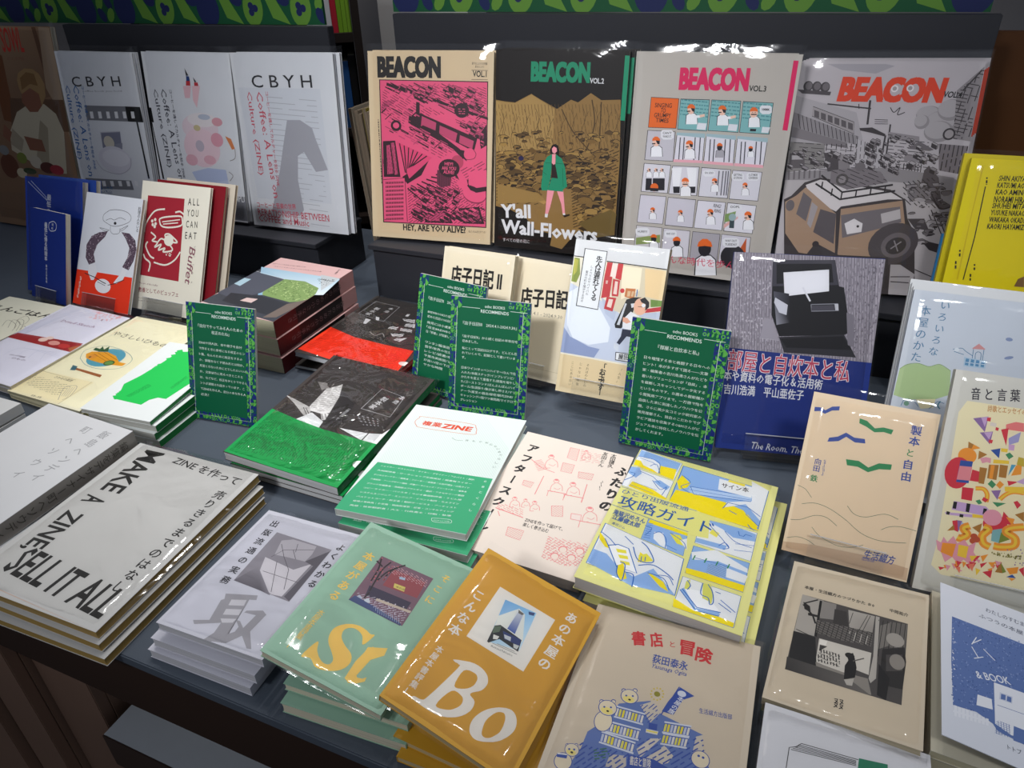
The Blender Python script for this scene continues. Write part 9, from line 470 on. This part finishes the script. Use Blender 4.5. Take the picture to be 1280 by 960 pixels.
# ------------------------------------------------------------------ the setting
vinyl = mat('table_vinyl', '#4a525d', .5, .3, noise=.08, nscale=14, bump=.08, bscale=900)
dgrey = mat('riser_grey', '#2c2d33', .5, .35, noise=.06, nscale=9)
dbrown = mat('table_apron_brown', '#2e1d14', .55, .35, noise=.1, nscale=12)
brown = mat('cabinet_brown', '#7d6252', .6, .3, noise=.1, nscale=8)
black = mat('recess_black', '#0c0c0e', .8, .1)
tb = empty('display_table', Matrix.Translation((-.6, .8, -.75))); tag(tb, 'long dark display table with grey vinyl top carrying all the books', 'table')
def tp(name, me): o = link(name, me, tb); o.matrix_parent_inverse = tb.matrix_world.inverted(); return o
tp('table_top', box_me(-2.1, .75, .258, 1.30, -.012, 0, vinyl, .0012))
tp('front_apron', box_me(-2.1, .75, .262, .280, -.092, -.0125, dbrown))
tp('back_apron', box_me(-2.1, .75, 1.27, 1.29, -.092, -.0125, dbrown))
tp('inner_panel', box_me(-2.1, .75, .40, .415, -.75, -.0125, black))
for x in (-2.07, .70): tp('leg', box_me(x, x + .05, 1.20, 1.25, -.75, -.0125, dbrown)); 
def cabinet(x0, x1, y0, label):
    r = empty('storage_cabinet', Matrix.Translation(((x0 + x1) / 2, y0, -.75))); tag(r, label, 'cabinet', 'brown cabinets under the table'); inv = r.matrix_world.inverted()
    def p(n, me): o = link(n, me, r); o.matrix_parent_inverse = inv
    p('cabinet_body', box_me(x0, x1, y0 + .014, .395, -.75, -.098, brown)); p('front_panel', box_me(x0 + .001, x1 - .001, y0, y0 + .0135, -.745, -.100, brown, .001))
cabinet(-.729, -.640, .282, 'narrow brown cabinet under table edge, set back beside the pale tray')
cabinet(-.800, -.733, .262, 'brown cabinet under the table standing forward of the narrow one')
cabinet(-1.25, -.806, .252, 'leftmost wide brown cabinet under the table, at the lower left corner')
pt = empty('pull_out_tray', Matrix.Translation((-.35, .275, -.204))); tag(pt, 'pale grey pull-out tray under the brown table edge, lower left', 'tray')
for n, me in (('tray_board', box_me(-.273, .35, -.008, .11, 0, .004, mat('tray_grey', '#c0c5ca', .5, .3, noise=.04))), ('tray_front', box_me(-.273, .35, -.010, -.0085, -.05, .004, mat('tray_front_brown', '#3a2a22', .6)))): link(n, me, pt)
fl = link('floor', box_me(-5, 4, -2, 5, -.77, -.75, mat('floor_grey', '#5a5753', .5, .3, noise=.1, nscale=3))); tag(fl, kind='structure')
wb = link('wall_back', box_me(-5, 4, 3.0, 3.1, -.75, 2.6, mat('wall_plaster', '#8f8c8c', .8, .2, noise=.03))); tag(wb, kind='structure')
wl = link('wall_left', box_me(-4.1, -4.0, -2, 3.0, -.75, 2.6, mat('wall_plaster', '#8f8c8c'))); tag(wl, kind='structure')
tr = link('trim_1', box_me(-1.035, -.80, 1.66, 1.76, -.75, 1.6, mat('pillar_white', '#c9c6c4', .7))); tag(tr, 'pale pillar seen in the gap between the two display units', None, None, 'structure')
# risers with back panels
def riser(x0, x1, xp0, xp1, zl, zt, yb, label):
    r = empty('display_riser', Matrix.Translation(((x0 + x1) / 2, 1.06, 0))); tag(r, label, 'riser', 'dark grey display risers'); inv = r.matrix_world.inverted()
    def p(n, me): o = link(n, me, r); o.matrix_parent_inverse = inv; return o
    p('ledge', box_me(x0, x1, .992, yb - .001, zl - .008, zl, dgrey, .0008)); p('riser_box', box_me(x0 + .004, x1 - .004, 1.001, yb - .001, .0002, zl - .0085, dgrey))
    p('back_panel', box_me(xp0, xp1, yb, yb + .018, .0002, zt, dgrey, .001))
    return r
riser(-1.462, -.800, -1.458, -.818, .0870, .420, 1.145, 'left dark grey riser with back panel holding the white zines')
riser(-.690, .175, -.712, .172, .1000, .4365, 1.185, 'right dark grey riser with back panel holding the four tall magazines')
# patterned header boards
def header(x0, x1, z0, z1, y, label, seed, txt=None, slant=0):
    r = empty('header_board', Matrix.Translation((x0, y, z0)) @ Matrix.Rotation(math.pi / 2, 4, 'X')); tag(r, label, 'sign board', 'patterned green header boards')
    w, h = x1 - x0, z1 - z0
    brd = link('board', box_me(0, w, 0, h, -.006, 0, paper('#12502f', .5)), r)
    ink = Ink(w, 100 * h / w); c = 100 / w * .052; R = random.Random(seed); y_ = ink.H
    nv, gr, bs = '#1a2452', '#5f8c34', '#12502f'; ny = int(ink.H / c) + 1
    for j in range(ny):
        for i in range(int(100 / c) + 1):
            x, yy = i * c, y_ - (j + 1) * c; k = (i * 3 + j * 5 + R.randrange(2)) % 6
            if k == 0: ink.ell(gr, (x + c/2, yy + c/2), c * .42, c * .56, 8); [ink.ell(nv, (x + c * a, yy + c * b), c * .12, c * .12, 0) for a, b in ((.42, .42), (.6, .5), (.42, .62))]
            elif k == 1: ink.ell(nv, (x + c/2, yy + c/2), c * .5, c * .6, -5)
            elif k == 2: ink.ell(gr, (x + c/2, yy + c/2), c * .48, c * .5, 0); ink.ell(bs, (x + c/2, yy + c/2), c * .34, c * .36, 0); ink.ell(nv, (x + c/2, yy + c/2), c * .2, c * .26, 0)
            elif k == 3: ink.poly([(x, yy), (x + c*.5, yy + c*.2), (x + c, yy + c), (x + c*.3, yy + c*.8)], gr); ink.ell(nv, (x + c*.8, yy + c*.2), c * .3, c * .22, 30)
            elif k == 4:
                for a, b, q in ((.28, .3, 30), (.72, .3, -30), (.28, .72, -30), (.72, .72, 30)): ink.ell(gr if (a < .5) == (b < .5) else nv, (x + c*a, yy + c*b), c * .17, c * .27, q)
            else: ink.poly([(x, yy + c), (x + c, yy), (x + c, yy + c)], nv); ink.ell(gr, (x + c*.3, yy + c*.3), c * .26, c * .34, -40)
    if txt:
        ink.text('誠品書店', (txt[0], ink.H - txt[1]), (txt[0] + 6, ink.H - txt[1]), 1.6, '#cfd6cc', 1); ink.ell('#cfd6cc', (txt[0] - 1.6, ink.H - txt[1] - 1.1), .4, .4, 0); ink.ell('#cfd6cc', (txt[0] - 2, ink.H - txt[1] - .4), .4, .4, 0); ink.ell('#cfd6cc', (txt[0] - 1.2, ink.H - txt[1] - .4), .4, .4, 0)
    ink.build('board_print', brd, h, .0001, .5)
header(-1.95, -.838, .4205, .62, 1.167, 'green, navy and lime patterned header board above the white zines', 3)
header(-.722, .160, .4375, .62, 1.207, 'green, navy and lime patterned header board above the tall magazines, with small white shop name', 5, (4.6, 2.6))
# bookshelf behind the gap, turned towards the viewer
SH = Matrix.Translation((-1.050, 1.60, 0)) @ Matrix.Rotation(math.radians(34), 4, 'Z')
bs = empty('bookshelf', SH @ Matrix.Translation((-.3, .1, -.75))); tag(bs, 'dark bookshelf seen through the gap behind the display', 'bookshelf'); inv = bs.matrix_world.inverted() @ SH
def sp(n, me): o = link(n, me, bs); o.matrix_parent_inverse = inv; return o
dk = mat('shelf_dark', '#2a211d', .5)
sp('side_panel', box_me(-.018, 0, 0, .24, -.75, .9, dk)); sp('side_panel', box_me(-.50, -.482, 0, .24, -.75, .9, dk))
for z in (-.1, .125, .340): sp('shelf_board', box_me(-.481, -.019, 0, .24, z, z + .020, dk))
sp('back_board', box_me(-.481, -.019, .241, .25, -.75, .9, dk))
def shelf_book(x, z, w, h, t, c, label, g, lean=0):
    M = SH @ Matrix.Translation((x, .012, z)) @ Matrix.Rotation(math.radians(lean), 4, 'Y') @ Matrix(((0, 0, 1, 0), (1, 0, 0, 0), (0, 1, 0, 0), (0, 0, 0, 1)))
    book(M, w, h, t, c, label, spine='left', group=g)
x = -.019
for i, c in enumerate(['#8cbc3a', '#86b834', '#7fae2c', '#c02a3c', '#e0e0e2', '#c8c8cc', '#d5d5d8', '#b8b8bc']):
    t = [.0095, .0095, .010, .013, .012, .016, .014, .012][i]; x -= t + .0008
    shelf_book(x, .3604, .15, .18 - .006 * (i % 3), t, c, ['first green', 'second green', 'third green', 'red', 'first white', 'second white', 'third white', 'greyish white'][i] + ' book spine from the right on the upper shelf behind the gap', 'books on the shelf behind the gap')
x = -.022
for i, c in enumerate(['#1d1d20', '#2c5c9a', '#2c5c9a', '#b08468', '#8a8078', '#6a5a50']):
    t = .016; x -= t + .001
    shelf_book(x, .1454, .15, .165 - .012 * (i % 2), t, c, ['black', 'right blue', 'left blue', 'tan', 'grey', 'brown'][i] + ' book on the lower shelf behind the gap', 'books on the lower shelf behind the gap')
# loose magazines standing in the gap
for i in range(5):
    w, h, t = .088, .300 - .004 * (i % 3), .0072
    a = math.radians(-4.5); M = Matrix.Translation((-.736 + i * .0086, 1.088 + .004 * (i % 2), .0015)) @ Matrix.Rotation(a, 4, 'Y') @ Matrix(((0, 0, 1, 0), (1, 0, 0, 0), (0, 1, 0, 0), (0, 0, 0, 1)))
    c = ['#9a8f80', '#7d7062', '#75695c', '#8d7f34', '#a89c88'][i]
    book(M, w, h, t, c, ['first', 'second', 'third', 'fourth, olive', 'last'][i] + ' magazine from the left standing edge-on in the dark gap', pages='#6f6254', spine='none', group='magazines standing in the gap', cat='magazine')
# brown board on the far right
bp = link('brown_panel', box_me(.176, .9, 1.300, 1.318, -.0, .405, mat('brown_panel', '#54300f', .55, .3, noise=.06, nscale=6), .001)); tag(bp, 'plain brown board standing behind the yellow magazines at far right', 'board')
# ------------------------------------------------------------------ tall magazines and zines on the risers
def riser_row(k, t, cover, label, n, pagec, tabs=None, dx=.004, **kw):
    """front copy plus n more behind it, each shifted a little to the right"""
    x, y, z, yaw, lean, roll, h, r = STAND[k]; M, w, h = stand_frame(k, t); nn = M.to_3x3() @ Vector((0, 0, 1)); u = M.to_3x3() @ Vector((1, 0, 0))
    g = 'copies of the magazine with the ' + kw.pop('gname')
    b = book(M, w, h, t, cover, label, art=k, group=g if n else None, cat='magazine', pages=pagec, **kw)
    for i in range(n):
        M2 = M.copy(); M2.translation = M.translation - nn * (t + .0034) * (i + 1) + u * dx * (i + 1) + Vector((0, 0, (t + .0034) * math.sin(lean) * (i + 1)))
        if tabs:
            ART['_tab'] = [('P', tabs, [(97.2, 5), (100, 5), (100, 42), (97.2, 42)])]
        book(M2, w, h, t, cover, ['next copy directly behind the ', 'copy two behind the ', 'hindmost copy behind the '][i] + g.split('with the ')[1] + ' magazine', art='_tab' if tabs else None, group=g, cat='magazine', pages=pagec, **kw)
    return b
riser_row('beacon1', .007, '#cdb896', 'tan magazine with pink city line drawing, leftmost of the four tall magazines', 1, '#cfc3ae', wrap='tight', gname='pink city drawing')
riser_row('beacon2', .006, '#17110f', 'black and ochre magazine with a woman in green jacket and skirt', 2, '#c9c2b6', tabs='#1f8c68', dx=.005, wrap='tight', gname='woman in green', spine_col='#1a1512')
riser_row('beacon3', .006, '#b9b3ac', 'pale grey magazine with rows of comic panels of orange-capped figures', 1, '#bdb6ae', tabs='#d3245f', dx=-.006, wrap='tight', gname='comic panels')
riser_row('beacon4', .006, '#b6b0b4', 'grey magazine with line-drawn street and tan off-road car', 3, '#b7b19a', tabs='#d2401f', dx=.0045, wrap='tight', gname='street drawing')
riser_row('cbyh1', .005, '#d3d5da', 'leftmost white zine with film strip and blue lettering on clear film', 1, '#c6c6c8', wrap='tight', dx=.001, gname='film strip')
riser_row('cbyh2', .005, '#d3d5da', 'middle white zine with watercolour cup and dark lettering', 1, '#c6c6c8', wrap='tight', gname='watercolour cup')
riser_row('cbyh3', .006, '#d0d2d7', 'rightmost white zine with grey figure and pink lettering', 1, '#c6c6c8', wrap='tight', dx=.007, gname='grey figure')
# large photo magazine, left edge
M, w, h = stand_frame('poster', .012)
book(M, w, h, .012, '#8a6d55', 'tall photo magazine at far left, person in cream sweatshirt eating', art='poster', cat='magazine', wrap='tight', rough=.35)
# yellow magazines, right edge
M, w, h = stand_frame('yellow', .012)
book(M, w, h, .012, '#dccb00', 'bright yellow magazine with black list of names, front copy at right edge', art='yellow', cat='magazine', wrap='tight', group='yellow magazines')
nn = M.to_3x3() @ Vector((0, 0, 1)); M2 = M.copy(); M2.translation = M.translation - nn * .017 + Vector((-.006, 0, .006))
book(M2, w, h, .012, '#cdbc00', 'yellow magazine behind the front yellow copy', cat='magazine', group='yellow magazines')
M3 = M.copy(); M3.translation = M.translation - nn * .034 + Vector((-.007, 0, .012))
book(M3, w * .9, h * .62, .010, '#2f8fd0', 'thin blue magazine showing beside the yellow ones', cat='magazine', back='#8a8f94')
ys = empty('magazine_box', Matrix.Translation((.16, .915, 0))); tag(ys, 'dark grey box under the yellow magazines', 'box'); link('box_body', box_me(.026, .42, .0, .10, .0002, .037, dgrey, .001), ys); link('lid', box_me(.024, .424, -.002, .103, .0375, .0415, dgrey, .001), ys)
# ------------------------------------------------------------------ green recommendation cards
def card(k, label):
    t = .0042; M, w, h = stand_frame(k, t); r = empty('recommendation_card', M); tag(r, label, 'sign card', 'green recommendation cards')
    b = link('card_board', box_me(0, w, 0, h, 0, t - .0002, paper('#b9bdbb', .5)), r); f = link('card_face', box_me(.0002, w - .0002, .0002, h - .0002, t - .0002, t, paper('#0a5c3c', .4)), r)
    ink = Ink(w, 100 * h / w); ink.run(ART[k]); ink.build('card_print', f, h, t + .00006, .4)
    lean = STAND[k][4]; a = Matrix.Rotation(-2.0 * lean, 4, 'X')
    # easel strut behind the card, its foot on the table
    L = .42 * h; s = link('strut', box_me(w * .4, w * .6, -L * .98, 0, -.0012, 0, paper('#9a9d9b', .6)), r, Matrix.Translation((0, L, -.0005)) @ Matrix.Rotation(1.7 * lean, 4, 'X'))
card('card1', 'green card beside the green brush-stroke zine, leftmost of the four')
card('card2', 'green card partly hidden behind another, above the red-belted book')
card('card3', 'green card overlapping another in front of the two cream diaries')
card('card4', 'green card in front of the blue scanner book')
# ------------------------------------------------------------------ standing books on the table
def sb(k, t, cover, label, stand=None, **kw):
    M, w, h = stand_frame(k, t); b = book(M, w, h, t, cover, label, art=k, **kw)
    if stand: acrylic(M, w, h, t + (.004 if kw.get('wrap') else 0), stand)
    return M, w, h
def behind(M, w, h, t, gap, dx, cover, label, sc=1, **kw):
    nn = M.to_3x3() @ Vector((0, 0, 1)); M2 = M.copy(); up = max(0, nn.z) * (t + gap)
    M2.translation = M.translation - nn * (t + gap) + Vector((dx, 0, up)); return book(M2, w * sc, h * sc, t, cover, label, **kw)
sb('tenko1', .014, '#e3d8bf', 'left cream diary with brushed black title II, half behind the green cards', 'clear stand holding the left cream diary', pages='#d8cdb0', wrap='tight')
sb('tenko2', .014, '#e3d8bf', 'right cream diary with brushed black title III and date', 'clear stand holding the right cream diary', pages='#d8cdb0', wrap='tight')
sb('senjin', .016, '#d9dadb', 'white and painted paperback, man carrying a pack past red stall, beige belt', 'clear stand holding the painted paperback', pages='#cfc19c', spine_col='#d9c9a6', spine='right', wrap='tight')
M, w, h = sb('heya', .012, '#1b2f78', 'navy blue book with black scanner photograph', 'clear stand holding the blue scanner book', wrap='tight')
M, w, h = sb('iro', .010, '#c3cad4', 'front pale blue zine with tree and small tower, in sleeve', wrap='tight', pages='#d2d4d6', group='pale blue tree zines')
for i in range(3): behind(M, w, h, .006 , .0055 + i * .0112, -.001 * i, '#d0d2d4', ['second', 'third', 'hindmost'][i] + ' white-edged copy behind the pale blue tree zine', group='pale blue tree zines', pages='#d6d8da')
sb('oto', .012, '#cfcdc4', 'off-white book covered in small coloured paper shapes, at right edge', 'clear stand holding the coloured shapes book', wrap='tight')
sb('seihon', .012, '#e2cbab', 'peach book with blue and green bird-like open books', 'clear stand holding the peach bird book', wrap='tight', pages='#d8c09c')
M, w, h = sb('navyB', .012, '#1f3a94', 'tall blue sleeved book behind the small navy one, far left', wrap='tight')
behind(M, w, h, .010, .006, .014, '#27489c', 'blue book copy just behind the tall blue sleeved book')
sb('navyF', .010, '#182f80', 'small navy booklet with white vertical title, far left', 'clear stand holding the navy booklet', spine='left', pages='#c9c3b4')
sb('chef', .006, '#d9dce4', 'white and red booklet with line-drawn cook in patterned sleeves', 'clear stand holding the white and red booklet')
M, w, h = sb('buffet', .005, '#e4dfd0', 'front cream booklet with white line drawing of a plate on dark red', 'clear stand holding the cream booklet', group='cream plate-drawing booklets')
behind(M, w, h, .005, .009, .020, '#7d1420', 'dark red cover of the booklet just behind the cream one', group='cream plate-drawing booklets', pages='#b9a890')
behind(M, w, h, .006, .022, .030, '#c9bfae', 'hindmost pale copy behind the cream booklet', group='cream plate-drawing booklets', pages='#b9a890')
# ------------------------------------------------------------------ books lying on the table
flat_stack('make', .010, '#bebdba', 'large pale sleeved zine with big black capitals along two edges', [(.0005, .0095, .009, -.008, .035), (.0125, .0095, .005, -.003, .02)], 'the large pale lettered zine', cat='zine', pages='#a5884c', wrap='tight', spine='left', spine_col='#8a6f3a')
flat_stack('toru', .009, '#c6c6d0', 'lilac-white booklet with photo of stacked parcels and grey brushed character', [(.0004, .0105, -.012, -.009, .02), (.0135, .0105, -.008, -.005, .028)], 'the lilac-white parcel photo booklet', cat='booklet', pages='#c9c8cc', wrap='tight', spine='right')
flat_stack('st', .008, '#93b9a2', 'sage green book with yellow letters St, propped at an angle', [(.0004, .012, .012, -.006, .06), (.0145, .008, .010, .004, .05)], 'the sage green St book', pages='#d9d2b8', wrap='tight', spine='right')
flat_stack('bo', .008, '#cf9a2c', 'ochre book with white letters Bo, propped at an angle', [(.0004, .0065, .006, -.004, .02), (.0078, .0065, .004, .002, -.05)], 'the ochre Bo book', pages='#cfb98a', wrap='tight', spine='left')
flat_stack('fuku', .009, '#dfe9e4', 'white and green booklet with red ZINE title', [(.0004, .011, .016, -.012, .035), (.0118, .010, .010, -.008, .045)], 'the white and green ZINE title booklet', cat='booklet', pages='#c9c9c4', lowart='fuku')
flat_stack('after', .016, '#e9dbce', 'cream book with red line drawings and slanted black title', [], 'the cream line-drawing book', pages='#b7ada4', spine='left')
flat_stack('kou', .015, '#e2df90', 'pale yellow manual with blue and yellow comic panels', [(.0005, .020, .011, -.004, -.05)], 'the comic panel manual', pages='#bdb9b6', wrap='tight', spine='right', lowart='kou')
flat_stack('naka', .008, '#cbbda6', 'beige booklet with black and white street photograph', [(.0004, .0105, .003, .002, -.06), (.0120, .0105, .001, .001, -.066)], 'the street photo booklet', cat='booklet', pages='#c3b698', wrap='tight')
flat_stack('whitebot', .008, '#d2d2d6', 'white booklet with book outline and green block, bottom edge', [(.0004, .015, .001, .001, 0)], 'the white outline-drawing booklet', cat='booklet', wrap='tight')
flat_stack('shoten', .012, '#cbbda8', 'beige book with blue mountain of bookshelves and red title', [(.0004, .0125, -.005, -.003, .03)], 'the beige mountain bookshelf book', pages='#b5a78e', wrap='tight')
flat_stack('green', .012, '#3b3432', 'black and white photo book with wide green belt', [(.0004, .0075, .006, .003, -.02), (.0083, .0075, .004, .002, -.015)], 'the green-belted book', pages='#cfcfcf', wrap='loose', spine_col='#0c7a3c', spine='right', lowart='green')
flat_stack('red', .008, '#3a3634', 'black and white photo book with wide red belt', [(.0004, .0055, -.008, .004, .01)], 'the red-belted book', pages='#cfcfd2', wrap='loose', spine='right', spine_col='#c02a14')
flat_stack('himono', .006, '#ebe6c8', 'cream zine with fish on a blue plate and small hammer', [(.0004, .006, .002, .001, -.05)], 'the fish plate zine', cat='zine', wrap='tight', pages='#c9c2a4')
flat_stack('marble', .006, '#d9d8e4', 'marbled lilac zine with a dark red band', [(.0004, .0095, .001, .001, -.03)], 'the marbled lilac zine', cat='zine', wrap='tight')
flat_stack('engohan', .006, '#dcdac6', 'cream zine with black handwritten title at far left', [(.0004, .0125, 0, 0, .002)], 'the handwritten title zine', cat='zine')
flat_stack('brush', .006, '#e4e8e6', 'white zine with bright green brush stroke', [(.0004, .010, .008, .001, .06), (.0110, .010, .005, .001, .05), (.0218, .010, .006, .003, .07)], 'the green brush-stroke zine', cat='zine', spine='right', spine_col='#1d7a3a', pages='#c9c9c2')
FLAT['tiny2'] = FLAT['tiny']
flat_stack('tiny', .014, '#cfcfcd', 'small white book cut by the left edge of the picture', [(.0004, .018, .002, -.002, .02)], 'the small white book at left edge', spine='right')
flat_stack('shirospine', .022, '#cfcfd0', 'thick white book with pale grey embossed title and lettered spine', [(.0005, .024, .004, -.003, .01)], 'the thick white embossed book', spine='right', spine_col='#8f8a84', pages='#c9c6c0')
# thick black-and-pink photo book, three copies
M, w, h = flat_frame('stack', .0275)
for i in range(3):
    M2 = M.copy(); M2.translation = M.translation - Vector((-.002 * (2 - i), .0015 * (2 - i), .0279 * (2 - i)))
    if i == 0: M2.translation.z = .0008
    b = book(M2, w, h, .0275, '#cfa9a6', ['lowest of three thick pink and black photo books', 'middle of three thick pink and black photo books', 'topmost thick photo book with house and green tree, pink top band'][i], art='stack' if i == 2 else None, spine='right', spine_col='#1a1416', pages='#c6bea2', group='thick pink and black photo books')
    link('spine_band', box_me(w, w + .0002, h * .80, h, .0005, .027, paper('#b98f8c', .5)), b); link('spine_label', box_me(w, w + .0002, 0, h * .25, .0005, .027, paper('#4a1216', .5)), b)
    sp_ = Ink(.0275, 100 * h / .0275); sp_.vert('校正のための小さな手引き', (50, 150), (50, 600), 38, '#6a5a5c', .6); 
    o = sp_.build('spine_print', b, 0, 0); o.matrix_local = Matrix(((0, 0, 1, w + .0003), (0, 1, 0, h), (-1, 0, 0, .0275), (0, 0, 0, 1)))
# spine lettering of the thick white books
def spine_text(label_sub, txt, col):
    for o in [o for o in COL.objects if label_sub in str(o.get('label', ''))]:
        fc = [c for c in o.children if c.name.startswith('spine')][0]; bb = [Vector(c) for c in fc.bound_box]; t = max(v.z for v in bb); h = max(v.y for v in bb); w = max(v.x for v in bb)
        s = Ink(t, 100 * h / t); s.vert(txt, (50, s.H * .08), (50, s.H * .9), 55, col, .5); p = s.build('spine_print', fc, 0, 0)
        p.matrix_local = Matrix(((0, 0, 1, w + .0001), (0, 1, 0, h), (-1, 0, 0, t), (0, 0, 0, 1)))
spine_text('thick white', '編集をデザイナー町へソウディザー', '#55504a')
# opened cover of the house booklet
M, w, h = flat_frame('house', .008)
hb = book(M, w, h, .008, '#cfc9b4', 'booklet with lifted white cover showing blue speckled house print', pages='#c9c0a0', group='house print booklets')
copies('house', [(.0004, .020, .0, .001, -.058)], w, h, '#c9c2ac', lambda i: 'lower cream copy under the house print booklet', 'house print booklets', pages='#c9c0a0')
ML, w, h = flat_frame('lid', .0006)
lid = link('lifted_cover', box_me(0, w, 0, h, 0, .0006, paper('#d4d8e2', .5)), hb); lid.matrix_local = M.inverted() @ ML
ink = Ink(w, 100 * h / w); ink.run(ART['lid']); ink.build('cover_print', lid, h, .00066, .5)
# small acrylic lip of the stand in front of the house booklet
for m in bpy.data.materials:
    m.use_backface_culling = False
